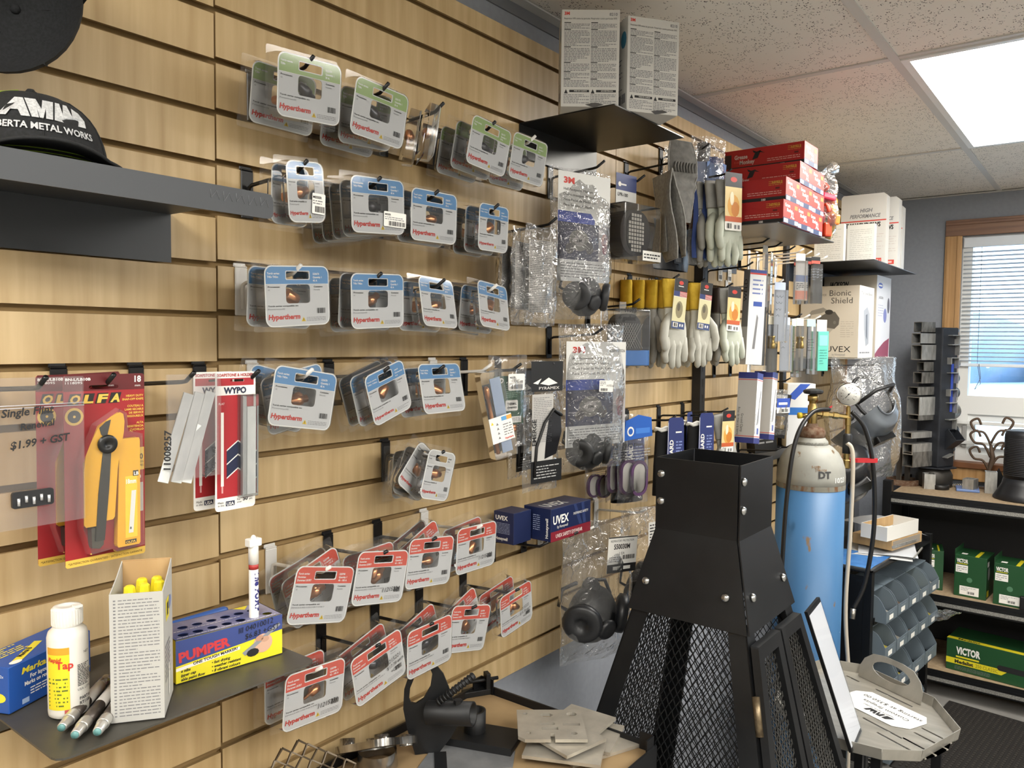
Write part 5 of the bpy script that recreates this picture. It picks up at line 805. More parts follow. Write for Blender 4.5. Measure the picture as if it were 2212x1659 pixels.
s.poly([(dp*.36, h*.45), (dp*.43, h*.5), (dp*.47, h*.85), (dp*.4, h*.8)], INK, 2); s.poly([(dp*.44, h*.78), (dp*.52, h*.7), (dp*.45, h*.85)], INK, 2); s.poly([(dp*.36, h*.9), (dp*.43, h*.78), (dp*.38, h*.76)], INK, 2); s.text('NITRILE', dp*.84, h*.74, h*.1, C('#c99a3a', .5), 2, w=dp*.12, bold=1); s.lines(dp*.55, h*.27, dp*.95, h*.45, 2, C('#d9a59b', .5), 2, .35, 3); s.rect(dp*.88, h*.5, dp*.93, h*.58, C('#5b1414', .5), 2); s.lines(dp*.8, h*.66, dp*.96, h*.9, 3, C('#c99a3a', .5), 2, .2, 8)
s.onface('F', w, dp, h); s.rect(0, 0, w, h*.24, C('#2b3c63', .5), 1); s.rect(0, h*.24, w, h, RC2, 1); s.rect(w*.04, h*.03, w*.3, h*.2, WHITE, 2); s.rect(w*.74, h*.03, w*.96, h*.2, WHITE, 2); s.text('Grease', w*.1, h*.72, h*.16, WHITE, 2, bold=1); s.text('Monkey', w*.22, h*.52, h*.16, WHITE, 2, bold=1); s.rect(w*.72, h*.7, w*.92, h*.88, C('#e0863a', .5), 2); gpm = s.mesh('print'); hm = MB(); hm.text('XL', 0, 0, .018, WHITE, 3, bold=1); hm = hm.mesh('size_mark')
for r, (xs, z0) in enumerate((((2.206, 2.330, 2.454), 1.999), ((2.222, 2.346, 2.470), 2.0632), ((2.336, 2.460), 2.1274), ((2.371,), 2.1916))):
    for i, x in enumerate(xs):
        t = thing('glove_carton', 'red nitrile glove carton, %s, %s of the stack' % (['next to the gloves', 'second along', 'third along'][i] if len(xs) > 1 else 'alone on top', ['bottom layer', 'second layer', 'third layer', 'top layer'][r]), 'box', (x, -.343+.003*((i*7+r*3) % 3), z0), (0, 0, R(((i*5+r*7) % 5-2)*.5)), 'red glove cartons'); inst('carton', gcm, t, bevel=.0015); inst('print', gpm, t); inst('size_mark', hm, t, (.055, 0, .018+.006*(i % 2)))
t = thing('candy_bag', 'clear bag of red and yellow wrapped goods on the shelf end', 'bag', (2.672, -.318, 2.0), (0, 0, R(-20))); b = bag(t, .085, .21, .07, 111, top=.215, amp=1.8); v = MB(); v.tube([(-.01, 0, .205), (.005, -.004, .225), (.03, -.005, .235)], [.02, .012, .022], BAG, 8); v.build('tied_neck', t)
for i in range(9): q = MB(); q.box((0, 0, 0), (.034, .022, .045), C(['#d84a2c', '#e3b83a', '#cf3d5c', '#e8893a'][i % 4], .35)); q.build('wrapped_item', t, (-.018+.036*(i % 2), -.008+.012*(i % 3-1), .03+.034*(i//2)), (.3*i, .5*i, .7*i), bevel=.006)
# ---- shelf of film cartons
l_shelf('steel_shelf', 'dark shelf under the white window film cartons', 3.28, 4.05, 1.992, .33, C('#232529', .4, .4), flange=.07, r=.003)
FC = C('#cfcdc8', .5, name='film_carton')
def film(label, X, y0, y1, z0, h, th, cut=True):
    t = thing('film_carton', label, 'box', (X, y0, z0), (0, 0, R(-90)), 'window film cartons'); w = y0-y1; v = MB(); v.prism([(0, 0), (w, 0), (w, h-.012), (w-.012, h), (.008, h), (0, h-.01)], 0, th, FC); v.build('carton', t, bevel=.002); s = MB(); U = lambda u: u*w; V = lambda q: h*(1-q)
    s.text('HIGH', U(.42), V(.24), h*.05, GREYINK, 1, w=w*.26, bold=1, shear=.2); s.text('PERFORMANCE', U(.2), V(.315), h*.05, GREYINK, 1, w=w*.66, bold=1, shear=.2); s.rect(0, V(.365), w, V(.35), RED, 1); s.text('FILM WINDOWS', U(.08), V(.44), h*.06, INK, 1, w=w*.8, bold=2); s.lines(U(.55), V(.75), U(.95), V(.52), 7, C('#b9a9a4', .5), 1, .15, 5); s.rect(U(.6), V(.92), U(.92), V(.86), C('#c9473b', .5), 1); s.text('M', U(.63), V(.912), h*.042, WHITE, 2, bold=2); s.lines(U(.72), V(.915), U(.9), V(.87), 1, C('#e8b7b0', .5), 2, .6, 3); s.build('print', t)
film('white window film carton with red stripe and bold lettering', 3.70, -.085, -.272, 1.9935, .325, .055); film('white window film carton behind the boldly lettered one', 3.80, -.13, -.30, 1.9935, .32, .055); film('white window film carton rearmost of the three', 3.90, -.14, -.295, 1.9935, .30, .055)
for i, (X, a, b_, h, lab) in enumerate(((3.46, -.045, -.165, .17, 'white instruction carton standing below the red cartons'), (3.555, -.152, -.262, .175, 'white instruction leaflet box leaning on the film cartons'))):
    t = thing('leaflet_box', lab, 'box', (X, a, 1.9935), (0, 0, R(-90))); w = a-b_; MB().bx(0, w, 0, .03, 0, h, C('#e0dfd8', .5)).build('carton', t, bevel=.001); s = MB(); s.lines(w*.1, h*.15, w*.9, h*.9, 16, C('#c2c1ba', .5), 1, .3, 4+i); s.rect(w*.1, h*.07, w*.3, h*.09, GREYINK, 1); s.build('print', t)
# ---- face shield cartons
l_shelf('steel_shelf', 'thin pale shelf under the face shield cartons', 3.36, 4.05, 1.606, .25, C('#aaa79f', .4, .3), flange=.05, r=.003)
BX_ = C('#bdb5a6', .5, name='warm_grey_carton'); t = thing('face_shield_carton', 'warm grey carton printed with a face shield and large lettering', 'box', (3.42, -.008, 1.6075), (0, 0, R(-90))); w, dp, h = .236, .235, .297
MB().bx(0, w, 0, dp, 0, h, BX_).build('carton', t, bevel=.002); s = MB(); DK = C('#47443f', .5); s.text('The Uvex', w*.2, h*.86, h*.05, C('#6f6a62', .5), 1, w=w*.25); s.text('Bionic', w*.5, h*.86, h*.085, DK, 1, w=w*.36); s.text('Shield', w*.53, h*.755, h*.085, DK, 1, w=w*.36); s.text('UVEX', w*.46, h*.08, h*.085, INK, 1, w=w*.42, bold=0); s.text('by Honeywell', w*.57, h*.03, h*.028, GREYINK, 1, w=w*.22); s.lines(w*.70, h*.28, w*.92, h*.52, 8, C('#8d887e', .5), 1, .15, 3)
s.poly([(w*.22, h*.52), (w*.5, h*.64), (w*.6, h*.64), (w*.68, h*.55), (w*.67, h*.46), (w*.6, h*.40), (w*.45, h*.42), (w*.3, h*.47)], C('#5a5650', .4), 1); s.poly([(w*.12, h*.58), (w*.2, h*.66), (w*.4, h*.7), (w*.48, h*.66), (w*.36, h*.62), (w*.2, h*.6), (w*.18, h*.55)], C('#8b867c', .4), 2); s.poly(ell(w*.5, h*.635, w*.07, h*.035, 14), C('#2b2926', .5), 3); s.poly([(w*.18, h*.45), (w*.26, h*.47), (w*.28, h*.3), (w*.24, h*.16), (w*.18, h*.3)], C('#77736b', .4), 1); s.poly([(w*.28, h*.45), (w*.58, h*.4), (w*.38, h*.22), (w*.3, h*.17)], C('#a59f93', .4), 1); s.poly(ell(w*.6, h*.49, w*.025, h*.025, 12), C('#6d6962', .4), 2)
s.onface('L', w, dp, h); s.onface('R', w, dp, h); s.rect(0, 0, dp, h, C('#dcdad6', .5), 1); s.text('The Uvex Bionic', dp*.12, h*.88, h*.045, GREYINK, 2, w=dp*.75); s.poly([(dp*.3, h*.66), (dp*.55, h*.72), (dp*.72, h*.62), (dp*.7, h*.2), (dp*.5, h*.16), (dp*.35, h*.4)], C('#9b9ca0', .4), 2); s.poly([(dp*.45, h*.6), (dp*.56, h*.62), (dp*.6, h*.25), (dp*.5, h*.3)], C('#5b5c61', .4), 3); s.lines(dp*.1, h*.05, dp*.8, h*.1, 1, GREYINK, 2, .4); s.build('print', t)
t = thing('helmet_carton', 'white welding helmet carton with a crimson corner behind the face shield carton', 'box', (3.715, -.015, 1.6075), (0, 0, R(-90))); w, dp, h = .225, .26, .36; MB().bx(0, w, 0, dp, 0, h, BX_).build('carton', t, bevel=.002); s = MB(); s.text('JACKSON', w*.1, h*.87, h*.06, INK, 1, w=w*.36, bold=2, shear=.25); s.rect(w*.08, h*.85, w*.42, h*.855, INK, 1); s.rect(w*.1, h*.76, w*.25, h*.80, GREYINK, 1)
s.onface('R', w, dp, h); s.rect(0, 0, dp, h, C('#d6d8de', .5), 1); s.poly([(0, 0), (dp*.95, 0), (dp*.97, h*.24), (dp*.6, h*.19), (dp*.2, h*.1), (0, h*.04)], C('#8d2340', .45), 2); s.poly(ell(dp*.25, h*.88, dp*.16, h*.035, 12), C('#3d57b4', .5), 2); s.rect(dp*.13, h*.872, dp*.37, h*.888, WHITE, 3); s.text('JACKSON', dp*.15, h*.72, h*.03, GREYINK, 2, w=dp*.3, bold=1); s.lines(dp*.12, h*.5, dp*.5, h*.66, 5, C('#9aa0b8', .5), 2, .25, 2); s.poly(ell(dp*.62, h*.52, dp*.12, h*.09, 14), C('#7378b4', .5), 2); s.poly(ell(dp*.85, h*.65, dp*.09, h*.1, 14), C('#4c4750', .5), 2); s.build('print', t)
# ---- small carded goods on long hooks
def card(label, X, k, off, w, h, top, col, yaw=-25, art=None, hang=True, clearp=True, group='small carded goods', dz=-.036):
    t = thing('carded_accessory', label, 'blister pack', (X, -off, gz(k)+dz), (0, 0, R(yaw)), group); s = MB(); s.prism(rrect(-w/2, -h, w/2, .006, .002, 2), 0, .0012, col); s.build('card', t)
    if clearp: MB().bx(-w/2-.002, w/2+.002, -.012, -.0005, -h-.004, -.02, CLEAR).build('clear_sleeve', t)
    if art: q = MB(); art(q, w, h); q.build('print', t)
    return t
for i, (X, k, wh, lab) in enumerate(((2.50, 2, 0, 'black long peg hook, bare, beneath the red carton shelf'), (2.62, 2, 0, 'black long peg hook, bare, second beneath the red carton shelf'), (2.75, 2, 0, 'black long peg hook holding the rod tube'), (2.84, 2, 1, 'white long peg hook holding the orange striped cards'), (2.93, 2, 1, 'white long peg hook holding the black tip cards'), (3.02, 2, 1, 'white long peg hook holding the outer black tip cards'), (3.12, 2, 1, 'white long peg hook, bare, by the film carton shelf'), (2.64, 3.6, 1, 'white long peg hook holding the handwritten sleeve'), (2.70, 5, 1, 'white long peg hook holding the lower handwritten sleeve'), (2.84, 5, 0, 'black long peg hook holding the brass fitting pack'), (2.93, 5, 1, 'white long peg hook holding the pale green cards'), (3.06, 5, 1, 'white long peg hook holding the turquoise card'))): hook(X, k, lab, bool(wh), .2)
LB = C('#b9c6dd', .5); BKC = C('#1d1e21', .4)
def hand(q, w, h):
    for j in range(4): q.tube([(-w*.38+w*.1*i, -.0006, -h*(.22+.11*j)+w*.09*math.sin(i*2.1+j*1.3)) for i in range(8-j)], .0006, C('#3a4560', .6), 4)
def lines_(q, w, h): q.rect(-w*.4, -h*.6, w*.4, -h*.3, WHITE, 1); q.lines(-w*.35, -h*.58, w*.35, -h*.33, 5, GREYINK, 2, .3, 4); q.barcode(-w*.3, -h*.92, w*.3, -h*.72, INK, 2, 8)
card('pale blue sleeve with handwritten price, upper row', 2.64, 3.6, .19, .045, .19, 0, LB, -30, hand, dz=-.028); card('pale blue sleeve with handwritten price, lower row', 2.70, 5, .19, .04, .175, 0, LB, -30, hand)
card('orange and grey striped accessory card', 2.84, 2, .19, .042, .155, 0, C('#c9c6c2', .5), -30, lambda q, w, h: (q.rect(-w*.5, -h, w*.5, -h*.8, C('#d8683a', .5), 1), q.rect(-w*.5, -h*.6, w*.5, -h*.45, C('#3a5c9a', .5), 1), q.lines(-w*.4, -h*.78, w*.4, -h*.62, 4, INK, 2, .4)))
for i in range(4): card(['black contact tip card, frontmost of four', 'black contact tip card, second of four', 'black contact tip card, third of four', 'black contact tip card, rearmost of four'][i], 2.98+.012*i, 2, .20-.026*i, .042, .16, 0, BKC, -28+4*i, lambda q, w, h: (q.rect(-w*.5, -h*.16, w*.5, -h*.05, C('#b5483a', .5), 1), q.rect(-w*.45, -h*.75, w*.45, -h*.55, C('#c4c9d2', .4), 1), q.lines(-w*.4, -h*.5, w*.4, -h*.2, 5, C('#8f959f', .5), 2, .3)))
card('narrow clear tube card near the rasp', 2.55, 2, .17, .03, .19, 0, C('#d3cdc1', .5), -10, lines_); card('white labelled rod tube card', 2.75, 2, .12, .035, .21, 0, C('#d9d7cf', .5), 10, lines_)
for i, (X, off) in enumerate(((2.62, .17), (2.84, .195))):
    t = card(['brass fitting pack with cream label near the ground clamps', 'brass fitting pack with cream label beside the pale green cards'][i], X, 5, off, .034, .175, 0, C('#e4dcc6', .5), -25, lambda q, w, h: q.lines(-w*.3, -h*.9, w*.3, -h*.6, 8, GREYINK, 1, .3)); q = MB(); q.lathe([(.006, 0), (.009, .004), (.009, .016), (.006, .02), (.006, .034), (.008, .036), (.008, .042)], BRASS, 12, (0, -.009, -.10)); q.build('brass_fitting', t)
card('pale green electrode card, inner one', 2.90, 5, .16, .045, .2, 0, C('#b9d3cb', .4), -18, lines_); card('pale green electrode card, outer one', 2.95, 5, .2, .045, .19, 0, C('#9fd0c8', .4), -22, lines_)
t = thing('carded_accessory', 'turquoise plastic sleeve with white header in front of the shield carton', 'blister pack', (3.075, -.2, gz(5)-.036), (0, 0, R(-35)), 'small carded goods'); MB().bx(-.024, .024, -.012, 0, -.185, -.035, C('#5fb8a8', .25)).build('turquoise_sleeve', t, bevel=.002); MB().bx(-.022, .022, -.001, 0, -.035, .008, WHITE).build('header_card', t); s = MB(); s.x = Matrix.Translation((0, -.0125, 0)); s.rect(-.018, -.09, .018, -.05, C('#7fcabb', .4), 1); s.lines(-.016, -.16, .016, -.1, 6, C('#3c8a80', .5), 1, .3); s.build('print', t)
for i, (X, k, lab) in enumerate(((2.58, 3, 'white shelf tag hanging in the upper gap'), (2.66, 3, 'white shelf tag under the handwritten sleeve'), (2.60, 6, 'white shelf tag in the middle gap'), (2.72, 6, 'white shelf tag behind the brass fitting'))): t = thing('shelf_tag', lab, 'tag', (X, -.004, gz(k)-.06), group='white shelf tags'); MB().bx(-.016, .016, -.001, 0, 0, .045, WHITE).build('tag_card', t); s = MB(); s.x = Matrix.Translation((0, -.001, 0)); s.barcode(-.012, .006, .012, .02, INK, 1, 9); s.lines(-.012, .024, .012, .04, 3, GREYINK, 1, .3); s.build('print', t)
# ---- grey stinger box and rasp hung beside the gloves
hook(2.47, 3, 'black peg hook holding the tall grey carton', False, .16)
t = thing('hanging_carton', 'tall grey and white carton with a red and blue stripe', 'box', (2.47, -.15, gz(3)-.34), (0, R(2), R(-30))); MB().bx(-.032, .032, -.03, .0, 0, .30, C('#d6d7d8', .45)).build('carton', t, bevel=.001); MB().bx(-.012, .012, -.001, .0, .30, .33, CLEAR).build('hang_tab', t); s = MB(); s.x = Matrix.Translation((0, -.03, 0)); s.rect(-.032, .285, .032, .29, RED, 1); s.rect(-.032, .29, .032, .3, C('#33468c', .5), 1); s.lines(-.02, .22, .02, .275, 4, C('#6a78ac', .5), 1, .35); s.rect(-.014, .185, .02, .2, C('#2f4d9c', .5), 1); s.poly([(-.01, .05), (.0, .05), (.008, .15), (.002, .16)], GREYINK, 1); s.x = Matrix.Translation((-.032, 0, 0)) @ Matrix(((0, 1, 0, 0), (-1, 0, 0, 0), (0, 0, 1, 0), (0, 0, 0, 1))); s.rect(0, .12, .03, .3, C('#8e8f92', .5), 1); s.text('WELD', .02, .2, .016, INK, 2, rot=90, w=.07); s.build('print', t)
t = thing('rasp_card', 'black rasp sealed in clear plastic beside the tall carton', 'tool', (2.575, -.145, gz(3)-.10), (0, R(1), R(-30))); MB().bx(-.022, .022, -.012, .0, -.245, -.03, C('#1c1d20', .5)).build('rasp_blade', t, bevel=.003); MB().bx(-.016, .016, -.013, .0, -.03, .02, C('#c9453a', .5)).build('red_tab', t, bevel=.002); MB().bx(-.027, .027, -.016, .003, -.26, .05, CLEAR).build('clear_sleeve', t)
# ---- ground clamp cartons
for i, (X, lab) in enumerate(((2.55, 'white ground clamp carton with blue ends, nearer the gloves'), (2.69, 'white ground clamp carton with blue ends, nearer the brass bag'))):
    hook(X, 7, 'black peg hook holding the %s ground clamp carton' % ORD[i], False, .153); t = thing('ground_clamp_carton', lab, 'box', (X-.01, -.128, gz(7)-.045), (0, R(7), R(4)), 'ground clamp cartons'); w = .062; MB().bx(-w/2, w/2, -.04, .022, -.25, -.02, C('#d8d8d8', .45)).build('carton', t, bevel=.001); MB().bx(-.018, .018, -.001, .0, -.02, .028, WHITE).build('hang_tab', t); BL = C('#2c3478', .45)
    s = MB(); s.x = Matrix.Translation((-w/2, -.04, -.25))
    for z0, z1 in ((0, .018), (.21, .23)): s.rect(0, z0, w, z1, BL, 1); s.rect(0, z0 if z0 else .018, w, (z0 if z0 else .018)+.0, RED, 1)
    for z in (.021, .205): s.rect(0, z, w, z+.0025, C('#b9474a', .5), 1)
    s.poly([(w*.3, .06), (w*.42, .06), (w*.8, .17), (w*.7, .175), (w*.5, .11)], C('#74767c', .5), 1); s.poly([(w*.5, .06), (w*.62, .07), (w*.62, .14), (w*.55, .12)], C('#9a9ca2', .5), 2); s.rect(w*.4, .03, w*.7, .05, C('#5c6aa8', .5), 1); s.text('Ground Clamp', w*.12, .03, .008, INK, 1, rot=90) ; s.x = Matrix.Translation((-w/2, .022, -.25)) @ Matrix(((0, 1, 0, 0), (-1, 0, 0, 0), (0, 0, 1, 0), (0, 0, 0, 1))); s.rect(0, 0, .062, .23, C('#b7b5b1', .5), 1)
    for z0, z1 in ((0, .018), (.21, .23)): s.rect(0, z0, .062, z1, BL, 2)
    for z in (.021, .205): s.rect(0, z, .062, z+.0025, C('#b9474a', .5), 2)
    s.text('Ground Clamp', .016, .095, .0085, INK, 2, rot=-90, w=.06); s.text('Prise de mise a la terre', .004, .115, .0085, INK, 2, rot=-90, w=.09); s.build('print', t)
# ---- bagged brass fitting, black carton, blue topped carton
hook(2.86, 8, 'black peg hook holding the bagged brass fitting', False, .16); t = hung('fitting_bag', 'clear bag of a brass fitting under a blue and white header', 'bag', 2.86, 8, .15, -30, dz=-.0); e = ext(t, -30, 1664, 1701, 842, 940); bagx(t, e, .04, 121); w = e[1]-e[0]; h = e[2]-e[3]; s = MB(); s.x = Matrix.Translation((0, -.02, 0)); s.rect(e[0]+w*.15, e[3]+h*.5, e[1]-w*.1, e[2]-h*.2, WHITE, 0); s.rect(e[0]+w*.15, e[3]+h*.62, e[1]-w*.1, e[2]-h*.18, C('#2f4fa8', .5), 1); s.rect(e[0]+w*.25, e[3]+h*.68, e[0]+w*.75, e[3]+h*.73, WHITE, 2); s.barcode(e[0]+w*.4, e[3]+h*.52, e[1]-w*.2, e[3]+h*.59, INK, 2, 8); s.build('header_print', t); q = MB(); q.lathe([(.012, 0), (.018, .004), (.018, .02), (.013, .022), (.013, .034), (.016, .036), (.016, .048)], BRASS, 6, ((e[0]+e[1])/2, 0, e[3]+.02), (.2, 0, 1), sm=False); q.build('brass_fitting', t)
t = thing('black_carton', 'black hanging carton with small white lettering by the gas cylinder', 'box', (2.98, -.02, 1.31), (0, R(8), R(-52))); MB().bx(0, .085, 0, .06, 0, .17, C('#1b1b1d', .4)).build('carton', t, bevel=.001); s = MB(); s.lines(.01, .1, .07, .15, 2, C('#b9b9b9', .5), 1, .4, 5); s.rect(.03, .15, .07, .165, C('#c6c4c0', .5), 1); s.build('print', t)
t = thing('black_carton', 'low black carton lying under the brass fitting bag', 'box', (2.80, -.06, 1.262), (0, R(-6), R(-40))); MB().bx(0, .09, 0, .06, 0, .085, C('#1b1b1d', .4)).build('carton', t, bevel=.001); s = MB(); s.lines(.015, .03, .075, .06, 2, C('#b9b9b9', .5), 1, .4, 9); s.build('print', t)
t = thing('white_carton', 'white carton with a blue band behind the cylinder valve', 'box', (3.16, -.05, 1.2495), (0, 0, R(-55))); MB().bx(0, .11, 0, .08, 0, .255, C('#dedfdf', .45)).build('carton', t, bevel=.002); s = MB(); s.rect(0, .13, .11, .16, C('#2b6fc0', .5), 1); s.poly([(.0, .2), (.05, .254), (.09, .254), (.03, .19)], C('#2f55b4', .5), 1); s.build('print', t)
l_shelf('wire_shelf', 'low shelf behind the cylinder holding black and white cartons', 2.74, 3.34, 1.248, .125, C('#3a3b3d', .5), flange=.04, r=.003)
hook(2.78, 11.2, 'black peg hook below the cartons, by the cylinder shoulder', False, .16); hook(2.9, 11.2, 'black peg hook below the cartons, behind the cylinder', False, .16)
# ---- welding helmets in a bag
hook(3.78, 7.4, 'black peg hook holding the bagged welding helmets', False, .26)
t = thing('welding_helmet', 'silver grey welding helmet hanging inside a clear bag', 'helmet', (3.42, -.262, 1.37), (R(58), R(-12), R(-25))); HS = C('#6f757c', .3, .5, name='silver_grey_shell'); v = MB()
def hel(a, b): A = (a-.5)*2.7; Z = (b-.5); r = .115*(1-.55*abs(2*Z)**3); return (r*math.sin(A)*1.0, -r*math.cos(A)*1.05-.02*(Z < 0)*abs(Z), .30*Z-.02*math.cos(A)*(b > .9))
v.grid(25, 19, hel, HS); v.grid(25, 19, lambda a, b: tuple(.965*c for c in hel(a, b)), C('#1b1c1f', .5)); v.build('shell', t); q = MB(); q.tube([hel(a/24, 1.) for a in range(25)], .004, HS, 6); q.tube([hel(a/24, 0.) for a in range(25)], .004, HS, 6); q.build('rim', t); q = MB(); q.prism(rrect(-.05, -.01, .05, .06, .008), -.135, -.11, C('#141517', .25)); q.build('lens_window', t, bevel=.003)
q = MB(); q.tube([(.095*math.cos(2*math.pi*k/20), .03+.1*math.sin(2*math.pi*k/20), .10) for k in range(20)], .007, C('#1a1a1c', .5), 6, True); q.tube([(-.095, .03, .10), (-.05, .04, .18), (.05, .04, .18), (.095, .03, .10)], .007, C('#1a1a1c', .5), 6); q.build('headband', t); q = MB(); q.lathe([(.018, 0), (.018, .012), (.012, .016)], C('#1a1a1c', .5), 14, (-.115, .0, .06), (-1, 0, 0)); q.build('knob', t)
t = thing('helmet_bag', 'large crumpled clear bag around the welding helmets', 'bag', (3.46, -.26, 1.56), (0, 0, R(-38))); bag(t, .30, .50, .26, 131, BAG, 21, 25, .05, amp=3.2); v = MB(); v.x = Matrix.Translation((.06, -.085, -.17)); v.rect(0, 0, .022, .06, WHITE, 1); v.build('paper_tag', t)
t = thing('welding_helmet', 'black welding helmet hanging lower inside the clear bag', 'helmet', (3.34, -.215, 1.16), (R(40), R(-25), R(-50))); v = MB(); v.grid(21, 15, lambda a, b: tuple(1.0*c for c in hel(a, b)), C('#1d1e21', .25)); v.build('shell', t); q = MB(); q.prism(rrect(-.045, -.01, .045, .05, .008), -.135, -.11, C('#0f1012', .2)); q.build('lens_window', t)
# ================================================================ gas cylinder
CB = NM('scuffed_blue_paint', '#37648f', '#416f9b', (6, 6, 2), .45, detail=6, bump=.03); n, l, b0 = nodes(CB)
def rusty(m, base_sock=None, th=.66, sc_=9.):
    n, l, b = nodes(m); g = n.new('ShaderNodeNewGeometry'); mp = n.new('ShaderNodeMapping'); mp.inputs['Scale'].default_value = (sc_, sc_, sc_*.45); l.new(g.outputs[0], mp.inputs[0]); nz = n.new('ShaderNodeTexNoise'); nz.inputs['Scale'].default_value = 1.6; nz.inputs['Detail'].default_value = 8; l.new(mp.outputs[0], nz.inputs[0])
    r = n.new('ShaderNodeValToRGB'); r.color_ramp.elements[0].position = th; r.color_ramp.elements[1].position = th+.05; l.new(nz.outputs[0], r.inputs[0]); mx = n.new('ShaderNodeMix'); mx.data_type = 'RGBA'; src = b.inputs['Base Color'].links[0].from_socket; l.new(r.outputs[0], mx.inputs[0]); l.new(src, mx.inputs[6]); mx.inputs[7].default_value = (*lin('#6a553c'), 1); l.new(mx.outputs[2], b.inputs['Base Color'])
rusty(CB, th=.68, sc_=16.); CG = NM('worn_grey_paint', '#8d8d86', '#a1a19a', (9, 9, 9), .5, bump=.03); rusty(CG, th=.64, sc_=22.); RUST = NM('rusty_iron', '#5b3b26', '#7d6a58', (60, 60, 60), .8, .3, bump=.2)
CX, CY, CR_ = 2.906, -.227, .1175
t = thing('gas_cylinder', 'tall blue gas cylinder with grey shoulder, brass valve and gauge', 'gas cylinder', (CX, CY, 0)); v = MB(); v.lathe([(.10, 0), (CR_, .02), (CR_, 1.155)], CB, 40); v.build('body', t)
v = MB(); v.lathe([(CR_, 1.155), (CR_, 1.19), (.1145, 1.222), (.106, 1.25), (.092, 1.275), (.072, 1.295), (.058, 1.303)], CG, 40); v.build('shoulder', t); q = MB(); q.lathe([(CR_+.0006, 1.148), (CR_+.0008, 1.158), (CR_+.0006, 1.166)], NM('rust_line', '#7c7a70', '#6a4a30', (40, 40, 12), .8, lo=.5, hi=.62), 40, caps=False); q.build('paint_line', t)
v = MB(); v.lathe([(.058, 1.303), (.055, 1.315), (.046, 1.325), (.044, 1.328)], CG, 32); v.build('neck', t); v = MB(); v.lathe([(.044, 1.328), (.046, 1.332), (.046, 1.35), (.038, 1.362), (.022, 1.366), (.018, 1.378)], RUST, 28); v.build('neck_ring', t)
s = MB(); s.text('CROLLEY', 0, 0, .011, C('#7c7c76', .5), 1, w=.1, bold=1); nv_ = []
fa = math.atan2(-1.106-CY, -CX)
for p in s.v: a = fa+(p.x-.05)/.058; nv_.append(Vector((.0585*math.cos(a), .0585*math.sin(a), 1.304+p.z*.8)))
s.v = nv_; s.build('stamped_lettering', t)
def oncyl(txt, ang, z, hh, m, bold=1, w=None):
    s = MB(); s.text(txt, 0, 0, hh, m, 1, bold=bold, w=w); o = []
    for p in s.v:
        zz = z+p.z; r = CR_+.0008 if zz < 1.19 else CR_-.10*(zz-1.19)**1.25*4 if zz > 1.25 else CR_-.095*(zz-1.19)+.0012; a = fa+ang+p.x/CR_; o.append(Vector((r*math.cos(a), r*math.sin(a), zz)))
    s.v = o; s.build('marking', t)
oncyl('DT', .22, 1.197, .024, C('#3a3a3a', .6), 2); oncyl('10/23', .75, 1.18, .018, C('#d9dbd8', .6)); oncyl('S-1523', .02, 1.232, .008, C('#8a6a4a', .7)); oncyl('TM-1124', .16, 1.222, .007, C('#8a6a4a', .7))
v = MB(); v.lathe([(.014, 1.372), (.017, 1.378), (.017, 1.44), (.013, 1.446), (.013, 1.456), (.018, 1.458), (.018, 1.478), (.008, 1.484)], BRASS, 20); vo = v.build('valve_body', t); hd = Vector((rt.x, rt.y, 0)).normalized()
v = MB(); v.lathe([(.012, 1.482), (.03, 1.484), (.034, 1.489), (.034, 1.496), (.026, 1.5), (.008, 1.503)], BLK, 10, sm=False); v.build('hand_wheel', vo); q = MB(); q.cyl((0, 0, 1.405), -hd*.045+Vector((0, 0, 1.405)), .009, BRASS, 14); q.build('relief_port', vo); q = MB(); q.cyl(-hd*.04+Vector((0, 0, 1.405)), -hd*.052+Vector((0, 0, 1.405)), .011, C('#cfb52a', .4), 14); q.build('yellow_cap', vo)
q = MB(); q.lathe([(.011, 0), (.011, .02), (.014, .022), (.014, .042), (.010, .044), (.010, .06), (.0125, .062), (.0125, .08), (.009, .082), (.009, .115)], BRASS, 6, hd*.012+Vector((0, 0, 1.415)), hd*1+Vector((0, 0, -.12)), sm=False); q.build('outlet_fitting', vo)
P0 = hd*.128; g_ = Vector((0, 0, 1)); q = MB(); q.lathe([(.009, 1.34), (.009, 1.37), (.011, 1.372), (.011, 1.40), (.008, 1.402), (.008, 1.435), (.006, 1.44), (.006, 1.462)], BRASS, 8, P0, sm=False); q.build('riser_fitting', vo)
fdir = Vector((-CX-P0.x, -1.106-CY-P0.y, 0)).normalized(); gc = P0+Vector((0, 0, 1.484)); q = MB(); q.lathe([(.034, -.024), (.039, -.02), (.039, .004), (.043, .006), (.043, .014), (.039, .017)], CHROME, 36, gc, fdir, caps=True); go = q.build('gauge_case', vo); q = MB(); q.lathe([(.0375, .0155), (.0375, .0178)], C('#cfcec8', .5), 36, gc, fdir); q.build('gauge_dial', go)
s = MB(); s.poly([(-.012, -.013), (-.0105, -.0145), (.006, .0055), (.0065, .007), (.005, .0065)], INK, 2); s.poly(ell(0, 0, .003, .003, 10), INK, 3); s.text('psi', -.004, -.02, .004, GREYINK, 1, bold=1)
for i in range(11): a = R(225-27*i); s.poly([(.027*math.cos(a+.03), .027*math.sin(a+.03)), (.027*math.cos(a-.03), .027*math.sin(a-.03)), (.0225*math.cos(a-.03), .0225*math.sin(a-.03)), (.0225*math.cos(a+.03), .0225*math.sin(a+.03))], INK, 1); s.text(str(i*4), .0185*math.cos(a), .0185*math.sin(a)-.0012, .0026, INK, 1, al='c')
o = s.build('dial_marks', go); o.matrix_local = Matrix.Translation(gc+fdir*.0182) @ Matrix.Rotation(math.atan2(fdir.y, fdir.x)+math.pi/2, 4, 'Z')
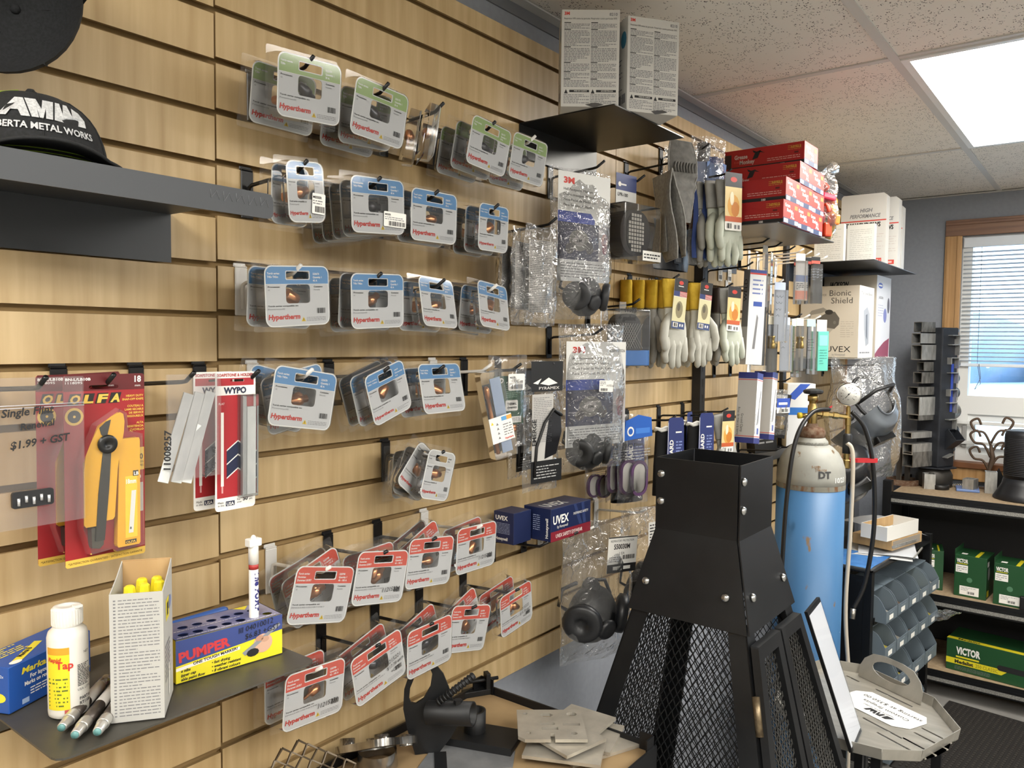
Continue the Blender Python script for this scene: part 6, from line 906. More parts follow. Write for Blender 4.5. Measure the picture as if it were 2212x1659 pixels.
q = MB(); q.lathe([(.016, 1.27), (.016, 1.335), (.013, 1.342)], BLK, 18, P0); q.build('rubber_coupler', vo); q = MB(); q.lathe([(.011, 1.215), (.015, 1.218), (.015, 1.245), (.012, 1.248), (.012, 1.27)], BRASS, 6, P0, sm=False); q.build('ball_valve', vo); LEV = C('#b3222a', .4, name='red_lever')
q = MB(); q.loft([[(p*a+P0+Vector((0, 0, 1.245))+hd*x+Vector((0, 0, zz))) for p, zz in ((fdir, -.007), (fdir, .007), (-fdir, .007), (-fdir, -.007))] for x, a in ((.012, .008), (.03, .008), (.04, .013), (.10, .014), (.112, .006))], LEV, False, True, True); q.build('red_lever', vo); q = MB(); A0 = hd*.07+Vector((0, 0, 1.44)); q.loft([[A0-hd*x+fdir*(a+.0)+Vector((0, 0, zz-.55*x)) for a, zz in ((wd_, -.003), (wd_, .003), (-wd_, .003), (-wd_, -.003))] for x, wd_ in ((0, .006), (.02, .009), (.05, .009), (.058, .004))], LEV, False, True, True); q.build('red_lever', vo)
# ---- hoses
def bez(pts, n=10):
    P = [Vector(p) for p in pts]; o = []
    for i in range(len(P)-1):
        p0, p1, p2, p3 = P[max(i-1, 0)], P[i], P[i+1], P[min(i+2, len(P)-1)]
        for k in range(n): u = k/n; o.append(.5*((2*p1)+(p2-p0)*u+(2*p0-5*p1+4*p2-p3)*u*u+(3*p1-p0-3*p2+p3)*u**3))
    return o+[P[-1]]
W0 = Vector((CX, CY, 0)); hdp = [W0+hd*.06+fdir*.02+Vector((0, 0, 1.43)), W0+hd*.0+fdir*.07+Vector((0, 0, 1.42)), W0-hd*.05+fdir*.125+Vector((0, 0, 1.33)), W0-hd*.075+fdir*.14+Vector((0, 0, 1.12)), W0-hd*.085+fdir*.14+Vector((0, 0, .8)), W0-hd*.085+fdir*.14+Vector((0, 0, .35)), W0-hd*.05+fdir*.17+Vector((0, 0, .012))]
t = MB(); t.tube(bez(hdp), .0075, C('#121214', .4), 8); tag(t.build('air_hose'), 'black rubber hose arching from the valve down past the cylinder front', 'hose')
hp = [W0+hd*.14+fdir*-.01+Vector((0, 0, 1.42)), W0+hd*.19+Vector((0, 0, 1.36)), W0+hd*.225+Vector((0, 0, 1.22)), W0+hd*.235+Vector((0, 0, 1.0)), W0+hd*.21+Vector((0, 0, .80)), W0+hd*.17+Vector((0, 0, .70))]
t = MB(); t.tube(bez(hp), .008, C('#131315', .3), 8); t.cyl(hp[-1], hp[-1]+Vector((-.01, 0, -.035)), .010, STEEL, 8); tag(t.build('air_hose'), 'black rubber hose hanging on the far side of the cylinder with steel end', 'hose')
hp = [W0+hd*.128+fdir*.02+Vector((0, 0, 1.31)), W0+hd*.150+fdir*.03+Vector((0, 0, 1.26)), W0+hd*.150+fdir*.03+Vector((0, 0, 1.0)), W0+hd*.142+fdir*.03+Vector((0, 0, .7)), W0+hd*.165+fdir*.03+Vector((0, 0, .4)), W0+hd*.17+fdir*.03+Vector((0, 0, .012))]
t = MB(); t.tube(bez(hp), .0075, C('#bdb3a3', .5), 8); tag(t.build('air_hose'), 'beige hose running straight down beside the cylinder', 'hose')
t = thing('safety_chain', 'white chain with a pink carabiner around the cylinder', 'chain', W0+hd*.118+fdir*.07+Vector((0, 0, .51)));  lk = MB(); lk.tube([(.006*math.cos(a), 0, .013*math.sin(a)) for a in [2*math.pi*i/10 for i in range(10)]], .0024, C('#d9d7dc', .4, .3), 5, True); lk = lk.mesh('chain_link')
for i in range(9): inst('chain_link', lk, t, hd*(-.012*(8-i)**1.0*.55)+Vector((0, 0, .0205*i-.03+.0022*(8-i)**1.3*0)), (0, R(20), R(40+90*(i % 2))))
q = MB(); q.tube([(.011*math.cos(a), 0, .17+.026*math.sin(a)) for a in [2*math.pi*i/12 for i in range(12)]], .0028, C('#b22a63', .3, .5), 6, True); q.build('carabiner', t)
# ================================================================ bench unit under the window
BX0, BX1, BY0, BY1 = 4.135, 4.60, -.20, -1.9; t = thing('steel_bench', 'black steel bench with three shelves under the window', 'bench', (0, 0, 0)); BKS = C('#141517', .4, .3, name='black_bench_steel'); PBD = NM('particle_board', '#9a8468', '#ab9578', (60, 60, 60), .8); EDGE = NM('speckled_edge', '#7f7e7a', '#b5b3ad', (250, 250, 250), .35, .5)
for x in (BX0, BX1-.04):
    for y in (BY0, BY1+.04): MB().bx(x, x+.04, y-.04, y, 0, 1.005 if x == BX0 else .98, BKS).build('leg', t, bevel=.002)
for z in (.95, .485, .125):
    MB().bx(BX0+.004, BX1, BY1, BY0-.041, z-.014, z, PBD).build('shelf_board', t); v = MB(); v.bx(BX0, BX0+.004, BY1, BY0-.041, z-.055, z+.004, BKS); v.bx(BX0-.006, BX0, BY1, BY0-.041, z-.052, z-.016, BKS); v.build('front_rail', t); MB().bx(BX0-.008, BX0-.0062, BY1, BY0-.041, z-.045, z-.028, EDGE).build('bright_strip', t); MB().bx(BX1-.004, BX1, BY1, BY0-.041, z-.055, z, BKS).build('rear_rail', t)
MB().bx(BX1-.003, BX1+.0, BY1, BY0-.041, .13, .93, C('#1a1a1c', .7)).build('back_panel', t); MB().bx(BX0+.04, BX1-.04, BY0-.006, BY0-.002, .13, .90, C('#1a1a1c', .7)).build('side_panel', t)
VG = C('#1f4a2a', .42, name='green_carton'); VY = C('#d9cc2b', .45, name='carton_yellow')
for i, (y0, y1, x, h, an, lab) in enumerate(((-.395, -.462, 4.22, .19, 12, 'dark green regulator carton nearest the bin rack'), (-.512, -.645, 4.20, .195, -4, 'dark green regulator carton with white labels, middle of the shelf'), (-.675, -.81, 4.17, .19, -4, 'dark green regulator carton with white labels, furthest from the bin rack'))):
    t = thing('regulator_carton', lab, 'box', (x, y0, .4855), (0, 0, R(-90+an)), 'green regulator cartons'); w = y0-y1; dp = .16; MB().bx(0, w, 0, dp, 0, h, VG).build('carton', t, bevel=.0015); MB().bx(.0, .002, 0, dp, h, h+.025, VG).build('lid_flap', t); s = MB(); s.text('VICTOR', w*.06, h*.82, h*.09, WHITE, 1, w=w*.36, bold=2); s.rect(w*.07, h*.785, w*.4, h*.8, VY, 1); s.rect(w*.04, h*.58, w*.42, h*.76, WHITE, 1); s.lines(w*.07, h*.6, w*.38, h*.74, 3, GREYINK, 2, .3); s.rect(w*.18, h*.05, w*.78, h*.26, WHITE, 1); s.barcode(w*.42, h*.08, w*.66, h*.14, INK, 2, 10); s.lines(w*.22, h*.15, w*.7, h*.24, 3, GREYINK, 2, .3); s.poly(ell(w*.48, h*.42, w*.09, w*.09, 14), C('#4f7a5c', .5), 1); s.onface('T', w, dp, h); s.rect(w*.62, dp*.0, w*.74, dp*.8, VY, 1); s.rect(w*.16, dp*.15, w*.34, dp*.32, WHITE, 1); s.onface('R', w, dp, h); s.rect(dp*.1, h*.05, dp*.35, h*.2, VY, 1); s.poly(ell(dp*.3, h*.6, dp*.14, h*.16, 14), C('#a8a8a4', .5), 1); s.rect(dp*.08, h*.78, dp*.3, h*.9, WHITE, 1); s.build('print', t)
t = thing('torch_kit_carton', 'long green and yellow torch kit carton on the lowest shelf', 'box', (4.20, -.492, .126), (0, 0, R(-96))); w, dp, h = .46, .2, .15; MB().bx(0, w, 0, dp, 0, h, VG).build('carton', t, bevel=.002); s = MB(); s.text('VICTOR', w*.09, h*.56, h*.22, WHITE, 1, w=w*.22, bold=2); s.rect(w*.09, h*.44, w*.3, h*.49, VY, 1); s.poly([(0, h*.22), (w*.5, h*.22), (w*.55, h*.36), (w, h*.36), (w, h*.40), (0, h*.40)], VY, 1); s.text('Medalist', w*.08, h*.255, h*.11, INK, 2, w=w*.17, bold=2); s.text('250 CLASSIC', w*.27, h*.255, h*.11, C('#6d6a1c', .5), 2, w=w*.2); s.poly(rrect(w*.46, h*.35, w*.8, h*.52, .012), INK, 3); s.lines(w*.08, h*.06, w*.4, h*.18, 3, GREYINK, 1, .3); s.onface('T', w, dp, h); s.rect(0, dp*.0, w, dp*.16, VY, 1); s.text('Medalist', w*.1, dp*.03, dp*.1, INK, 2, w=w*.2, bold=1); s.build('print', t)
t = thing('black_case', 'low black case lying on the middle shelf beside the green cartons', 'case', (4.145, -.78, .4855)); MB().bx(0, .12, -.14, 0, 0, .06, BLACK).build('case_body', t, bevel=.004); MB().bx(-.001, 0, -.12, -.02, .02, .03, C('#8a8a8a', .5)).build('label_line', t)
t = MB(); t.grid(5, 5, lambda a, b: (4.16+.07*a, -.30-.06*b, .127+.012*math.sin(5*a+3*b)**2), WHITE); tag(t.build('paper_scrap'), 'crumpled white paper scrap on the lowest shelf', 'paper')
# ---- steel sample tower
TS = NM('mill_scale', '#2a2d33', '#33363d', (20, 20, 20), .45, .4); SAM = NM('cut_steel', '#6d6c69', '#9a9893', (60, 60, 20), .4, .7); AL = NM('bright_steel', '#a9a9a6', '#c6c6c3', (60, 60, 20), .35, .7)
tw = thing('steel_sample_tower', 'black square post bristling with cut steel sample sections', 'display', (4.47, -.365, .9515), (0, 0, R(-26))); MB().lathe([(.075, 0), (.085, .01), (.085, .06), (.07, .09), (.05, .1)], C('#3a3733', .5, .5), 28).build('drum_base', tw); MB().lathe([(.10, .095), (.10, .102)], TS, 6, sm=False).build('base_plate', tw); MB().bx(-.062, .062, -.062, .062, .102, .80, TS).build('square_post', tw, bevel=.006)
def hollow(w, h, L, t_, m): v = MB(); v.prism([(-w/2, -h/2), (w/2, -h/2), (w/2, h/2), (-w/2, h/2)], 0, L, m, [[(-w/2+t_, -h/2+t_), (w/2-t_, -h/2+t_), (w/2-t_, h/2-t_), (-w/2+t_, h/2-t_)]], ax='x'); return v
zs = [(.765, .045, .05, .10), (.705, .05, .05, .11), (.63, .06, .075, .105), (.555, .04, .045, .07), (.495, .05, .055, .09), (.425, .055, .04, .12), (.345, .07, .09, .115), (.285, .06, .03, .11), (.19, .05, .03, .15), (.115, .055, .055, .145), (.06, .06, .075, .14)]
for z, a, b_, L in zs[:11]: o = hollow(a, b_, L, .004, SAM if rnd.random() < .7 else AL).build('square_tube_sample', tw, (-.062-L, .0, z*.93+.09))
for i, (z, r) in enumerate(((.75, .012), (.69, .012), (.64, .02), (.57, .026), (.49, .026), (.41, .03), (.31, .04), (.2, .035), (.1, .016))): q = MB(); q.lathe([(r, 0), (r, .06), (r-.003, .06), (r-.003, .0)], TS if i % 3 else SAM, 20, (.01, .0, 0), (1, 0, 0), caps=False); q.build('round_tube_sample', tw, (.052, -.01, z*.93+.09))
for i, z in enumerate((.72, .67, .60, .52, .43, .36, .27)): q = MB(); q.bx(-.03, .03, -.085, -.062, 0, .004, AL); q.bx(.026, .03, -.085, -.062, -.05, 0, AL); q.bx(-.03+.05*(i % 2), -.026+.05*(i % 2), -.085, -.062, 0 if i % 2 else -.03, .03 if i % 2 else 0, AL) if i % 3 else None; q.build('angle_sample', tw, (.01, 0, z*.93+.09))
q = hollow(.07, .07, .09, .004, TS); q.build('square_tube_sample', tw, (.02, -.1, .27), (0, R(40), R(90))); q = MB(); q.bx(-.03, .03, -.09, -.062, 0, .004, AL); q.build('flat_bar_sample', tw, (0, 0, .16), (0, R(-15), 0)); MB().bx(.012, .03, -.0635, -.0622, .38, .62, C('#2743a8', .4)).build('blue_tape', tw)
# ---- things on the bench
ZB = .9505
def on_bench(px, py): p = atz(px, py, ZB); return (p.x, p.y, ZB)
t = thing('steel_stand', 'rusty steel stand of a round ring with an upright frame', 'stand', on_bench(1950, 1045)); v = MB(); v.lathe([(.078, 0), (.078, .028), (.066, .028), (.066, 0)], RUST, 28, caps=False); v.build('ring', t); v = MB(); v.prism([(-.035, .0), (.035, .0), (.035, .19), (-.035, .19)], -.012, .012, C('#6b645b', .6, .3), [[(-.023, 0.001), (.023, .001), (.023, .178), (-.023, .178)]]); v.build('upright_frame', t, rot=(0, 0, R(-30)))
for px, py, w, d_, h, rz, lab in ((2004, 1056, .055, .05, .075, 20, 'short square steel tube offcut next to the tower'), (2094, 1062, .062, .05, .062, -12, 'square steel tube offcut lying between tower and fan'), (2138, 1066, .05, .05, .105, 10, 'tall square steel tube offcut standing near the fan')):
    x, y, z = on_bench(px, py); t = thing('tube_offcut', lab, 'steel offcut', (min(x, 4.42)+.02, y, z), (0, 0, R(rz)), 'steel tube offcuts'); v = MB(); v.prism([(-w/2, -d_/2), (w/2, -d_/2), (w/2, d_/2), (-w/2, d_/2)], 0, h, AL, [[(-w/2+.004, -d_/2+.004), (w/2-.004, -d_/2+.004), (w/2-.004, d_/2-.004), (-w/2+.004, d_/2-.004)]], ax='z'); v.build('tube_wall', t)
t = thing('steel_puck', 'dark round steel puck lying by the tower base', 'steel offcut', on_bench(2030, 1056)); MB().lathe([(.04, 0), (.042, .002), (.042, .022), (.038, .024)], C('#2b2a29', .4, .5), 24).build('puck', t); x, y, z = on_bench(2062, 1052); t = thing('bolt', 'small bright bolt lying between the puck and the offcut', 'bolt', (x, y, z+.009), (0, 0, R(-60))); q = MB(); q.tube([(-.035+.07*i/60, .008*math.cos(i*.8), .008*math.sin(i*.8)) for i in range(61)], .0022, AL, 5); q.build('thread', t); MB().cyl((.035, 0, 0), (.045, 0, 0), .0088, AL, 6, sm=False).build('head', t)
fx, fy = 4.345, -.765; t = thing('fan_heater', 'black round tower fan heater with fine slots', 'heater', (fx, fy, ZB)); FB = C('#17181c', .45); v = MB(); v.lathe([(.125, 0), (.128, .006), (.115, .03), (.094, .07), (.088, .1)], FB, 36); v.build('base', t); v = MB(); v.lathe([(.088, .1), (.088, .30), (.083, .318), (.06, .324)], FB, 40); v.build('drum', t); rm = MB(); rm.lathe([(.0885, 0), (.0895, .002), (.0885, .004)], C('#26272b', .5), 40, caps=False); rm = rm.mesh('slot_ring')
for i in range(22): inst('slot_ring', rm, t, (0, 0, .115+.008*i))
s = MB(); 
for i in range(4): s.poly(ell(-.03+.02*i, 0, .004, .003, 8), C('#5a5f6a', .4), 1)
o = s.build('touch_marks', t); o.matrix_local = Matrix.Translation((0, -.02, .3245)) @ Matrix.Rotation(R(90), 4, 'X').inverted()
# cut-metal tree ornament before the window
t = thing('metal_tree_art', 'rusty cut metal tree ornament standing before the window', 'ornament', (4.545, -.60, ZB), (0, 0, R(-80))); q = MB(); AM = C('#5b4a3c', .6, .4)
q.tube([(0, 0, 0), (-.004, 0, .09), (.01, 0, .16), (0, 0, .22)], [.012, .010, .012, .008], AM, 6)
for sg, a in ((-1, .30), (1, .31), (-1, .22), (1, .24), (-1, .36), (1, .37)): q.tube(bez([(0, 0, a-.14), (sg*.03, 0, a-.08), (sg*.07, 0, a-.07), (sg*.09, 0, a-.03), (sg*.06, 0, a-.01), (sg*.045, 0, a-.04)], 5), .006, AM, 5)
q.build('branch_work', t); q = MB(); q.prism(rrect(-.06, -.02, .06, .02, .01), 0, .006, AM, ax='z'); q.build('foot', t)
t = thing('metal_tree_art', 'small black cut metal spruce by the fan', 'ornament', (4.48, -.645, ZB), (0, 0, R(-80))); q = MB(); P = [(-.045, 0), (-.02, .03), (-.035, .03), (-.015, .06), (-.028, .06), (0, .12), (.028, .06), (.015, .06), (.035, .03), (.02, .03), (.045, 0)]; q.prism(P, -.002, .002, BLACK); q.build('spruce_plate', t); MB().bx(-.03, .03, -.02, .02, 0, .003, BLACK).build('foot', t)
t = thing('blue_tray', 'pale blue plastic lid lying behind the offcuts', 'lid', (4.44, -.52, ZB), (0, 0, R(10))); MB().bx(-.06, .06, -.05, .05, 0, .012, C('#6a84b8', .4)).build('lid', t, bevel=.003)
# ================================================================ bin rack
rk = thing('bin_rack', 'black steel rack of small hopper bins beside the bench', 'rack', (3.17, -.385, 0), (0, 0, R(-6.5))); RL, RD, RH = .72, .30, .80
for x in (0, RL-.028):
    for y in (0, RD-.03): MB().bx(x, x+.028, y, y+.03, 0, RH+(.03 if x else 0), BKS).build('leg', rk, bevel=.001)
MB().bx(0, .004, .03, RD-.03, .05, RH-.02, BKS).build('end_panel', rk); MB().bx(0, RL, 0, RD, RH-.006, RH, BKS).build('top_sheet', rk); levels = [.60, .46, .30, .14]
for z in levels+[.015]:
    MB().bx(.028, RL-.028, -.004, .0, z-.006, z+.02, BKS).build('shelf_lip', rk); MB().bx(.028, RL-.028, RD-.006, RD, z-.006, z+.02, BKS).build('shelf_lip', rk); wm = MB().cyl((0, 0, 0), (0, RD-.006, .0), .002, STEEL, 5).mesh('shelf_wire')
    for i in range(22): inst('shelf_wire', wm, rk, (.045+i*.03, .0, z))
BG = C('#66727b', .4, name='grey_bin_plastic')
def binmesh(w, d, h):
    v = MB(); T = .0025; pr = [(0, .0), (d, 0), (d, h), (d*.42, h), (d*.28, h*.97), (d*.17, h*.88), (d*.10, h*.74), (d*.05, h*.58), (.0, h*.42)][::-1]; 
    for x in (0, w-T): v.prism(pr, x, x+T, BG, ax='x')
    v.bx(T, w-T, 0, d, 0, T, BG); v.bx(T, w-T, d-T, d, 0, h, BG); v.bx(T, w-T, 0, T, 0, h*.42, BG); v.bx(-.002, w+.002, d*.3, d, h, h+.004, BG); v.bx(w*.25, w*.75, -.0015, 0, h*.1, h*.34, C('#66727b', .4)); return v.mesh('hopper')
bms = binmesh(.118, .19, .108); bml = binmesh(.150, .22, .128); lb = MB().bx(.028, .07, -.0022, -.0016, .010, .028, WHITE).mesh('bin_label'); nb = 0
for li, (z, n, m, w, h, xs0) in enumerate(((.602, 5, bms, .130, .108, .035), (.462, 5, bms, .130, .108, .035), (.302, 4, bml, .164, .12, .035), (.142, 4, bml, .164, .12, .05), (.018, 3, bml, .164, .12, .13))):
    for i in range(n):
        if (li, i) in ((3, 3),): continue
        t = thing('hopper_bin', 'grey plastic hopper bin, %s along, %s shelf of the black rack' % (ORD[i], ['top', 'second', 'third', 'fourth', 'lowest'][li]), 'bin', rk.matrix_basis @ Vector((xs0+i*w, -.045, z+.003)), (R(0), 0, R(-6.5)), 'hopper bins in the black rack'); inst('hopper', m, t); inst('bin_label', lb, t)
        cm = C(['#8f8a80', '#b9a93e', '#7b7f86', '#5a4a3a'][(i*3+li) % 4], .5); q = MB(); q.grid(5, 5, lambda a, b: (.006+.084*a, .006+.12*b, .02+.012*math.sin(9*a+5*b+i)**2), cm); o = q.build('small_parts', t); o['kind'] = 'stuff'
# ---- things lying on the rack
zr = RH+.0006; F_r = lambda x, y, z=0: rk.matrix_basis @ Vector((x, y, zr+z))
t = thing('blue_sheet', 'square plate with peeling blue protective film on the rack', 'plate', F_r(.02, .01), (0, 0, R(-4))); MB().bx(0, .25, 0, .23, 0, .006, STEEL).build('steel_plate', t); q = MB(); q.grid(9, 9, lambda a, b: (.004+.242*a, .004+.222*b, .0065+.003*max(0, math.sin(7*a)*math.sin(5*b+1))*(1-a)), NM('blue_film', '#2f6bb0', '#4b86c6', (20, 20, 20), .3)); q.build('blue_film', t)
t = thing('paper_stack', 'white papers in plastic sleeves spread on the rack top', 'papers', F_r(.27, -.06), (0, 0, R(14))); q = MB(); q.grid(9, 7, lambda a, b: (.30*a, .24*b, .002+.006*math.sin(3*a+2*b)**2), C('#d9d9d6', .3)); q.grid(9, 7, lambda a, b: (.02+.32*a, -.02+.22*b, .009+.005*math.sin(4*a+2*b+1)**2), C('#cdd2d8', .25)); q.build('sheets', t); q = MB(); q.bx(.0, .2, -.005, .0, .014, .02, AL); q.build('metal_ruler', t, rot=(0, 0, R(-12)))
t = thing('cardboard_tray', 'flat kraft cardboard box with a torn open side', 'box', F_r(.30, .03, .022), (0, 0, R(-14))); MB().bx(0, .26, 0, .17, 0, .045, CARDB).build('carton', t, bevel=.002); MB().bx(.004, .24, -.0012, .0, .006, .038, C('#8b8378', .6)).build('torn_opening', t); MB().bx(-.005, .20, -.006, -.0012, .014, .022, AL).build('steel_rod', t)
t = thing('white_tray_box', 'open white cardboard tray with kraft inside and papers', 'box', F_r(.25, .035, .068), (0, 0, R(-14))); w, dp, h = .27, .11, .058; v = MB(); WB = C('#d8d6d0', .55)
for a in ((0, w, 0, .003, 0, h), (0, w, dp-.003, dp, 0, h), (0, .003, .003, dp-.003, 0, h), (w-.003, w, .003, dp-.003, 0, h), (.003, w-.003, .003, dp-.003, 0, .003)): v.bx(*a, WB)
v.build('tray_wall', t); MB().bx(.003, w-.003, dp-.0045, dp-.0031, .004, h-.001, CARDB).build('kraft_lining', t); q = MB(); q.grid(7, 5, lambda a, b: (.02+.2*a, .02+.07*b, .02+.03*math.sin(4*a+3*b)**2*(1-a)), WHITE); q.build('crumpled_paper', t)
t = thing('plastic_sleeve', 'bluish plastic sleeve draped behind the white tray', 'sleeve', F_r(.42, .17, .012), (0, 0, R(-30))); q = MB(); q.grid(11, 9, lambda a, b: (.30*a, .24*b-.05, .05+.05*math.sin(2.5*a+.4)*math.sin(2.8*b+.2)-.04*a*a), clear('blue_sleeve', (.80, .86, .95), 1.45, .1, crumple=.3, haze=.35)); q.build('film', t)
t = thing('wood_offcut', 'dark wooden offcut leaning upright behind the rack', 'offcut', (3.93, -.12, 0), (0, R(-2), R(-40))); MB().bx(-.03, .03, -.01, .01, 0, 1.06, NM('dark_wood', '#2b2a28', '#3b3a36', (40, 40, 8), .6)).build('strip', t, bevel=.002)
t = thing('small_parts_bag', 'clear bag of small parts hanging out of the second shelf', 'bag', rk.matrix_basis @ Vector((.66, -.10, .505)), (R(70), 0, R(-20))); bag(t, .10, .15, .035, 151, top=.02, amp=1.5); q = MB(); q.box((0, 0, -.08), (.07, .014, .05), C('#6f7176', .4)); q.build('contents', t, bevel=.005)
# ---- rubber mat
t = thing('rubber_mat', 'black perforated rubber floor mat before the bench', 'mat', (3.32, -.44, 0), (0, 0, R(-6))); MB().bx(0, .80, -1.3, 0, .0005, .008, C('#1f1c1a', .8)).build('base_sheet', t, bevel=.003); q = MB(); MR = C('#2e2a27', .75)
for i in range(38):
    for j in range(60):
        x, y = .03+i*.0198+(.0099 if j % 2 else 0), -.03-j*.0207; q.bx(x-.0075, x+.0075, y-.0045, y+.0045, .008, .0125, MR)
o = q.build('rubber_studs', t); o['kind'] = 'stuff'
# ================================================================ black steel firepit
FP = NM('black_firepit_steel', '#17181a', '#202123', (7, 7, 7), .38, .35, rv=.06); FPM = C('#1b1c1d', .35, .5, name='expanded_mesh_black'); BOLT = C('#b9b9b7', .25, 1., name='zinc_bolt')
fp = thing('firepit', 'tall black sheet steel firepit with square stack and mesh sides', 'firepit', (1.658, -.397, 0)); ZS0, ZS1, ZH = 1.255, 1.41, 1.076; HS_, HH = .095, .139
def hb(z): return .132+.235*(1.07-z)
def hh(z): return HS_+(HH-HS_)*(ZS0-z)/(ZS0-ZH)
def onside(v, k, hf):
    """wrap a panel drawn on the -y plane onto side k of the tapering box"""
    Q = Matrix.Rotation(R(-90*k), 4, 'Z'); v.v = [Q @ Vector((p.x, -hf(p.z)+p.y, p.z)) for p in v.v]; return v
for k in range(4):
    v = MB(); v.prism([(-HS_, ZS0-.012), (HS_-.0035, ZS0-.012), (HS_-.0035, ZS1), (-HS_, ZS1)], -.0015, .0015, FP); onside(v, k, lambda z: HS_).build('stack_wall', fp)
    v = MB(); v.prism([(-hh(ZH)+.001, ZH), (hh(ZH)-.004, ZH), (hh(ZS0)-.004, ZS0), (-hh(ZS0)+.001, ZS0)], -.001, .002, FP); onside(v, k, hh).build('hood_wall', fp)
    for sg in (-1, 1):
        v = MB(); z0, z1 = .10, 1.09; a = .055; P = [(sg*hb(z0), z0), (sg*(hb(z0)-a), z0), (sg*(hb(z1)-.04), z1), (sg*hb(z1), z1)]; v.prism(P if sg < 0 else P[::-1], 0, .003, FP); onside(v, k, hb).build('corner_strip', fp)
bo = MB(); bo.lathe([(.0095, 0), (.009, .003), (.0065, .006), (.002, .0075)], BOLT, 14, (0, 0, 0), (0, -1, 0)); bo = bo.mesh('bolt')
for k, x, z, hf in ((1, -.082, 1.375, lambda z: HS_), (1, -.082, 1.315, lambda z: HS_), (0, -.082, 1.375, lambda z: HS_), (0, -.082, 1.315, lambda z: HS_), (1, -.10, 1.14, hh), (1, .082, 1.14, hh), (0, -.09, 1.14, hh), (0, .092, 1.14, hh)):
    Q = Matrix.Rotation(R(-90*k), 4, 'Z'); p = Q @ Vector((x, -hf(z)-.002, z)); inst('bolt', bo, fp, p, (R(-12 if hf is hh else 0), 0, R(-90*k)))
def mesh_panel(edge0, edge1, z0, z1, px, pz, r, m, y=0.):
    """expanded-metal diamonds between two sloping edges"""
    v = MB(); n = int((z1-z0)/pz); X = max(abs(edge0(z0)), abs(edge1(z0)), abs(edge0(z1)), abs(edge1(z1)))
    for i in range(-int(X/px)-1, int(X/px)+2):
        path = []
        for j in range(n+1):
            z = z0+(z1-z0)*j/n; x = i*px+(px/2 if (j+i) % 2 else -px/2)*.92; ok = edge0(z) <= x <= edge1(z)
            if ok: path.append((x, y+(.0012 if j % 2 else -.0012), z))
            if (not ok or j == n) and path:
                if len(path) > 1: v.tube(path, r, m, 4, sm=False)
                path = []
    return v
for k in (1, 2, 3):
    o = onside(mesh_panel(lambda z: -hb(z)+.03, lambda z: hb(z)-.03, .12, 1.085, .0078, .0122, .0014, FPM, .006), k, hb).build('mesh_panel', fp); o['kind'] = 'stuff'
for sg, lab in ((-1, 'door'), (1, 'door')):
    e0 = (lambda z: -hb(z)+.004) if sg < 0 else (lambda z: .004); e1 = (lambda z: -.004) if sg < 0 else (lambda z: hb(z)-.004); z0, z1, b_ = .34, 1.055, .026
    v = MB(); v.prism([(e0(z0), z0), (e1(z0), z0), (e1(z1), z1), (e0(z1), z1)], -.020, -.004, FP, [[(e0(z0+b_)+b_, z0+b_), (e1(z0+b_)-b_, z0+b_), (e1(z1-b_)-b_, z1-b_), (e0(z1-b_)+b_, z1-b_)]]); d = onside(v, 0, hb).build('door', fp, bevel=.003)
    o = onside(mesh_panel(lambda z: e0(z)+b_-.004, lambda z: e1(z)-b_+.004, z0+.02, z1-.02, .0075, .0095, .0013, C('#5b5a57', .35, .7, name='bare_expanded_mesh'), -.008), 0, hb).build('door_mesh', d); o['kind'] = 'stuff'
for z in (.93, .55): v = MB(); v.cyl((-hb(z)-.004, -hb(z)-.012, z-.035), (-hb(z+.07)-.004, -hb(z+.07)-.012, z+.035), .008, NM('bronze_weld', '#6a5c48', '#8a7a60', (90, 90, 90), .35, .7), 12); v.build('hinge', fp)
v = MB(); v.bx(-hb(.1)+.004, hb(.1)-.004, -hb(.1)+.004, hb(.1)-.004, .10, .104, FP); v.build('ash_floor', fp)
for sx in (-1, 1):
    for sy in (-1, 1): MB().bx(sx*.30-.02, sx*.30+.02, sy*.30-.02, sy*.30+.02, 0, .0995, FP).build('foot', fp)
# sign board leaning by the door (plain white sheet in a black holder)
t = thing('sign_holder', 'black framed white sheet leaning beside the firepit doors', 'sign', (0, 0, 0)); a0 = Vector((2.125, -.590, .604)); a1 = atx(1744, 1322, 1.985); b0 = atz(1857, 1565, .604)+Vector((.0, .0, 0)); b0 = a0+Vector((.14, .012, 0)); b1 = a1+Vector((.14, .012, 0)); nn = (a1-a0).cross(b0-a0).normalized()
if nn.y > 0: nn = -nn
q = MB(); F8 = [a0, b0, b1, a1]; q.add([p for p in F8]+[p-nn*.008 for p in F8], [(0, 1, 2, 3), (7, 6, 5, 4), (0, 4, 5, 1), (1, 5, 6, 2), (2, 6, 7, 3), (3, 7, 4, 0)], BLACK); q.build('holder', t); c = (a0+b1)/2; q = MB(); I8 = [c+(p-c)*.94+nn*.0006 for p in F8]; q.add(I8, [(0, 1, 2, 3)], C('#e6e6e6', .4)); q.build('white_sheet', t); q = MB(); q.add([p+nn*.002 for p in F8]+[p+nn*.003 for p in F8], [(0, 1, 2, 3), (4, 5, 6, 7)], clear('acrylic_front', (.97, .98, 1.), 1.2, .02, boost=.3)); q.build('acrylic_cover', t)
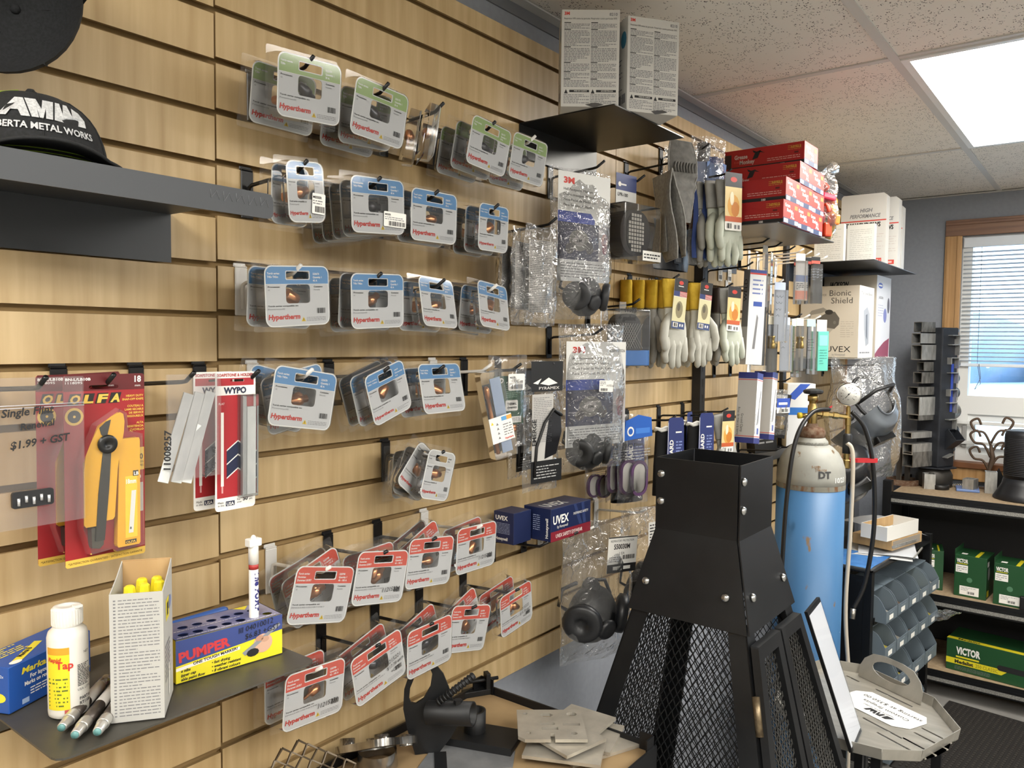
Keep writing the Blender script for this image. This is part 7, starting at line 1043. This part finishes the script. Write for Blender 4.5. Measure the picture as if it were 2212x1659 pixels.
# ================================================================ octagonal stainless tray
SS = NM('brushed_stainless', '#a7a399', '#b8b4aa', (40, 10, 10), .36, .6, rv=.06); ZT8 = .6
P8 = [(2.150, -.655), (2.205, -.735), (2.395, -.792), (2.562, -.700), (2.678, -.477), (2.655, -.37), (2.48, -.30), (2.25, -.35), (2.135, -.52)]; cx8 = sum(p[0] for p in P8)/9; cy8 = sum(p[1] for p in P8)/9
t = thing('octagon_tray', 'brushed steel octagonal tray with slots and a handle plate', 'tray', (cx8, cy8, ZT8)); L8 = [(x-cx8, y-cy8) for x, y in P8]; dC = Vector((2.678-2.562, -.477+.700, 0)).normalized(); dN = Vector((-dC.y, dC.x, 0))
def slot(c, L, w=.007): a = Vector((c[0], c[1], 0))-dC*L/2; b = a+dC*L; n = dN*w/2; return [((a+n).x, (a+n).y), ((a-n).x, (a-n).y), ((b-n).x, (b-n).y), ((b+n).x, (b+n).y)]
def T8(px, py): p = atz(px, py, ZT8); return (p.x-cx8, p.y-cy8)
sl_ = [slot(T8(*p), L) for p, L in (((1945, 1609), .15), ((1985, 1612), .10), ((2010, 1600), .10), ((2022, 1588), .09), ((1905, 1572), .13), ((1842, 1466), .05), ((1930, 1507), .13))]
q = MB(); q.prism(L8, -.003, 0, SS, sl_, ax='z'); q.build('tray_plate', t)
for i in range(9):
    a, b = Vector((*L8[i], 0)), Vector((*L8[(i+1) % 9], 0)); d = (b-a).normalized(); n = Vector((d.y, -d.x, 0)); n = n if n.dot((a+b)/2) > 0 else -n; q = MB(); q.add([a, b, b+Vector((0, 0, .028))+n*.004, a+Vector((0, 0, .028))+n*.004, a-n*.0-Vector((0, 0, .003)), b-Vector((0, 0, .003)), b+n*.006+Vector((0, 0, .028)), a+n*.006+Vector((0, 0, .028))], [(0, 1, 2, 3), (4, 7, 6, 5), (3, 2, 6, 7), (0, 4, 5, 1), (0, 3, 7, 4), (1, 5, 6, 2)], SS); q.build('upturned_edge', t)
hA = Vector((2.548-cx8, -.672-cy8, .001)); hL = .225; q = MB(); q.prism([(0, 0), (hL, 0), (hL, .035), (hL-.012, .062), (hL-.04, .085), (hL-.08, .092), (.08, .092), (.04, .085), (.012, .062), (0, .035)], -.0015, .0015, SS, [ell(hL/2, .05, .068, .026, 20)]); o = q.build('handle_plate', t, hA, (R(12), 0, math.atan2(dC.y, dC.x)))
for i in (0, 2, 4, 6): p = L8[i]; MB().bx(p[0]*.8-.012, p[0]*.8+.012, p[1]*.8-.012, p[1]*.8+.012, -ZT8, -.0035, BLACKM).build('stand_leg', t)
u0, u1 = atz(1962, 1558, ZT8), atz(1862, 1510, ZT8); ud = (u1-u0).normalized(); vd = Vector((-ud.y, ud.x, 0)); t = thing('price_sheet', 'white eight sided sheet advertising custom firepits on the tray', 'sign', (u0.x, u0.y, ZT8+.0012), (0, 0, math.atan2(ud.y, ud.x))); q = MB(); q.prism([(-.035, -.03), (-.01, -.065), (.17, -.065), (.20, -.03), (.20, .035), (.17, .07), (.0, .07), (-.035, .04)], 0, .0006, C('#dcdcda', .4), ax='z'); q.build('sheet', t)
s = MB(); s.x = Matrix(((1, 0, 0, 0), (0, 0, 1, 0), (0, -1, 0, .0006), (0, 0, 0, 1))); s.text('Custom firepits', -.002, -.005, .0145, INK, 2, w=.15); s.text('starting at $350.00', -.02, -.036, .0145, INK, 2, w=.19); s.text('ALBERTA METAL WORKS', .03, .02, .0055, INK, 2, w=.10); s.poly([(.02, .03), (.035, .052), (.048, .052), (.045, .03)], INK, 2); s.poly([(.05, .03), (.053, .052), (.068, .052), (.072, .03), (.066, .03), (.063, .045), (.058, .03)], INK, 2); s.poly([(.076, .03), (.07, .052), (.078, .052), (.08, .04), (.086, .052), (.092, .04), (.098, .052), (.108, .052), (.1, .03)], INK, 2); s.build('lettering', t)
# ================================================================ work table in the foreground
ZT = .905; TX0, TX1, TY0, TY1 = .30, 1.292, -.03, -.455; t = thing('work_table', 'black angle iron table with a plywood top below the slatwall', 'table', (TX0, TY1, 0)); PLY = NM('worn_plywood', '#8a7150', '#a08762', (7, 7, 7), .7, detail=8); w, d_ = TX1-TX0, TY0-TY1
MB().bx(.005, w-.005, .005, d_-.005, ZT-.015, ZT, PLY).build('plywood_top', t)
for nm, a in (('edge_angle', (0, w, d_-.004, d_, ZT-.03, ZT+.016)), ('edge_angle', (w-.004, w, .004, d_-.004, ZT-.03, ZT+.016)), ('edge_angle', (0, w-.004, 0, .004, ZT-.03, ZT+.016)), ('edge_angle', (0, .004, .004, d_-.004, ZT-.03, ZT+.016))): MB().bx(*a, BLACKM).build(nm, t)
for x in (.005, w-.03):
    for y in (.005, d_-.03): v = MB(); v.bx(x, x+.004 if x < .1 else x+.025, y, y+.025, 0, ZT-.031, BLACKM); v.build('leg', t)
for x, y in ((w-.034, d_-.0045), (w-.034, .0005)): v = MB(); v.bx(x, w-.0045, y-.003 if y > .1 else y+.0036, y if y > .1 else y+.0066, ZT+.001, ZT+.034, BLACKM); v.bx(w-.0075, w-.0045, y-.034 if y > .1 else y+.0036, y-.003 if y > .1 else y+.034, ZT+.001, ZT+.034, BLACKM); v.build('corner_bracket', t)
Z1 = ZT+.0006
# galvanised plates
GV = NM('galvanised_plate', '#aaa498', '#c0baad', (22, 22, 22), .4, .5, detail=6, rv=.08)
def gplate(label, cx, cy, an, z, w, d, notch=True, holes=True):
    t = thing('steel_plate', label, 'steel plate', (cx, cy, z), (0, 0, an), 'stacked laser cut plates'); a, b = w/2, d/2; P = [(-a, -b+.012), (-a+.012, -b), (-.004, -b), (-.004, -b+.022), (.004, -b+.022), (.004, -b), (a, -b), (a, b), (-a, b)] if notch else [(-a, -b), (a, -b), (a, b), (-a, b)]
    H = [ell(-a+.016, b-.016, .0045, .0045, 10), ell(a-.02, b-.018, .010, .008, 14), ell(-.006, b-.022, .013, .008, 6), rrect(-.02, -.004, .008, .006, .004, 2), [(-.018, -.022), (.012, -.022), (.012, -.012), (-.018, -.012)], [(a-.04, -.006), (a-.008, -.006), (a-.008, .004), (a-.04, .004)], ell(-a+.02, -b+.024, .004, .004, 10), ell(a-.022, -b+.022, .006, .005, 10)] if holes else [ell(0, 0, .011, .011, 14), ell(-a+.02, b-.02, .005, .005, 10)]
    q = MB(); q.prism(P, 0, .006, GV, H, ax='z'); q.build('plate', t)
c0 = atz(1190, 1560, .95); an0 = math.atan2(*(lambda a: (a.y, a.x))(atz(1250, 1512, .95)-atz(1108, 1512, .95)))
for i, (lab, dx, dy, da, w, d, no, ho) in enumerate((('steel plate at the bottom of the stack, on the plywood', .05, -.055, .5, .15, .11, False, False), ('steel plate second up in the stack', .06, -.03, -.4, .14, .11, True, False), ('steel plate third up, one corner sticking out', -.02, -.045, -.25, .14, .09, False, False), ('steel plate fourth up, tilted square to the others', .055, -.02, .95, .14, .10, False, False), ('steel plate fifth up, just under the slotted one', .0, -.03, -.9, .12, .10, False, False), ('steel plate with slots and holes on top of the stack', 0, 0, 0, .125, .115, True, True))): gplate(lab, c0.x+dx, c0.y+dy, an0+da, Z1+.0064*i+(.003 if i == 5 else 0), w, d, no, ho)
# bent bracket with tube and ribbed bar
def face_cam(px, py, z): O = atz(px, py, z); r_ = math.atan2(-O.x, 1.106+O.y); return O, r_
O, yw = face_cam(905, 1628, Z1); t = thing('tube_bracket', 'black bracket plate with oval hole, tube and ribbed bar handle', 'bracket', O, (0, 0, yw)); L_ = lambda px, py: loc(px, py, O, yw); BB = C('#17181a', .5, .2, name='satin_black_steel')
q = MB(); q.prism([L_(*p) for p in ((897, 1629), (880, 1575), (871, 1530), (873, 1490), (885, 1455), (903, 1432), (922, 1428), (942, 1436), (958, 1455), (970, 1485), (985, 1530), (1000, 1545), (975, 1590), (950, 1622))][::-1], -.003, .003, BB, [[L_(*p) for p in ((884, 1508), (886, 1485), (897, 1458), (915, 1440), (928, 1440), (934, 1455), (930, 1482), (915, 1508), (898, 1519), (888, 1517))]]); q.build('bracket_plate', t, bevel=.001)
x0, z0 = L_(925, 1528); x1, z1 = L_(1022, 1512); q = MB(); q.lathe([(.021, 0), (.021, (x1-x0)*1.05), (.017, (x1-x0)*1.05), (.017, .004)], BB, 24, (x0, -.02, z0), (x1-x0, -.035, z1-z0), caps=False); q.build('tube', t); x2, z2 = L_(944, 1494); x3, z3 = L_(1020, 1434); q = MB(); A = Vector((x2, -.045, z2)); B_v = Vector((x3, -.05, z3)); q.cyl(A, B_v, .0058, BB, 10); ro = q.build('ribbed_bar', t); dv = (B_v-A)
for i in range(12): q = MB(); q.cyl(A+dv*(i+.3)/12, A+dv*(i+.7)/12, .0072, BB, 10); q.build('rib', ro)
xm, zm = L_(987, 1490); q = MB(); q.cyl((xm, -.045, zm-.022), (xm, -.045, zm+.002), .008, BB, 6, sm=False); q.cyl((xm, -.045, zm-.026), (xm, -.045, zm-.022), .012, BB, 14); q.build('lock_nut', t); q = MB(); a, b = L_(940, 1620), L_(962, 1659); q.bx(a[0], a[0]+.026, -.07, -.066, -.001, .0, BB) if False else q.bx(a[0]-.002, a[0]+.020, -.12, -.004, .0, .004, BB); q.build('foot_bar', t)
p = atz(1080, 1605, Z1); t = thing('socket_plate', 'black base plate with a short round socket', 'bracket', (p.x, p.y, Z1), (0, 0, R(20))); MB().bx(-.04, .045, -.035, .105, 0, .010, BB).build('base_plate', t, bevel=.002); MB().bx(-.044, -.04, -.035, .105, 0, .016, BB).build('side_flange', t); q = MB(); q.lathe([(.021, .01), (.021, .05), (.015, .05), (.015, .012)], BB, 24, (.012, .055, 0), caps=False); q.build('socket_tube', t)
p = atz(1020, 1475, Z1); t = thing('clamp_bracket', 'small black clamp lying in the corner of the table', 'bracket', (p.x-.04, p.y-.045, Z1), (0, 0, R(-30))); q = MB(); q.bx(-.03, .03, -.01, .01, 0, .012, BB); q.bx(.02, .03, -.01, .01, .012, .045, BB); q.build('jaw', t, bevel=.001); MB().cyl((-.03, 0, .03), (.05, 0, .03), .004, BB, 8).build('screw', t)
p = atz(1010, 1640, Z1); t = thing('sheet_offcut', 'grey sheet metal offcut lying flat on the plywood', 'offcut', (p.x, p.y, Z1), (0, 0, R(-35))); q = MB(); q.prism([(-.12, -.05), (.07, -.05), (.09, .0), (.03, .06), (-.05, .06)], 0, .002, NM('dull_zinc', '#7f8184', '#8e9093', (30, 30, 30), .5, .5), ax='z'); q.build('sheet', t)
# shiny four lobed casting
O, yw = face_cam(815, 1659, Z1); t = thing('flange_casting', 'shiny four lobed steel flange on the table edge', 'casting', O, (0, 0, yw)); CS = NM('polished_casting', '#8d8a86', '#b9b6b1', (30, 30, 30), .18, .95); lob = []
for i in range(48): a = 2*math.pi*i/48; r = .062*(1+.16*math.cos(4*a)); lob.append((r*math.cos(a), r*math.sin(a)))
q = MB(); q.prism(lob, 0, .012, CS, [ell(0, 0, .034, .034, 20)], ax='z', sm=True); q.build('lobed_flange', t, (.0, .0, .035), (R(-30), 0, R(8)))
for i in range(4): a = R(8+90*i); q = MB(); q.lathe([(.013, 0), (.013, .018), (.007, .018), (.007, .0)], CS, 14, (.052*math.cos(a), .052*math.sin(a), 0), caps=False); q.build('bolt_boss', t, (0, 0, .037), (R(-30), 0, 0))
q = MB(); q.lathe([(.036, 0), (.034, .03)], CS, 24, caps=False); q.build('hub', t, (0, .0, .004))
# expanded metal basket
t = thing('mesh_basket', 'brown expanded metal basket with a steel end plate', 'basket', (.745, -.168, Z1), (0, 0, R(-4))); EM = C('#5b5042', .4, .6, name='raw_expanded_metal'); q = mesh_panel(lambda z: -.115+max(0, .9*(z-.035)), lambda z: .115-max(0, 1.2*(z-.05)), 0, .125, .0145, .0125, .0022, EM); q.v = [Vector((p.x, p.y+.02*math.sin(p.z*9), p.z)) for p in q.v]; o = q.build('expanded_side', t, (.0, .03, .0), (R(-14), R(-4), 0)); o['kind'] = 'stuff'
MB().bx(-.125, -.121, -.08, .02, 0, .055, STEEL).build('end_plate', t); MB().bx(-.121, .15, -.08, .0, .0, .003, EM).build('base_strip', t)
